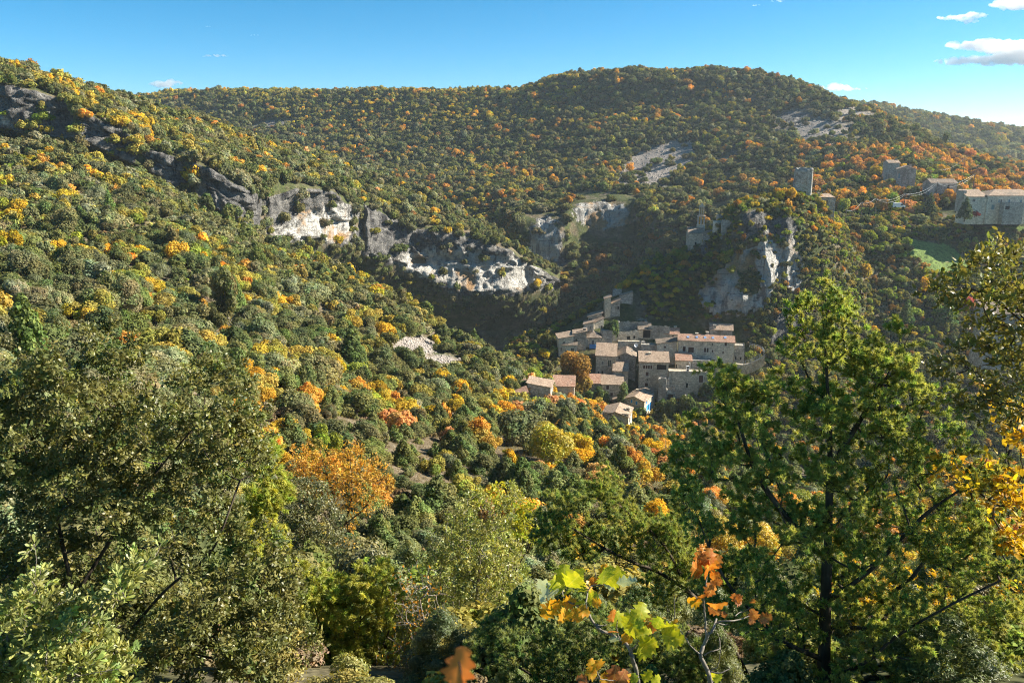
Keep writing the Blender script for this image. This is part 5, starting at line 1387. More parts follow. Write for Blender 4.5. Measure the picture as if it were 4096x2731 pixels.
cones(jr[0], jr[4], [(880, 395, 3), (860, 400, 4), (770, 470, 5), (895, 470, 4), (915, 505, 5), (720, 480, 4), (940, 470, 4), (700, 455, 3)], 5, 12, CONE_GREEN, .004)

# --- low juniper branches left of it and in front along the bottom edge
near_tree('low_juniper', 'low spreading juniper with a bare slanting branch left of the tall juniper', 'tree', 104,
    [pix_path([(790, 800, 5.3), (750, 680, 5.2), (715, 620, 5.2), (680, 585, 5.2), (640, 565, 5.2), (600, 560, 5.2)]), pix_path([(690, 592, 5.2), (660, 540, 5.2), (625, 510, 5.2), (600, 492, 5.2)]), pix_path([(640, 565, 5.2), (600, 545, 5.1), (560, 520, 5.1)]), pix_path([(715, 620, 5.2), (690, 560, 5.3), (670, 520, 5.3)])],
    [(562, 505, 26, 16), (600, 490, 26, 13), (628, 515, 28, 16), (580, 538, 34, 14), (546, 530, 16, 20), (642, 545, 32, 18), (672, 530, 22, 22), (690, 565, 26, 18), (612, 478, 12, 7), (655, 590, 26, 12)],
    5.2, .35, 1500, 84, (NEED_V, NEED_F), .024, .012, (0.33, 0.36, 0.115), MAT_NEEDLE, clump=(270, .07), rtip=.0012, rmax=.030, along=1.0, up=.2, out=.62, jit=.9, shell=0)
near_tree('front_juniper', 'dense blue green juniper along the bottom edge under the oak sprig', 'tree', 105,
    [pix_path([(600, 800, 4.7), (595, 720, 4.7), (590, 680, 4.7), (580, 640, 4.7)]), pix_path([(595, 720, 4.7), (540, 680, 4.7), (490, 650, 4.7), (460, 640, 4.7)]), pix_path([(595, 720, 4.7), (640, 670, 4.7), (680, 640, 4.7)])],
    [(505, 640, 34, 22), (470, 650, 22, 16), (560, 650, 40, 30), (610, 628, 38, 26), (655, 645, 38, 32), (540, 675, 60, 20), (620, 675, 60, 22), (690, 660, 30, 34), (580, 600, 30, 18)],
    4.7, .4, 2100, 84, (NEED_V, NEED_F), .0225, .011, (0.28, 0.33, 0.13), MAT_NEEDLE, clump=(380, .07), rtip=.0011, rmax=.022, along=1.0, up=.2, out=.62, jit=.9, shell=0)

# --- evergreen oak leaning in from the right edge, and the yellow oak behind it
near_tree('glossy_oak', 'evergreen oak with shining leaves leaning in from the right edge', 'tree', 106,
    [pix_path([(1130, 700, 4.6), (1110, 560, 4.6), (1085, 450, 4.6), (1060, 380, 4.6), (1030, 330, 4.6), (1005, 285, 4.6)]), pix_path([(1070, 400, 4.6), (1020, 350, 4.5), (980, 345, 4.5), (940, 355, 4.5)]), pix_path([(1050, 360, 4.6), (1015, 315, 4.6), (975, 290, 4.6), (950, 285, 4.6)]), pix_path([(1085, 450, 4.6), (1030, 410, 4.5), (985, 400, 4.5), (955, 405, 4.5)])],
    [(985, 262, 32, 14), (1012, 252, 24, 16), (962, 288, 28, 16), (1000, 292, 34, 18), (1020, 300, 20, 24), (985, 345, 34, 16), (1015, 345, 24, 26), (955, 368, 30, 9), (940, 357, 18, 6), (1000, 392, 34, 18), (968, 402, 26, 12), (1015, 425, 22, 22), (990, 320, 20, 10), (945, 300, 14, 9), (1060, 340, 40, 80)],
    4.55, .5, 540, 13, (OVAL_V, OVAL_F), .038, .045, (0.28, 0.25, 0.075), MAT_GLOSS, rtip=.0015, rmax=.035, up=.6, shell=.0)
near_tree('yellow_oak', 'golden yellow oak glowing behind the juniper at the right edge', 'tree', 107,
    [pix_path([(1050, 800, 6.6), (1040, 680, 6.6), (1025, 560, 6.6), (1010, 470, 6.6), (1000, 410, 6.6)]), pix_path([(1030, 600, 6.6), (1000, 550, 6.6), (965, 490, 6.6)]), pix_path([(1040, 690, 6.6), (960, 640, 6.8), (900, 600, 6.9), (850, 560, 7.0)])],
    [(1005, 405, 22, 12, 5.0), (1016, 440, 16, 24, 4.0), (1014, 480, 18, 22, 4.0), (1000, 505, 18, 12, 4.0), (1018, 540, 14, 26, 4.0), (968, 478, 24, 10, 4.0), (950, 462, 12, 6, 4.0), (1010, 590, 30, 30), (930, 600, 60, 40), (860, 590, 50, 40), (1000, 650, 40, 30), (960, 540, 30, 20), (880, 650, 70, 30)],
    6.6, .5, 480, 11, (OVAL_V, OVAL_F), .046, .06, (0.60, 0.37, 0.03), MAT_THIN, rtip=.0018, rmax=.04, up=.5, shell=.0)

# --- the middle ground shrubs
near_tree('middle_shrub', 'airy shrub with tiny glinting leaves and bare stems in the middle of the bottom', 'shrub', 108,
    [pix_path([(468, 790, 9.6), (470, 690, 9.6), (474, 620, 9.6), (480, 560, 9.6), (482, 510, 9.6)]), pix_path([(470, 700, 9.6), (450, 640, 9.6), (440, 580, 9.6), (446, 540, 9.6)]), pix_path([(472, 660, 9.6), (500, 600, 9.6), (512, 550, 9.6)]), pix_path([(468, 720, 9.6), (420, 660, 9.5), (400, 620, 9.5)])],
    [(478, 525, 38, 30), (448, 560, 36, 30), (500, 565, 30, 36), (440, 610, 42, 34), (490, 620, 40, 40), (405, 630, 34, 34), (450, 660, 60, 30), (510, 500, 16, 14), (500, 660, 36, 26), (425, 660, 50, 26)],
    9.6, 1.0, 2000, 20, (SPOON_V * np.array([1, 1.8, 1]), SPOON_F), .04, .06, (0.33, 0.33, 0.09), MAT_GLOSS, rtip=.0024, rmax=.045, up=.4, shell=.0, bark=MAT_GREYBARK)
near_tree('lime_oak', 'small oak with lime and yellow leaves at the top of the middle shrub', 'tree', 109,
    [pix_path([(515, 760, 11.5), (512, 640, 11.5), (508, 560, 11.5), (508, 510, 11.5)]), pix_path([(510, 580, 11.5), (530, 540, 11.5), (535, 510, 11.5)])],
    [(505, 497, 22, 14), (530, 512, 18, 12), (520, 530, 24, 14), (480, 500, 8, 10)], 11.5, .6, 130, 14, (OVAL_V, OVAL_F), .06, .07, (0.44, 0.44, 0.05), MAT_THIN, rtip=.003, rmax=.03, up=.5, shell=0)
near_tree('orange_twigs', 'twiggy shrub with scattered orange leaves below the middle shrub', 'shrub', 110,
    [pix_path([(430, 800, 8.3), (425, 720, 8.3), (430, 660, 8.3), (420, 600, 8.3)]), pix_path([(428, 740, 8.3), (460, 680, 8.3), (470, 640, 8.3)]), pix_path([(428, 740, 8.3), (395, 690, 8.3), (385, 650, 8.3)])],
    [(420, 620, 40, 50), (450, 660, 45, 30), (395, 670, 35, 30), (415, 580, 30, 20)], 8.3, .5, 420, 1, (OVAL_V, OVAL_F), .045, .02, (0.55, 0.25, 0.03), MAT_THIN, rtip=.0022, rmax=.02, up=.3, bark=MAT_GREYBARK, shell=0)

# --- drooping yellow green junipers
def drooping(name, label, seed, d, stems, lobes, nt):
    return near_tree(name, label, 'tree', seed, stems, lobes, d, .7, nt, 60, (NEED_V * np.array([1, 1.5, 1]), NEED_F), .06 * d / 10, .035, (0.42, 0.43, 0.095), MAT_NEEDLE, rtip=.002, rmax=.04, along=1.0, up=.1, out=.38, droop=.35, jit=.9, shell=0)
drooping('weeping_juniper', 'yellow green weeping juniper beside the big evergreen oak', 111, 10.5, [pix_path([(258, 760, 10.5), (258, 620, 10.5), (262, 520, 10.5), (264, 445, 10.5)]), pix_path([(260, 560, 10.5), (275, 510, 10.5), (285, 480, 10.5)])],
    [(264, 452, 20, 22), (268, 485, 24, 20), (258, 515, 24, 26), (270, 545, 24, 20), (284, 500, 12, 8), (255, 580, 34, 24), (285, 580, 34, 20), (295, 620, 30, 30)], 1100)
drooping('feathery_juniper', 'feathery yellow green juniper at the bottom between oak and shrub', 112, 9.2, [pix_path([(350, 800, 9.2), (352, 700, 9.2), (360, 620, 9.2), (378, 560, 9.2)]), pix_path([(352, 700, 9.2), (325, 640, 9.2), (310, 590, 9.2)]), pix_path([(352, 700, 9.2), (385, 640, 9.2), (400, 600, 9.2)])],
    [(372, 575, 26, 16), (385, 600, 22, 24), (350, 600, 30, 20), (320, 590, 30, 22), (340, 635, 40, 26), (370, 650, 34, 30), (330, 670, 44, 24), (300, 650, 30, 30)], 1500)

# --- trees a little further down the slope
near_tree('grey_oak', 'rounded grey green evergreen oak beside the orange oak', 'tree', 113,
    [pix_path([(300, 640, 30), (302, 570, 30), (304, 520, 30)]), pix_path([(302, 570, 30), (285, 530, 30), (280, 505, 30)]), pix_path([(302, 570, 30), (325, 540, 30), (330, 515, 30)])],
    [(302, 497, 32, 26), (290, 520, 34, 30), (318, 525, 32, 30), (300, 545, 40, 22), (330, 548, 18, 18)], 30, 1.5, 560, 26, (OVAL_V, OVAL_F), .11, .20, (0.20, 0.20, 0.10), MAT_GLOSS, rtip=.006, rmax=.12, up=.5, shell=.3)
near_tree('orange_oak', 'orange oak with a dark curved branch on the open slope', 'tree', 114,
    [pix_path([(338, 600, 40), (340, 545, 40), (345, 525, 40), (362, 510, 40), (375, 490, 40), (388, 470, 40)]), pix_path([(342, 530, 40), (335, 500, 40), (325, 470, 40), (320, 450, 40)]), pix_path([(345, 525, 40), (352, 490, 40), (350, 460, 40)]), pix_path([(340, 545, 40), (318, 500, 40), (300, 470, 40)])],
    [(318, 462, 26, 22), (345, 468, 30, 22), (372, 475, 22, 22), (330, 490, 40, 18), (305, 455, 20, 16), (365, 500, 22, 12), (300, 480, 18, 18), (350, 450, 14, 8), (345, 545, 14, 10), (352, 520, 12, 8)], 40, 2.2, 560, 12, (OVAL_V, OVAL_F), .15, .24, (0.62, 0.36, 0.075), MAT_THIN, rtip=.009, rmax=.17, up=.5, shell=.0, bark=MAT_BARK)
print('near trees', round(time.time() - T0, 1))

# ------------------------------------------------------------------ oak sprigs right in front of the lens: every leaf on its own
def oak_leaf_mesh(seed, curl=.25):
    r = np.random.default_rng(seed)
    n = 27
    t = np.linspace(0, 1, n)
    w = (.10 + .30 * np.sin(np.pi * t ** .75) ** .8) * (t < 1)
    lob = 1 + .26 * np.sin(t * np.pi * 2 * 3.6 - .6)
    w = w * np.clip(lob, .35, 2) * (1 - .55 * (t < .12)) ; w[0] = .015; w[-1] = .02
    rows = []
    for i in range(n):
        z = curl * (.35 * math.sin(t[i] * 2.8 + seed) - .6 * t[i] ** 2 * (seed % 3 - .5))
        for s in (-1, -.5, 0, .5, 1):
            rows.append((t[i], s * w[i], z + .16 * abs(s) * w[i] * 1.6 * (1 if seed % 2 else -1) + .03 * math.sin(9 * t[i] + 3 * s) * abs(s)))
    V = np.array(rows); i = np.arange(n * 5).reshape(n, 5)
    q = np.stack([i[:-1, :-1], i[1:, :-1], i[1:, 1:], i[:-1, 1:]], -1).reshape(-1, 4)
    return V, q
def sprig_leaf_mat(name, c1, c2, c3, trans):
    m, t, out = new_mat(name)
    n = NB(t)
    oc = n.node('ShaderNodeTexCoord').outputs['Object']
    f = n.noise(oc, 4.0, 4, .6, .5)
    col = n.ramp(f, [(.3, c1), (.5, c2), (.68, c3)])
    sp = n.node('ShaderNodeSeparateXYZ'); n.link(oc, sp.inputs[0])
    vein = n.math('ABSOLUTE', sp.outputs[1])
    col = n.mix(n.mrange(vein, .0, .022, .35, 0.0), col, (0.75, 0.66, 0.25))
    b1 = n.bsdf(col, .42, .4)
    tr = n.node('ShaderNodeBsdfTranslucent'); n.put(tr.inputs[0], n.mix(1.0, col, (1.25, 1.15, .6), 'MULTIPLY'))
    mx = n.node('ShaderNodeMixShader'); mx.inputs[0].default_value = trans
    n.link(b1, mx.inputs[1]); n.link(tr.outputs[0], mx.inputs[2]); n.link(mx.outputs[0], out.inputs[0])
    return m
L_LIME = sprig_leaf_mat('lime_oak_leaf', (0.30, 0.36, 0.02), (0.46, 0.48, 0.03), (0.60, 0.54, 0.04), .5)
L_GREEN = sprig_leaf_mat('green_oak_leaf', (0.15, 0.25, 0.03), (0.28, 0.36, 0.03), (0.45, 0.46, 0.05), .45)
L_GOLD = sprig_leaf_mat('golden_oak_leaf', (0.45, 0.36, 0.03), (0.66, 0.36, 0.03), (0.72, 0.26, 0.02), .5)
L_ORANGE = sprig_leaf_mat('orange_oak_leaf', (0.40, 0.10, 0.02), (0.58, 0.20, 0.03), (0.66, 0.30, 0.06), .45)
L_BROWN = sprig_leaf_mat('brown_oak_leaf', (0.20, 0.07, 0.03), (0.36, 0.13, 0.04), (0.48, 0.20, 0.06), .35)
L_PALE = sprig_leaf_mat('pale_leaf_underside', (0.42, 0.50, 0.40), (0.50, 0.58, 0.48), (0.56, 0.62, 0.50), .3)
LEAFM = {}
def leaf_data(mat, k):
    if (mat.name, k) not in LEAFM:
        V, q = oak_leaf_mesh(k); LEAFM[mat.name, k] = mesh_np('leaf', V, [q], [mat], smooth=True)
    return LEAFM[mat.name, k]
def qs(x, y): return 512.5 + x * .11692, 537.5 + y * .11692     # from the sprig survey crop
def sprig(name, label, cat, twigs, leaves, d, twig_mat, seed, rt=.0022):
    """twigs: polylines in survey pixels with start/end radius; leaves: (x, y, angle deg (0 right, 90 up), length px, material)"""
    r = np.random.default_rng(seed)
    root = ob(name, None, label=label, cat=cat)
    p0 = P(*qs(*twigs[0][0][0]), d); root.location = p0
    parts = []
    for pts, ra, rb in twigs:
        w = np.array([P(*qs(*p), d + .02 * r.normal()) for p in pts]) - p0
        tt = np.linspace(0, len(w) - 1, (len(w) - 1) * 5 + 1)
        w = np.stack([pinterp(tt, np.arange(len(w)), w[:, k]) for k in range(3)], -1) + r.normal(0, .0006, (len(tt), 3))
        parts.append(tube(w, np.linspace(ra, rb, len(w)) * d / 1.5, 6))
    V, Fs = join(parts)
    ob('branch', mesh_np('branch', V, [np.concatenate(Fs)], [twig_mat], smooth=True), root)
    for (x, y, ang, ln, mat) in leaves:
        L = ln * .11692 * d / F
        o = ob('leaf', leaf_data(mat, int(r.integers(1, 7))), root)
        a = R(ang)
        tilt = r.normal(0, .35)
        xd = norm(np.array([math.cos(a), tilt, math.sin(a)]))
        nd = norm(np.array([r.normal(0, .45), -1.0, r.normal(0.1, .55)]))
        z = norm(nd - (nd @ xd) * xd); yv = np.cross(z, xd)
        M = Matrix([[xd[i] * L, yv[i] * L * r.uniform(1.0, 1.35), z[i] * L] for i in range(3)]).to_4x4()
        M.translation = Vector(P(*qs(x, y), d + .03 * r.normal()) - p0)
        o.matrix_local = M
    return root
g, y_, o_, b_, l_, p_ = L_GREEN, L_GOLD, L_ORANGE, L_BROWN, L_LIME, L_PALE
sprig('oak_sprig', 'oak sprig with lobed lime and golden leaves close in front', 'oak sprig',
    [([(1085, 1300), (1060, 1150), (1020, 1000), (1000, 950), (920, 870), (840, 820), (760, 790), (690, 720), (640, 640), (590, 610), (520, 560), (440, 510)], .0052, .0016), ([(640, 640), (630, 560), (650, 440), (700, 400), (780, 400)], .0016, .0010), ([(715, 350), (705, 280), (690, 200)], .0011, .0006), ([(650, 440), (715, 360)], .0012, .0008), ([(1020, 960), (1060, 910), (1100, 860), (1250, 800)], .0022, .0010), ([(920, 870), (890, 760), (900, 700)], .0014, .0008), ([(690, 730), (760, 745), (805, 740)], .0011, .0007), ([(440, 510), (420, 420), (480, 400)], .0012, .0007)],
    [(440, 420, 150, 200, g), (420, 420, 115, 190, l_), (470, 400, 60, 210, l_), (440, 400, 88, 180, l_), (400, 440, 170, 220, p_), (360, 520, 200, 170, p_), (520, 380, 45, 170, l_), (360, 540, 250, 190, y_), (340, 560, 235, 170, y_), (460, 600, 225, 170, y_), (480, 620, 240, 160, y_), (420, 560, 20, 150, y_), (520, 600, 300, 150, y_), (560, 590, 330, 130, y_), (430, 570, 170, 130, y_), (520, 440, 210, 130, l_), (560, 470, 20, 110, l_), (470, 340, 100, 130, p_),
     (770, 390, 80, 210, l_), (790, 380, 55, 200, l_), (840, 370, 60, 210, l_), (800, 340, 95, 150, y_), (860, 330, 40, 160, l_), (780, 400, 5, 150, p_), (890, 390, 10, 190, p_), (720, 400, 130, 90, o_), (740, 390, 60, 90, y_), (820, 390, 30, 130, l_), (650, 470, 70, 120, y_), (640, 540, 40, 140, l_), (620, 560, 170, 110, l_), (680, 570, 30, 100, y_), (600, 440, 100, 120, l_),
     (870, 720, 95, 150, o_), (930, 760, 105, 160, l_), (960, 770, 55, 190, l_), (950, 790, 30, 180, l_), (900, 800, 160, 110, o_), (1080, 700, 65, 170, l_), (1070, 710, 20, 130, y_), (1000, 800, 10, 170, l_), (1200, 820, 90, 130, o_), (1220, 770, 70, 160, g), (1260, 790, 25, 200, l_), (1270, 800, 10, 170, l_), (1370, 750, 70, 90, y_), (930, 830, 340, 120, y_), (1060, 840, 5, 170, l_), (1280, 830, 345, 220, l_), (820, 860, 340, 120, p_), (1060, 940, 0, 210, l_), (1080, 960, 25, 200, l_), (1070, 970, 340, 180, l_), (1050, 980, 300, 130, l_), (1100, 780, 110, 110, g)],
    1.55, MAT_GREYBARK, 201)
sprig('rust_sprig', 'bare lichen grey twig with curled rust orange oak leaves', 'oak sprig',
    [([(1700, 1330), (1670, 1140), (1610, 1000), (1640, 900), (1700, 800), (1740, 690)], .0058, .0022), ([(1660, 860), (1650, 720), (1640, 600), (1640, 480), (1660, 330), (1660, 250)], .0024, .0010), ([(1740, 720), (1850, 705), (1960, 690), (2060, 650)], .0018, .0009), ([(1740, 720), (1820, 745), (1850, 730)], .0012, .0007), ([(1905, 660), (1960, 630), (2050, 580)], .0010, .0006), ([(1610, 990), (1540, 940), (1480, 850), (1420, 770)], .0020, .0011), ([(1640, 1000), (1720, 960), (1780, 940)], .0013, .0007), ([(1680, 1140), (1780, 1150), (1870, 1110)], .0016, .0008), ([(1680, 1140), (1760, 1080), (1780, 960), (1770, 850), (1730, 770)], .0012, .0006), ([(1385, 690), (1385, 480)], .0010, .0006)],
    [(1650, 270, 100, 200, o_), (1660, 280, 75, 200, o_), (1640, 290, 140, 190, o_), (1690, 260, 50, 170, o_), (1650, 240, 120, 160, b_), (1680, 230, 80, 150, o_), (1630, 300, 200, 90, b_), (1690, 330, 30, 100, o_), (1700, 370, 350, 110, b_), (1720, 400, 40, 100, b_), (1640, 520, 100, 120, o_), (1660, 500, 50, 160, o_), (1620, 540, 175, 140, y_), (1660, 540, 5, 200, o_), (1670, 590, 340, 130, b_), (1900, 470, 290, 120, b_), (1960, 560, 130, 110, b_), (2040, 550, 80, 70, b_), (2090, 690, 120, 110, b_), (2100, 700, 10, 150, b_), (2080, 680, 220, 90, b_), (1820, 680, 120, 60, b_), (1700, 1220, 80, 140, l_), (1740, 1250, 60, 120, l_)],
    1.75, MAT_GREYBARK, 202)
sprig('low_oak_sprig', 'small oak sprig with amber and brown leaves at the bottom edge', 'oak sprig',
    [([(760, 1320), (740, 1180), (720, 1130)], .0018, .0009), ([(740, 1190), (650, 1220), (600, 1240)], .0010, .0007), ([(745, 1200), (880, 1220), (960, 1230)], .0011, .0007)],
    [(715, 1150, 80, 170, y_), (700, 1130, 110, 120, y_), (720, 1160, 160, 120, y_), (750, 1170, 330, 130, y_), (860, 1230, 80, 170, b_), (900, 1230, 50, 140, b_), (640, 1230, 170, 120, b_), (940, 1230, 10, 120, y_), (1130, 1240, 60, 140, l_), (1050, 1240, 100, 100, g), (1190, 1250, 30, 120, l_)],
    1.45, MAT_GREYBARK, 203)
# the blurred leaf almost touching the lens
lf = ob('near_leaf', None, label='blurred orange red leaf almost touching the lens at the bottom', cat='leaf')
lf.location = P(459, 667, .34)
b2 = ob('blade', mesh_np('blade', oak_leaf_mesh(5, .1)[0] * np.array([1, .8, .5]) * .0225 - np.array([.011, 0, 0]), [oak_leaf_mesh(5)[1]], [sprig_leaf_mat('red_leaf', (0.72, 0.06, 0.008), (0.78, 0.08, 0.010), (0.80, 0.10, 0.012), .55)], smooth=True), lf)
b2.rotation_euler = (R(80), R(-75), R(12))
v, f = tube([(0, 0, 0.004), (.004, 0, -.02), (.006, .002, -.05)], [.0004, .0005, .0005], 5)
ob('stalk', mesh_np('stalk', v, [f], [MAT_GREYBARK]), lf)
print('sprigs', round(time.time() - T0, 1))
# ------------------------------------------------------------------ scatter trees over the sheets
TREES = []      # dict(x,y,z, r (crown radius m), h (height scale), fam, kind, hero label...)
def scatter(name, spacing, mixf, rmin, rmax, densf, seed, cand=2.6, clumps=((22, 21), (28, 24), (10, 3))):
    s = SHEETS[name]
    r = np.random.default_rng(seed)
    V = s['flat']; q = s['q']
    a, b, c, d = (V[q[:, i]] for i in range(4))
    ar = 0.5 * np.linalg.norm(np.cross(c - a, d - b), axis=1)
    n = int(ar.sum() / spacing ** 2 * cand)
    fi = r.choice(len(q), n, p=ar / ar.sum())
    u, v = r.uniform(size=(2, n, 1))
    p = (a[fi] * (1 - u) + b[fi] * u) * (1 - v) + (d[fi] * (1 - u) + c[fi] * u) * v
    nr = norm(np.cross(b[fi] - a[fi], d[fi] - a[fi])); nz = np.abs(nr[:, 2])
    px, py, dep = proj(p)
    rk = s['rock'].ravel()[q[fi, 0]]; sc = s['scree'].ravel()[q[fi, 0]]; md = s['meadow'].ravel()[q[fi, 0]]
    dens = densf(px, py, p, nz, rk, sc, md)
    ok = (r.uniform(size=n) < dens) & (px > -60) & (px < 1085) & (dep > 1)
    p, px, py, dep = p[ok], px[ok], py[ok], dep[ok]
    CL = np.stack([fbm(p, sc_, 2, .5, sd_) for sc_, sd_ in clumps], 1)
    P_ = p.tolist(); s62 = spacing ** 2 * .4
    cell = {}
    for i in range(len(p)):
        x, y, z = P_[i]
        kx, ky, kz = int(x // spacing), int(y // spacing), int(z // spacing)
        bad = False
        for dx in (-1, 0, 1):
            for dy in (-1, 0, 1):
                for dz in (-1, 0, 1):
                    for w in cell.get((kx + dx, ky + dy, kz + dz), ()):
                        if (w[0] - x) ** 2 + (w[1] - y) ** 2 + (w[2] - z) ** 2 < s62: bad = True; break
        if bad: continue
        cell.setdefault((kx, ky, kz), []).append(P_[i])
        fams, ws, sz = mixf(px[i], py[i], p[i], CL[i])
        fam = fams[int(r.choice(len(fams), p=np.array(ws) / sum(ws)))]
        rad = (rmin + (rmax - rmin) * r.beta(1.6, 2.2)) * sz * (0.8 if fam in ('brown', 'red') else 1)
        TREES.append(dict(p=p[i], r=rad, fam=fam, px=px[i], py=py[i], dep=dep[i], sheet=name))

def clump(p, s, seed): return float(fbm(np.array(p)[None], s, 2, .5, seed)[0])

HERO_CLEAR = []   # (px, py, rx, ry): kept free for trees placed one by one
def heroclear(px, py):
    k = np.ones(np.shape(px))
    for (x, y, a, b) in HERO_CLEAR: k = k * (((px - x) / a) ** 2 + ((py - y) / b) ** 2 > 1)
    return k

def near_mix(px, py, p, c3):
    c = c3[0]
    if py > 395 and px > 210:          # the mixed lower slope in front of the village
        if px > 330 and 420 < py < 520: return ['juniper', 'oak', 'olive', 'orange', 'gold', 'brown', 'pink'], [4, 1.2, .8, .6, .6, 1.2, .3], .62
        return ['oak', 'olive', 'gold', 'orange', 'pink', 'lime', 'juniper', 'sage', 'brown'], [2.6, 1.4, 1.6, 1.2, .5, .5, .8, .5, .8], .8
    if c > 0.16: return ['gold', 'olive', 'orange', 'oak', 'lime', 'pink'], [.85, 2.8, .3, 3.8, .4, .1], .9
    return ['oak', 'sage', 'olive', 'gold', 'orange', 'brown', 'juniper', 'pine'], [9, 1.8, 1.1, .15, .1, .5, .6, .1], 1.0
def near_dens(px, py, p, nz, rk, sc, md):
    d = np.where(p[:, 1] > 62, 0.95, 0.0)
    d = d * np.clip(1.1 - 1.3 * sc, 0.06, 1) * (md < .4)
    d = d * (1 - .58 * gauss(px, py, 100, 300, 150, 34))
    for (x, y, a, b, w) in SCREE_PATCHES: d = d * np.clip(1 - 1.15 * w * gauss(px, py, x, y + 4, a * .95, b * 1.25), .03, 1)
    open_ = gauss(px, py, 405, 455, 55, 30) + .6 * gauss(px, py, 470, 470, 60, 30)
    d = d * np.clip(1 - 0.75 * open_, 0.1, 1)
    return d * heroclear(px, py)
def ridge_mix(px, py, p, c3):
    c = c3[1]
    if py < 150 and px < 330 and c > 0.05: return ['gold', 'olive', 'oak', 'orange'], [.7, 3.4, 2.4, .25], .9
    return ['oak', 'sage', 'olive', 'gold', 'orange', 'pink'], [9, 1.6, 1.2, .25, .2, .1], 1.0
def ridge_dens(px, py, p, nz, rk, sc, md):
    d = np.where(rk > .75, 0.04, np.where(rk > .32, .4, 0.95))
    return d * np.where((px > 480) & (py > 240), .5, 1)
def hill_mix(px, py, p, c3):
    c = c3[0]; c2 = c3[1]
    if px > 790 and py < 215 and py > 148 and c2 > -0.25: return ['orange', 'rust', 'pink', 'gold', 'olive', 'oak', 'lime'], [2.6, 1.6, 1.4, 1.0, 1.4, 3.0, .5], .95
    if px > 840 and py >= 215: return ['lime', 'olive', 'brown', 'oak', 'gold', 'rust', 'sage'], [1.4, 1.6, 1.8, 3, .5, .6, .8], .7
    if py > 240: return ['oak', 'brown', 'rust', 'olive'], [6, 1.2, .7, .4], 1.0
    if py < 125 and px < 640 and c > -.12: return ['olive', 'gold', 'oak', 'orange'], [4.5, .7, 3.4, .3], 1.0
    if c2 > .24: return ['rust', 'orange', 'oak', 'olive', 'gold'], [1.2, .9, 4, 1.2, .3], .95
    return ['oak', 'rust', 'olive', 'orange', 'gold', 'brown', 'sage'], [11, .5, 1.1, .22, .15, .5, 1.0], 1.0
def hill_dens(px, py, p, nz, rk, sc, md):
    d = np.where(rk > .4, 0.06, 0.95) * np.clip(1.05 - 1.15 * sc, 0.08, 1) * np.where(md > .3, 0.0, 1)
    d = d * np.clip(1 - .75 * gauss(px, py, 830, 128, 55, 20), .1, 1) * np.clip(1 - .45 * gauss(px, py, 700, 185, 50, 30), .1, 1)
    d = d * (1 - .97 * in_poly(px, py, [(569, 192), (600, 190), (640, 196), (640, 244), (600, 246), (569, 240)])) * (1 - .95 * in_poly(px, py, [(524, 210), (564, 212), (566, 262), (540, 275), (522, 268)]))
    d = d * (1 - .95 * in_poly(px, py, [(940, 206), (1060, 203), (1060, 224), (940, 224)]))
    d = d * (1 - .9 * in_poly(px, py, [(885, 210), (906, 196), (913, 200), (900, 214)]))
    return d * heroclear(px, py)
def far_mix(px, py, p, r): return ['oak', 'olive', 'sage', 'orange'], [6, 2, 1, .25], 1.1
def spur_mix(px, py, p, c3):
    if py < 232 or (px < 680 and py < 300 and px > 600 and sees(Vector(p) + Vector((0, 0, 3)), 2) and c3[2] > -.2): return ['olive', 'lime', 'gold', 'oak', 'sage', 'orange'], [3, 1.6, .9, 1.4, .8, .4], .75  # trees on the visible left crest drawn yellower: its sunlight put into their tint
    return ['oak', 'brown', 'olive', 'lime', 'rust'], [4, 2.2, 2.4, 1.3, .4], (.72 if py < 325 else .8)
def spur_dens(px, py, p, nz, rk, sc, md):
    d = np.where(rk > .45, 0.05, 0.95)
    vil = in_poly(px, py, [(556, 330), (590, 312), (612, 292), (640, 285), (645, 318), (690, 322), (742, 320), (752, 352), (735, 372), (712, 392), (662, 405), (640, 428), (598, 426), (598, 400), (560, 372)])
    d = d * np.where(vil, 0.0, 1) * np.where(in_poly(px, py, [(560, 385), (600, 385), (600, 402), (512, 405), (512, 380)]), 0, 1)
    return d * heroclear(px, py)

def fill_mix(px, py, p, r):
    if px > 560: return ['juniper', 'oak', 'gold', 'olive', 'brown', 'orange'], [2, 2, 1, 1.4, 1, .5], 1.0
    return ['juniper', 'oak', 'olive', 'sage', 'brown', 'lime'], [2.8, 3, 1.2, 1, .8, .6], 1.0
def fill_dens(px, py, p, nz, rk, sc, md):
    d = np.where((p[:, 1] > 14) & (p[:, 1] < 62), .95, 0.0)
    clear = gauss(px, py, 340, 520, 60, 26) + gauss(px, py, 400, 505, 50, 20)
    return d * np.clip(1 - clear, .15, 1) * heroclear(px, py)

def low_mix(px, py, p, c3): return ['juniper', 'brown', 'olive'], [3.5, 1.2, 1.2], (1.0 if p[1] > 7 else .55)
def low_dens(px, py, p, nz, rk, sc, md): return np.where((p[:, 1] > np.where((px > 640) | ((px > 270) & (px < 530)), 3.7, 6.8)) & (p[:, 1] < 14) & ~((px > 285) & (px < 420) & (p[:, 1] > 5.6) & (p[:, 1] < 9.8)), .95, 0.0)

def bank_mix(px, py, p, c3):
    if py > 300: return ['oak', 'brown', 'rust', 'olive', 'lime'], [4, 1.6, .5, 1, .5], 1.0
    return ['lime', 'olive', 'brown', 'oak', 'sage', 'rust'], [1.6, 1.8, 2.2, 2.4, 1.2, .4], 1.0
def bank_dens(px, py, p, nz, rk, sc, md): return np.where((px > 800) & (py > 208) & (p[:, 1] < 400), hill_dens(px, py, p, nz, rk, sc, md), 0)
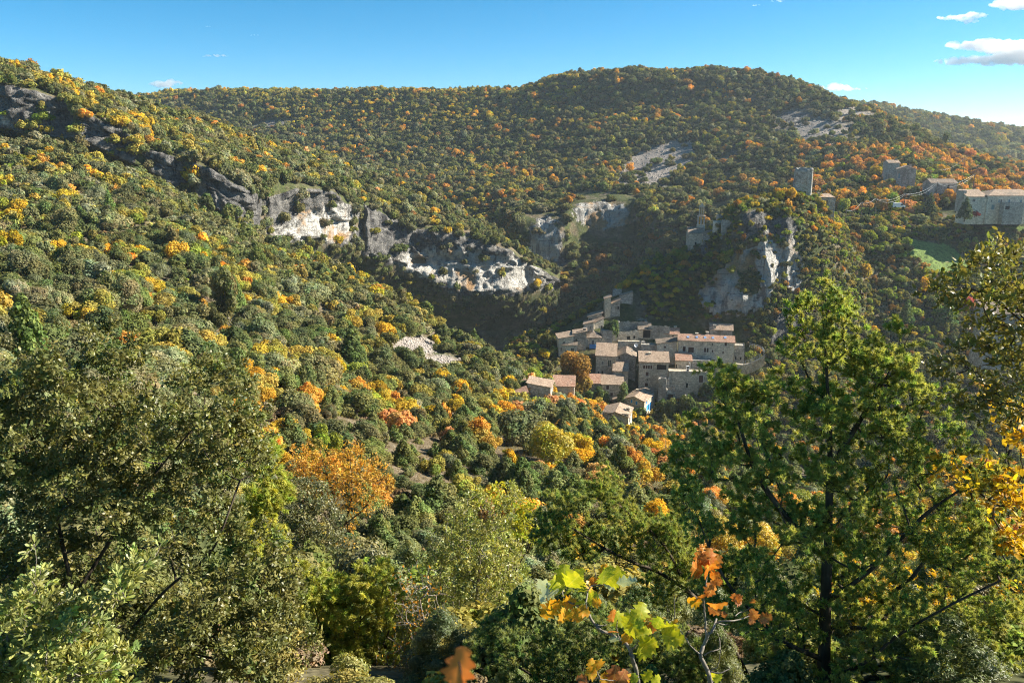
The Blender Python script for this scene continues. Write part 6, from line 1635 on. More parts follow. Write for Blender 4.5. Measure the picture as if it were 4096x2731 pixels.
# ------------------------------------------------------------------ trees that can be told apart in the photograph, placed one by one
HEROES = [  # px, py (crown centre), radius px, kind, tint, label, depth (None: where the ground is met)
    (577, 368, 22, 'tall_tree', (0.36, 0.215, 0.06), 'big half bare autumn tree with an orange top among the village houses', 251),
    (568, 382, 15, 'tall_tree', (0.26, 0.18, 0.06), 'thin brown autumn tree at the foot of the big village tree', 249),
    (509, 378, 10, 'golden_tree', (0.62, 0.40, 0.04), 'round golden tree left of the white barn', None),
    (531, 372, 13, 'golden_tree', (0.24, 0.31, 0.05), 'bright green tree between the golden tree and the corner house', None),
    (545, 351, 8, 'golden_tree', (0.66, 0.46, 0.05), 'glowing yellow tree beside the tall corner house', None),
    (519, 356, 5, 'golden_tree', (0.56, 0.33, 0.06), 'small round orange tree above the bright green tree', None),
    (547, 340, 10, 'evergreen_oak', (0.20, 0.20, 0.09), 'rounded evergreen oak outside the tall corner house', None),
    (583, 325, 8, 'evergreen_oak', (0.28, 0.27, 0.12), 'pale lit evergreen tree on the ridge left of the stepped houses', 287),
    (612, 322, 9, 'evergreen_oak', (0.10, 0.15, 0.06), 'dark ivy thicket between the pale gable and the ruin', 278),
    (622, 390, 8, 'tall_tree', (0.16, 0.20, 0.09), 'thin green tree in front of the shuttered cottage', 248),
    (632, 387, 6, 'golden_tree', (0.38, 0.29, 0.05), 'small yellow bush between the cottage and the loggia house', 251),
    (589, 396, 9, 'evergreen_oak', (0.10, 0.15, 0.05), 'dark green tree below the big autumn tree', 246),
    (600, 392, 10, 'evergreen_oak', (0.11, 0.15, 0.06), 'dark evergreen left of the blue shuttered house', 247),
    (640, 412, 9, 'evergreen_oak', (0.13, 0.18, 0.06), 'ivy bush beside the navy shuttered house', 243),
    (668, 402, 14, 'scrub_bush', (0.13, 0.16, 0.06), 'low thicket under the ruined vault', 244),
    (690, 405, 14, 'scrub_bush', (0.12, 0.15, 0.06), 'dark brambles below the tower stump', 243),
    (706, 388, 9, 'evergreen_oak', (0.12, 0.15, 0.06), 'dark bush at the end of the tall terrace wall', 254),
    (728, 366, 9, 'scrub_bush', (0.14, 0.17, 0.06), 'bushes under the doorway of the long house', 259),
    (518, 425, 30, 'evergreen_oak', (0.185, 0.185, 0.095), 'large rounded evergreen oak in front of the white barn', None),
    (535, 412, 20, 'evergreen_oak', (0.25, 0.25, 0.14), 'paler evergreen oak crowning the yellow oak', None),
    (553, 437, 32, 'golden_tree', (0.46, 0.38, 0.05), 'broad yellow green oak below the village', None),
    (576, 440, 20, 'golden_tree', (0.55, 0.42, 0.05), 'yellow oak leaning right below the navy shuttered house', None),
    (620, 446, 17, 'evergreen_oak', (0.29, 0.29, 0.18), 'pale sage coloured oak below the navy shuttered house', None),
    (607, 455, 11, 'evergreen_oak', (0.25, 0.25, 0.15), 'smaller sage coloured oak left of the pale one', None),
    (597, 470, 21, 'golden_tree', (0.58, 0.38, 0.14), 'pale apricot tree on the slope below the village', None),
    (666, 446, 13, 'bare_tree', (0.58, 0.36, 0.06), 'nearly bare tree with a few yellow leaves left of the juniper', None),
    (650, 470, 18, 'golden_tree', (0.62, 0.42, 0.07), 'yellow thicket between the apricot tree and the juniper', None),
    (640, 485, 14, 'bare_tree', (0.60, 0.36, 0.08), 'bare brown sapling in front of the yellow thicket', None),
    (398, 419, 24, 'scrub_bush', (0.58, 0.30, 0.12), 'wide salmon coloured bush on the lower slope', None),
    (401, 412, 8, 'scrub_bush', (0.60, 0.07, 0.08), 'bright red bush on top of the salmon one', None),
    (385, 399, 16, 'golden_tree', (0.56, 0.42, 0.06), 'broad yellow tree above the salmon coloured bush', None),
    (383, 326, 13, 'golden_tree', (0.62, 0.41, 0.05), 'round golden tree at the head of the grey scree', None),
    (437, 339, 6, 'tall_tree', (0.56, 0.42, 0.05), 'narrow yellow tree right of the grey scree', None),
    (252, 333, 7, 'pine_tree', (0.12, 0.20, 0.06), 'single bright green pine on the scrub slope', None),
    (70, 308, 13, 'golden_tree', (0.50, 0.42, 0.05), 'yellow bush on the pale bare patch at the left', None),
    (52, 331, 20, 'rust_tree', (0.56, 0.33, 0.10), 'wide orange thicket above the big evergreen oak', None),
    (194, 346, 11, 'golden_tree', (0.58, 0.38, 0.06), 'golden bush between the scree patches and the big oak', None),
    (224, 332, 13, 'rust_tree', (0.58, 0.35, 0.07), 'orange bush just below the long scree patch', None),
    (248, 368, 18, 'golden_tree', (0.58, 0.36, 0.05), 'large orange gold oak right of the big evergreen oak', None),
    (262, 392, 14, 'golden_tree', (0.58, 0.38, 0.06), 'golden oak under the large orange gold one', None),
    (285, 362, 12, 'rust_tree', (0.54, 0.31, 0.07), 'orange oak at the upper edge of the mixed scrub', None),
    (280, 425, 18, 'golden_tree', (0.60, 0.40, 0.05), 'yellow oak peeping over the big evergreen oak', None),
    (303, 436, 14, 'golden_tree', (0.56, 0.42, 0.06), 'yellow green oak behind the orange oak', None),
    (50, 166, 9, 'golden_tree', (0.60, 0.40, 0.06), 'golden tree high on the left slope under the cliff', None),
    (47, 131, 12, 'golden_tree', (0.26, 0.33, 0.06), 'lime green tree against the foot of the grey cliff', None),
    (64, 194, 13, 'golden_tree', (0.56, 0.46, 0.06), 'bright yellow tree halfway up the left slope', None),
    (56, 180, 11, 'golden_tree', (0.60, 0.42, 0.06), 'yellow tree right above the bright yellow one', None),
    (6, 120, 6, 'golden_tree', (0.36, 0.40, 0.06), 'small lime tree clinging to the cliff at the left edge', None),
    (786, 192, 12, 'golden_tree', (0.62, 0.40, 0.05), 'golden tree leaning against the castle keep', 311),
    (746, 209, 13, 'golden_tree', (0.34, 0.31, 0.06), 'olive yellow tree crowning the crag above the chapel', 309),
    (760, 203, 9, 'evergreen_oak', (0.26, 0.26, 0.14), 'grey green bush on the crag beside the olive yellow tree', 309),
    (775, 208, 9, 'golden_tree', (0.52, 0.42, 0.06), 'yellow bush on the edge of the crag below the keep', 306),
    (800, 206, 8, 'evergreen_oak', (0.24, 0.25, 0.12), 'ivy bush in front of the foot of the keep', 309),
    (923, 283, 8, 'tall_tree', (0.66, 0.40, 0.05), 'flame shaped golden tree on the dark hillside', None),
    (862, 268, 11, 'golden_tree', (0.50, 0.36, 0.07), 'tree half golden and half sage on the dark hillside', None),
    (869, 270, 8, 'evergreen_oak', (0.28, 0.28, 0.17), 'sage coloured oak touching the half golden tree', None),
    (907, 311, 9, 'pine_tree', (0.17, 0.23, 0.09), 'pale green pine between the juniper and the shining oak', None),
    (948, 312, 11, 'pine_tree', (0.16, 0.22, 0.09), 'second pale green pine close to the shining oak', None),
    (962, 300, 13, 'scrub_bush', (0.50, 0.14, 0.12), 'dull red bush behind the shining oak', None),
    (930, 204, 8, 'pine_tree', (0.09, 0.12, 0.07), 'dark round conifer left of the big farmhouse', None),
    (966, 208, 8, 'pine_tree', (0.09, 0.12, 0.07), 'dark conifer in front of the creeper clad wing', 330),
    (912, 207, 4, 'golden_tree', (0.24, 0.28, 0.08), 'small green tree by the bend in the lane', None),
    (892, 203, 9, 'tall_tree', (0.30, 0.35, 0.08), 'willow green tree left of the white van', None),
    (843, 205, 8, 'tall_tree', (0.32, 0.36, 0.08), 'lime green tree right of the ruined spur house', None),
    (975, 213, 5, 'scrub_bush', (0.42, 0.10, 0.08), 'red creeper growing up the farmhouse wing', 336),
    (435, 487, 14, 'juniper_bush', (0.17, 0.20, 0.07), 'dark juniper on the open slope nearest the orange oak', None),
    (403, 505, 15, 'juniper_bush', (0.14, 0.17, 0.06), 'dense juniper at the lower edge of the clearing', None),
    (468, 505, 21, 'juniper_bush', (0.21, 0.22, 0.075), 'large olive juniper in the middle of the clearing', None),
    (457, 470, 14, 'juniper_bush', (0.19, 0.21, 0.07), 'juniper above the large olive one', None),
    (522, 476, 24, 'juniper_bush', (0.15, 0.19, 0.065), 'broad rounded juniper right of the clearing', None),
    (561, 475, 16, 'juniper_bush', (0.11, 0.15, 0.06), 'dark green juniper next to the apricot tree', None),
    (424, 464, 8, 'juniper_bush', (0.17, 0.21, 0.07), 'small ball shaped juniper casting a shadow on the clearing', None),
    (512, 494, 16, 'juniper_bush', (0.20, 0.22, 0.075), 'feathery juniper below the broad rounded one', None),
    (374, 433, 10, 'juniper_bush', (0.18, 0.21, 0.07), 'young juniper under the salmon coloured bush', None),
    (394, 433, 11, 'juniper_bush', (0.15, 0.19, 0.065), 'young dark juniper right of its twin below the salmon bush', None),
    (350, 429, 9, 'juniper_bush', (0.19, 0.21, 0.075), 'olive juniper on the mixed lower slope', None),
    (331, 426, 10, 'juniper_bush', (0.16, 0.19, 0.07), 'juniper at the left of the mixed lower slope', None),
    (435, 449, 10, 'juniper_bush', (0.17, 0.19, 0.07), 'juniper at the top of the clearing', None),
    (412, 450, 8, 'juniper_bush', (0.18, 0.20, 0.07), 'little juniper at the left edge of the clearing', None),
    (483, 462, 18, 'evergreen_oak', (0.16, 0.165, 0.075), 'dark evergreen oak shading the right of the clearing', None),
    (493, 440, 13, 'golden_tree', (0.52, 0.34, 0.08), 'orange tinged oak above the shading evergreen oak', None),
    (455, 520, 24, 'evergreen_oak', (0.18, 0.175, 0.08), 'low wide evergreen oak below the clearing', None),
    (400, 530, 26, 'evergreen_oak', (0.13, 0.145, 0.055), 'dark shrub mass left below the clearing', None),
    (500, 535, 20, 'evergreen_oak', (0.16, 0.165, 0.075), 'evergreen shrub between the middle shrub and the low juniper', None),
]
HERO_KIND = {'evergreen_oak': 'evergreen_oak', 'golden_tree': 'autumn_oak', 'rust_tree': 'autumn_oak', 'tall_tree': 'slender_tree', 'scrub_bush': 'bush', 'juniper_bush': 'juniper', 'pine_tree': 'pine', 'bare_tree': 'bare_tree'}
HCEN = {'evergreen_oak': .78, 'golden_tree': .98, 'rust_tree': .95, 'tall_tree': 1.45, 'scrub_bush': .5, 'juniper_bush': .85, 'pine_tree': 1.35, 'bare_tree': 1.45}
def plant(name, kind, var, loc, sc, rot, tint, size, label, cat, group):
    pr = PROTO[kind][var]
    if size < 24:
        o = ob(name, pr[2], label=label, cat=cat, group=group)
        o['tint'] = [float(c) for c in tint]
    else:
        o = ob(name, None, label=label, cat=cat, group=group)
        c = ob('crown', pr[5] if (size > 62 and pr[5] is not None) else pr[0], o); c['tint'] = [float(x) for x in tint]
        ob('trunk', pr[1], o)
    o.location = loc; o.scale = sc; o.rotation_euler = (0, 0, rot)
    return o
rh = np.random.default_rng(77)
for (x, y, rp, kd, ti, lab, dd) in HEROES:
    by = y + rp * HCEN[kd] * .8
    if dd is None:
        h = BVH.ray_cast(Vector((0, 0, 0)), Vector(P(x, by, 1)).normalized())
        dd = h[0].y if h[0] else 200
    s = dd / F / CP
    r_m = rp * s
    c = P(x, y, dd)
    fz = c[2] - r_m * HCEN[kd]
    gz = ground_z(c[0], c[1], c[2] + 6)
    if gz is not None: fz = max(min(fz, gz + .5), gz - r_m * .6) if abs(gz - fz) < 12 else fz
    var = int(rh.integers(2 if rp > 30 else len(PROTO[kd])))
    zs = (c[2] - fz) / HCEN[kd] / r_m
    plant(HERO_KIND[kd], kd, var, (c[0], c[1], fz), (r_m, r_m, r_m * float(np.clip(zs, .7, 1.6))), rh.uniform(0, 6.28), ti, rp * 2, lab, 'bush' if kd == 'scrub_bush' else 'tree', None)
    HERO_CLEAR.append((x, by, rp * .8, max(3, rp * .35)))

# ------------------------------------------------------------------ loose stones on the scree and dry grass on the clearing
def grass(n, seed):
    r = np.random.default_rng(seed)
    s = SHEETS['terrain']; V = s['flat']; q = s['q']
    cen = V[q].mean(1); px, py, dep = proj(cen)
    m = (px > 300) & (px < 700) & (py > 415) & (py < 700) & (cen[:, 1] > 45) & (cen[:, 1] < 125)
    q = q[m]
    a, b, c, d = (V[q[:, i]] for i in range(4))
    ar = np.linalg.norm(np.cross(c - a, d - b), axis=1) / (cen[m][:, 1] + 20) ** 1.2
    fi = r.choice(len(q), n, p=ar / ar.sum())
    u, v = r.uniform(size=(2, n, 1))
    p = (a[fi] * (1 - u) + b[fi] * u) * (1 - v) + (d[fi] * (1 - u) + c[fi] * u) * v
    sz = r.uniform(.2, .5, n)
    x = norm(rdir(r, n) * .55 + np.array([0, 0, 1.0])); nd = rdir(r, n)
    T = np.array([[0, -.05, 0], [0, .05, 0], [1, .02, 0], [.8, .3, .1], [0, .1, .05], [.75, -.3, .1]])
    Fq = np.array([[0, 1, 2], [1, 4, 3], [0, 5, 1]])
    Vv, Fc = stamp(T, Fq, p, x, nd, sz)
    o = ob('dry_grass', mesh_np('dry_grass', Vv, [Fc], [MAT_LEAF], dict(v=np.repeat(np.clip(r.normal(.5, .25, n), 0, 1), len(T)), h=np.full(n * len(T), .55))), label='dry straw coloured grass and herbs on the open slope', cat='grass', kind='stuff')
    o['tint'] = [0.30, 0.235, 0.12]
grass(26000, 5)
def stones(n, seed):
    r = np.random.default_rng(seed); parts = []
    for nm in ('terrain', 'hill_terrain'):
        s = SHEETS[nm]; w = np.clip(s['scree'].ravel()[s['q'][:, 0]] - .35, 0, 1)
        V = s['flat']; q = s['q']
        a, b, c, d = (V[q[:, i]] for i in range(4))
        ar = np.linalg.norm(np.cross(c - a, d - b), axis=1) * w
        fi = r.choice(len(q), n, p=ar / ar.sum())
        u, v = r.uniform(size=(2, n, 1))
        p = (a[fi] * (1 - u) + b[fi] * u) * (1 - v) + (d[fi] * (1 - u) + c[fi] * u) * v
        for i in range(n):
            sz = r.uniform(.12, .5) * (1 if nm == 'terrain' else 1.6)
            parts.append((ICO_V * sz * r.uniform(.6, 1.2, 3) * (1 + .25 * r.uniform(-1, 1, (12, 1))) + p[i], ICO_F))
    V, Fs = join(parts)
    ob('scree_stones', mesh_np('scree_stones', V, [np.concatenate(Fs)], [SCREE]), label='loose pale stones lying on the scree patches', cat='stones', kind='stuff')
SCREE = plain('scree_stone', (0.34, 0.30, 0.265), .95, .1)
stones(1600, 8)
print('heroes', round(time.time() - T0, 1))
# ------------------------------------------------------------------ air: haze over the whole valley
def haze_box(density=0.00009):
    m, t, out = new_mat('haze_air')
    v = t.nodes.new('ShaderNodeVolumePrincipled')
    v.inputs['Color'].default_value = (0.80, 0.90, 1.0, 1)
    v.inputs['Density'].default_value = density
    v.inputs['Anisotropy'].default_value = 0.35
    t.links.new(v.outputs[0], out.inputs['Volume'])
    x, y0, z0, z1 = 6150, -6150, -150, 96
    V = np.array([[a, b, c] for a in (-x, x) for b in (-x, x) for c in (z0, z1)])
    Fq = np.array([[0, 1, 3, 2], [4, 6, 7, 5], [0, 4, 5, 1], [2, 3, 7, 6], [0, 2, 6, 4], [1, 5, 7, 3]])
    ob('haze', mesh_np('haze', V, [Fq], [m]), kind='stuff', label='thin bluish haze hanging in the valley air', cat='haze')
haze_box()

# ------------------------------------------------------------------ clouds: puffs of bright vapour far beyond the hills
def cloud_mat():
    m, t, out = new_mat('cloud_vapour')
    v = t.nodes.new('ShaderNodeVolumePrincipled')
    v.inputs['Color'].default_value = (1, 1, 1, 1)
    v.inputs['Density'].default_value = 0.011
    v.inputs['Anisotropy'].default_value = 0.5
    t.links.new(v.outputs[0], out.inputs['Volume'])
    return m
MAT_CLOUD = cloud_mat()
def cloud(blobs, label, dist=9000, seed=0):
    """blobs: (px, py, half width px, half height px)"""
    r = np.random.default_rng(900 + seed)
    s = dist / F
    parts = []
    for (bx, by, hw, hh) in blobs:
        n = max(10, int(26 * hw / 10))
        for _ in range(n):
            u = r.uniform(-1, 1); v = r.uniform(-1, 1) * (1 - u * u) ** .5
            rad = hh * r.uniform(.3, .62) * (1 - .55 * abs(u))
            c = P(bx + u * hw, by + (v * .7) * hh * .62, dist + r.uniform(-1, 1) * hh * s * .8)
            parts.append((ICO_V * rad * s * np.array([1.5, 1.2, .8]) * (1 + .2 * r.uniform(-1, 1, (12, 1))) + c, ICO_F))
    V, Fs = join(parts)
    base = V.mean(0)
    o = ob('cloud', mesh_np('cloud', V - base, [np.concatenate(Fs)], [MAT_CLOUD]), label=label, cat='cloud', group='small white clouds')
    o.location = base
    hmin = min(b[3] for b in blobs) * s
    rm = o.modifiers.new('merge', 'REMESH'); rm.mode = 'VOXEL'; rm.voxel_size = max(hmin * .13, 7.0)
    for k, (sz, st) in enumerate(((hmin * .9, hmin * .45), (hmin * .3, hmin * .2))):
        tx = bpy.data.textures.new('cloud_relief', 'CLOUDS'); tx.noise_scale = sz; tx.noise_depth = 3
        dm = o.modifiers.new('relief', 'DISPLACE'); dm.texture = tx; dm.strength = st; dm.mid_level = .5
        dm.texture_coords = 'GLOBAL'
    return o
cloud([(985, 45, 38, 9), (1010, 48, 34, 12), (1035, 44, 28, 10), (962, 61, 30, 6), (1000, 60, 38, 9), (1037, 57, 28, 11)], 'large white cloud with a flat base at the edge of the sky', seed=1)
cloud([(958, 17.5, 21, 4.6), (975, 15, 13, 5), (968, 21, 11, 4)], 'ragged white cloud floating above the largest one', seed=2)
cloud([(1012, 4, 22, 8), (1035, 2, 24, 9)], 'white cloud in the top corner of the sky', seed=3)
cloud([(836, 87, 13, 6), (847, 89, 13, 4)], 'low white cloud rising behind the shoulder of the wooded hill', seed=4)
cloud([(866, 88, 3.2, 1.6)], 'tiny white puff right of the low cloud', seed=5)
cloud([(757, 5.2, 7, 1.8)], 'small flat white cloud high above the hilltop', seed=6)
cloud([(778, 1, 8, 2)], 'small cloud at the top edge above the hilltop', seed=7)
cloud([(167, 83, 15, 6), (160, 84, 10, 5)], 'white cloud sitting on the far wooded plateau', seed=8)
cloud([(138, 95, 12, 3)], 'faint white cloud where ridge and plateau meet', seed=9)
cloud([(217, 55.5, 13, 2.6), (206, 56, 5, 1.6)], 'small white cloud high over the wooded plateau', seed=10)
cloud([(209, 26.3, 8, 1.3)], 'wispy white streak near the top of the sky', seed=11)
cloud([(254, 35, 9, 1.2)], 'thin white streak of cloud right of the wispy one', seed=12)
# ------------------------------------------------------------------ plant the slopes
scatter('terrain', 4.0, near_mix, 1.9, 4.3, near_dens, 31)
scatter('terrain', 2.6, lambda px, py, p, r: (['brown', 'oak', 'olive', 'sage', 'juniper', 'lime', 'gold'], [1.5, 3, 1.5, 1, 1, .5, .4], 1.0), .55, 1.3, lambda px, py, p, nz, rk, sc, md: .45 * near_dens(px, py, p, nz, rk, sc * .7, md) * (p[:, 1] < 200), 41)
scatter('terrain', 2.2, fill_mix, .8, 1.9, fill_dens, 42)
scatter('terrain', .85, low_mix, .4, .75, low_dens, 43)
scatter('ridge_terrain', 4.6, ridge_mix, 2.1, 4.6, ridge_dens, 32)
scatter('hill_terrain', 5.6, hill_mix, 2.4, 5.0, hill_dens, 33, clumps=((60, 23), (28, 24), (10, 3)))
scatter('hill_terrain', 2.5, bank_mix, 1.0, 2.3, bank_dens, 44)
scatter('far_hill_terrain', 9.5, far_mix, 4, 7.5, lambda px, py, p, nz, rk, sc, md: np.full(len(p), .95), 34)
scatter('spur_terrain', 2.7, spur_mix, 1.5, 3.0, spur_dens, 35)
scatter('spur_terrain', 2.2, spur_mix, .8, 1.7, lambda *a: .7 * spur_dens(*a), 36)
print('scatter', len(TREES), round(time.time() - T0, 1))
rt = np.random.default_rng(5)
vis = []
for t in TREES:
    ok = sees(Vector(t['p']) + Vector((0, 0, t['r'] * 1.5)), t['r'] * 1.2 + 1)
    if not ok: continue
    t['kind'] = FAM_KIND[t['fam']]
    if t['fam'] == 'oak' and rt.uniform() < (.04 if t['dep'] < 300 else .004): t['kind'] = 'tall_tree'
    tl = TINT[t['fam']]
    a = np.array(tl[rt.integers(len(tl))]) * rt.uniform(.8, 1.22) * np.array([rt.uniform(.92, 1.1), 1, rt.uniform(.85, 1.15)])
    t['tint'] = a
    t['var'] = int(rt.integers(len(PROTO[t['kind']])))
    t['rot'] = rt.uniform(0, 6.283)
    t['sc'] = np.array([rt.uniform(.78, 1.3), rt.uniform(.78, 1.3), rt.uniform(.7, 1.25)]) * t['r']
    t['p'] = t['p'] - np.array([0, 0, .12 * t['r']])
    t['size'] = t['r'] / t['dep'] * F * 2
    vis.append(t)
TREES = vis
print('visible', len(TREES), round(time.time() - T0, 1))

def gn_forest(name, ts, label, coll=None, slot=3):
    coll = coll or protos
    pts = np.array([t['p'] for t in ts])
    me = mesh_np(name, pts, [np.zeros((0, 3), np.int32)]) if False else bpy.data.meshes.new(name)
    me.vertices.add(len(pts)); me.vertices.foreach_set('co', pts.astype(np.float32).ravel())
    order = [p[slot] for k in sorted(PROTO) for p in PROTO[k]]
    names = sorted(o.name for o in order)                      # Collection Info lists its children by name
    idx = np.array([names.index(PROTO[t['kind']][t['var']][slot].name) for t in ts], np.int32)
    a = me.attributes.new('pidx', 'INT', 'POINT'); a.data.foreach_set('value', idx)
    for nm, arr in (('rot', [(0, 0, t['rot']) for t in ts]), ('scl', [t['sc'] for t in ts]), ('tint', [t['tint'] for t in ts])):
        a = me.attributes.new(nm, 'FLOAT_VECTOR', 'POINT'); a.data.foreach_set('vector', np.array(arr, np.float32).ravel())
    o = ob(name, me, label=label, kind='stuff', cat='trees')
    g = bpy.data.node_groups.new(name, 'GeometryNodeTree')
    g.interface.new_socket('Geometry', in_out='INPUT', socket_type='NodeSocketGeometry')
    g.interface.new_socket('Geometry', in_out='OUTPUT', socket_type='NodeSocketGeometry')
    gi_, go_ = g.nodes.new('NodeGroupInput'), g.nodes.new('NodeGroupOutput')
    ci = g.nodes.new('GeometryNodeCollectionInfo')
    ci.inputs['Collection'].default_value = coll
    ci.inputs['Separate Children'].default_value = True
    ci.inputs['Reset Children'].default_value = True
    iop = g.nodes.new('GeometryNodeInstanceOnPoints')
    iop.inputs['Pick Instance'].default_value = True
    def na(nm, ty):
        x = g.nodes.new('GeometryNodeInputNamedAttribute'); x.data_type = ty; x.inputs[0].default_value = nm
        return x.outputs[0]
    g.links.new(gi_.outputs[0], iop.inputs['Points'])
    g.links.new(ci.outputs[0], iop.inputs['Instance'])
    g.links.new(na('pidx', 'INT'), iop.inputs['Instance Index'])
    g.links.new(na('rot', 'FLOAT_VECTOR'), iop.inputs['Rotation'])
    g.links.new(na('scl', 'FLOAT_VECTOR'), iop.inputs['Scale'])
    g.links.new(iop.outputs[0], go_.inputs[0])
    md = o.modifiers.new('trees', 'NODES'); md.node_group = g
    return o

# ------------------------------------------------------------------ the trees one can tell apart become things of their own, the rest one woodland
FAMN = {'oak': ('evergreen_oak', 'dark evergreen oak'), 'olive': ('yellowing_oak', 'yellow green oak'), 'gold': ('golden_oak', 'golden oak'), 'orange': ('orange_oak', 'orange oak'), 'rust': ('rusty_oak', 'rust brown oak'), 'pink': ('salmon_maple', 'salmon orange tree'),
        'red': ('red_bush', 'red bush'), 'lime': ('lime_green_tree', 'lime green tree'), 'pine': ('pine', 'green pine'), 'juniper': ('juniper', 'olive juniper'), 'brown': ('brown_bush', 'brown bush'), 'sage': ('silvery_oak', 'silvery grey oak')}
MARKS = [(15, 70, 'on the crest at the left edge'), (60, 92, 'on the crest above the long grey cliff'), (120, 108, 'on the ridge where its crest bends down'), (180, 125, 'on the ridge left of the far plateau'), (235, 150, 'on the wooded ridge back'), (290, 168, 'above the streaked cliff'),
    (340, 180, 'right above the streaked cliff corner'), (390, 200, 'on the ridge between the two pale cliffs'), (440, 222, 'on the rocky cap of the overhanging cliff'), (500, 245, 'on the tip of the cliff prow'), (20, 160, 'under the grey cliff at the left edge'), (75, 150, 'close under the long grey cliff'), (140, 180, 'below the middle of the grey cliff'),
    (200, 215, 'below the dark end of the grey cliff'), (20, 210, 'high on the scrub slope at the left'), (80, 220, 'on the upper scrub slope'), (150, 235, 'in the middle of the upper scrub slope'), (215, 250, 'on the slope left of the streaked cliff'), (275, 255, 'just below the streaked cliff'), (330, 285, 'on the edge of the dark gorge'),
    (20, 265, 'on the mid slope at the left edge'), (80, 275, 'on the mid slope above the bare patches'), (140, 280, 'above the pale scree patches'), (200, 285, 'on the mid slope over the scree'), (260, 300, 'in the thick of the scrub slope'), (310, 320, 'on the slope above the mixed scrub'), (360, 330, 'left of the round golden tree'),
    (400, 325, 'beside the grey scree'), (440, 345, 'at the foot of the grey scree'), (480, 355, 'at the mouth of the gorge'), (20, 330, 'above the big evergreen oak at the left edge'), (90, 335, 'behind the top of the big evergreen oak'), (150, 345, 'between bare patches and big evergreen oak'), (215, 350, 'on the lower left scrub slope'),
    (275, 350, 'in the mixed autumn scrub'), (330, 365, 'in the middle of the mixed scrub'), (385, 375, 'right of the mixed scrub'), (430, 385, 'near the valley floor meadow'), (480, 395, 'left of the large rounded oak'), (300, 400, 'above the orange oak'), (350, 410, 'on the lower mixed slope'), (440, 420, 'above the clearing'),
    (410, 470, 'on the clearing'), (470, 480, 'at the right of the clearing'), (560, 500, 'under the broad rounded juniper'), (620, 490, 'below the apricot tree'), (350, 540, 'below the orange oak'), (430, 560, 'behind the middle shrub'), (540, 560, 'behind the low juniper branch'), (700, 460, 'behind the left side of the tall juniper'), (780, 470, 'seen through the tall juniper'), (900, 470, 'behind the right side of the tall juniper'),
    (220, 98, 'on the far plateau at its left end'), (290, 100, 'on the far plateau skyline'), (370, 102, 'on the middle of the far plateau'), (450, 104, 'where plateau and hill meet'), (300, 130, 'on the slope below the far plateau'), (400, 140, 'on the far slope behind the ridge'), (480, 130, 'on the left flank of the big hill'), (560, 95, 'on the rising skyline of the big hill'),
    (640, 80, 'near the top of the big hill'), (720, 80, 'on the summit of the big hill'), (790, 95, 'on the right shoulder of the big hill'), (560, 140, 'on the big hill left of the bare scar'), (640, 125, 'above the bare scar on the hill'), (720, 120, 'on the big hill right of the scar'), (480, 175, 'above the gorge on the hill'), (560, 180, 'above the pale gorge cliff'), (630, 190, 'on the ledge over the gorge cliff'),
    (700, 170, 'under the bare scar on the hill'), (760, 160, 'on the hill left of the castle keep'), (830, 130, 'on the rocky shoulder of the hill'), (870, 110, 'on the skyline right of the summit'), (840, 165, 'right of the castle keep'), (880, 175, 'left of the upper farmhouses'), (930, 160, 'beside the upper road'), (985, 165, 'above the big farmhouse'), (1010, 150, 'on the far hill at the right edge'), (950, 135, 'on the hazy far hill'),
    (540, 290, 'in the dark gorge'), (600, 270, 'on the shaded gorge slope'), (660, 235, 'in the hollow behind the chapel'), (700, 215, 'on the slope above the chapel'), (640, 275, 'on the spur ridge below the chapel'), (690, 280, 'on the shaded spur face'), (740, 240, 'on top of the crag'), (800, 225, 'at the foot of the castle keep'), (680, 310, 'above the village roofs'), (740, 320, 'between crag and long house'), (800, 290, 'right of the crag'), (790, 350, 'below the crag at the end of the village'),
    (560, 400, 'below the white barn'), (620, 430, 'at the foot of the village'), (700, 420, 'on the bank below the village'), (860, 215, 'by the utility wires'), (900, 220, 'on the bank below the track'), (950, 225, 'below the big farmhouse'), (1000, 235, 'on the terrace under the big farmhouse'), (850, 260, 'on the dark hillside right of the crag'), (900, 265, 'left of the green meadow'), (960, 280, 'below the green meadow'), (880, 330, 'on the dark hillside behind the juniper'), (950, 340, 'on the dark hillside behind the shining oak'), (1010, 300, 'behind the shining oak'), (830, 400, 'in the valley behind the juniper')]
MK = np.array([(m[0], m[1]) for m in MARKS], float)
ORD = 'first second third fourth fifth sixth seventh eighth ninth tenth eleventh twelfth thirteenth fourteenth fifteenth sixteenth seventeenth eighteenth nineteenth twentieth'.split()
FRONT = [[(0, 345), (80, 335), (140, 370), (210, 350), (275, 420), (285, 560), (330, 600), (400, 640), (470, 620), (560, 600), (690, 600), (690, 682), (0, 682)], [(690, 440), (720, 370), (800, 340), (820, 275), (860, 300), (920, 330), (935, 390), (1024, 380), (1024, 682), (690, 682)], [(940, 260), (1024, 240), (1024, 400), (940, 400)]]
for t in TREES:
    t['hid'] = any(bool(in_poly(np.array([t['px']]), np.array([t['py'] - t['size'] * .3]), f)[0]) for f in FRONT)
    t['in'] = 2 < t['px'] < 1022 and 2 < t['py'] - t['size'] * .3 < 680
single, rest, under = [], [], []
byfam = {}
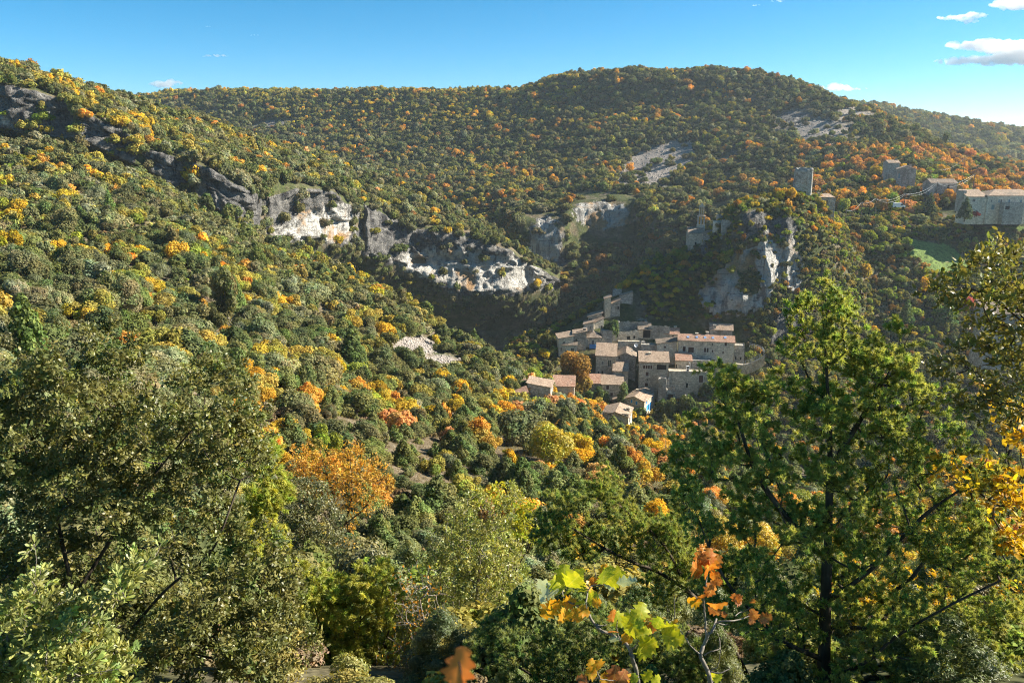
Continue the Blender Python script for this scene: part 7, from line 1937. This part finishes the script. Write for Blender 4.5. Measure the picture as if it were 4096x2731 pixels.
LIM = {'oak': 235}
for t in sorted(TREES, key=lambda t: -t['size']):
    k = byfam.setdefault(t['fam'], [])
    if t['in'] and not t['hid'] and len(k) < LIM.get(t['fam'], 170) and t['size'] > 6.5: k.append(t); single.append(t)
    elif t['size'] > 24: under.append(t)
    else: rest.append(t)
groups = {}
for t in single:
    w = MARKS[int(np.argmin(((MK - [t['px'], t['py']]) ** 2 * [1, 2.2]).sum(1)))][2]
    med = np.median([u['size'] for u in byfam[t['fam']]])
    sz = 'large' if t['size'] > 1.3 * med else ('small' if t['size'] < .75 * med else 'mid-sized')
    groups.setdefault((sz, t['fam'], w), []).append(t)
for (sz, fam, w), g in groups.items():
    g.sort(key=lambda t: t['py'])
    half = [g] if len(g) < 9 else ([g[:len(g) // 2], g[len(g) // 2:]] if len(g) < 22 else [g[:len(g) // 3], g[len(g) // 3:2 * len(g) // 3], g[2 * len(g) // 3:]])
    for hi_, hg in enumerate(half):
        hg.sort(key=lambda t: t['px'])
        row = '' if len(half) == 1 else ['upper row, ', 'lower row, '][hi_] if len(half) == 2 else ['upper row, ', 'middle row, ', 'lower row, '][hi_]
        for i, t in enumerate(hg):
            pos = '' if len(g) == 1 else ', ' + row + ('leftmost' if i == 0 else (ORD[i] + ' from left' if i < 20 else 'rightmost'))
            t['label'] = f"{sz} {FAMN[fam][1]} {w}{pos}"
            if len(t['label'].split()) > 16: t['label'] = t['label'].split(' ', 1)[1]
for t in single:
    plant(FAMN[t['fam']][0], t['kind'], t['var'] if t['size'] < 62 else t['var'] % 2, t['p'], t['sc'], t['rot'], t['tint'], t['size'], t['label'], 'bush' if t['fam'] in ('brown', 'red') else 'tree', FAMN[t['fam']][1] + 's on the slopes')
gn_forest('woodland', rest, 'dense mixed woodland of small far trees covering the slopes')
gn_forest('undergrowth', under, 'thick undergrowth of shrubs half hidden behind the foreground trees', fine_protos, 6)
print('single', len(single), 'rest', len(rest), {k: len(v) for k, v in byfam.items()})
print('done', round(time.time() - T0, 1))
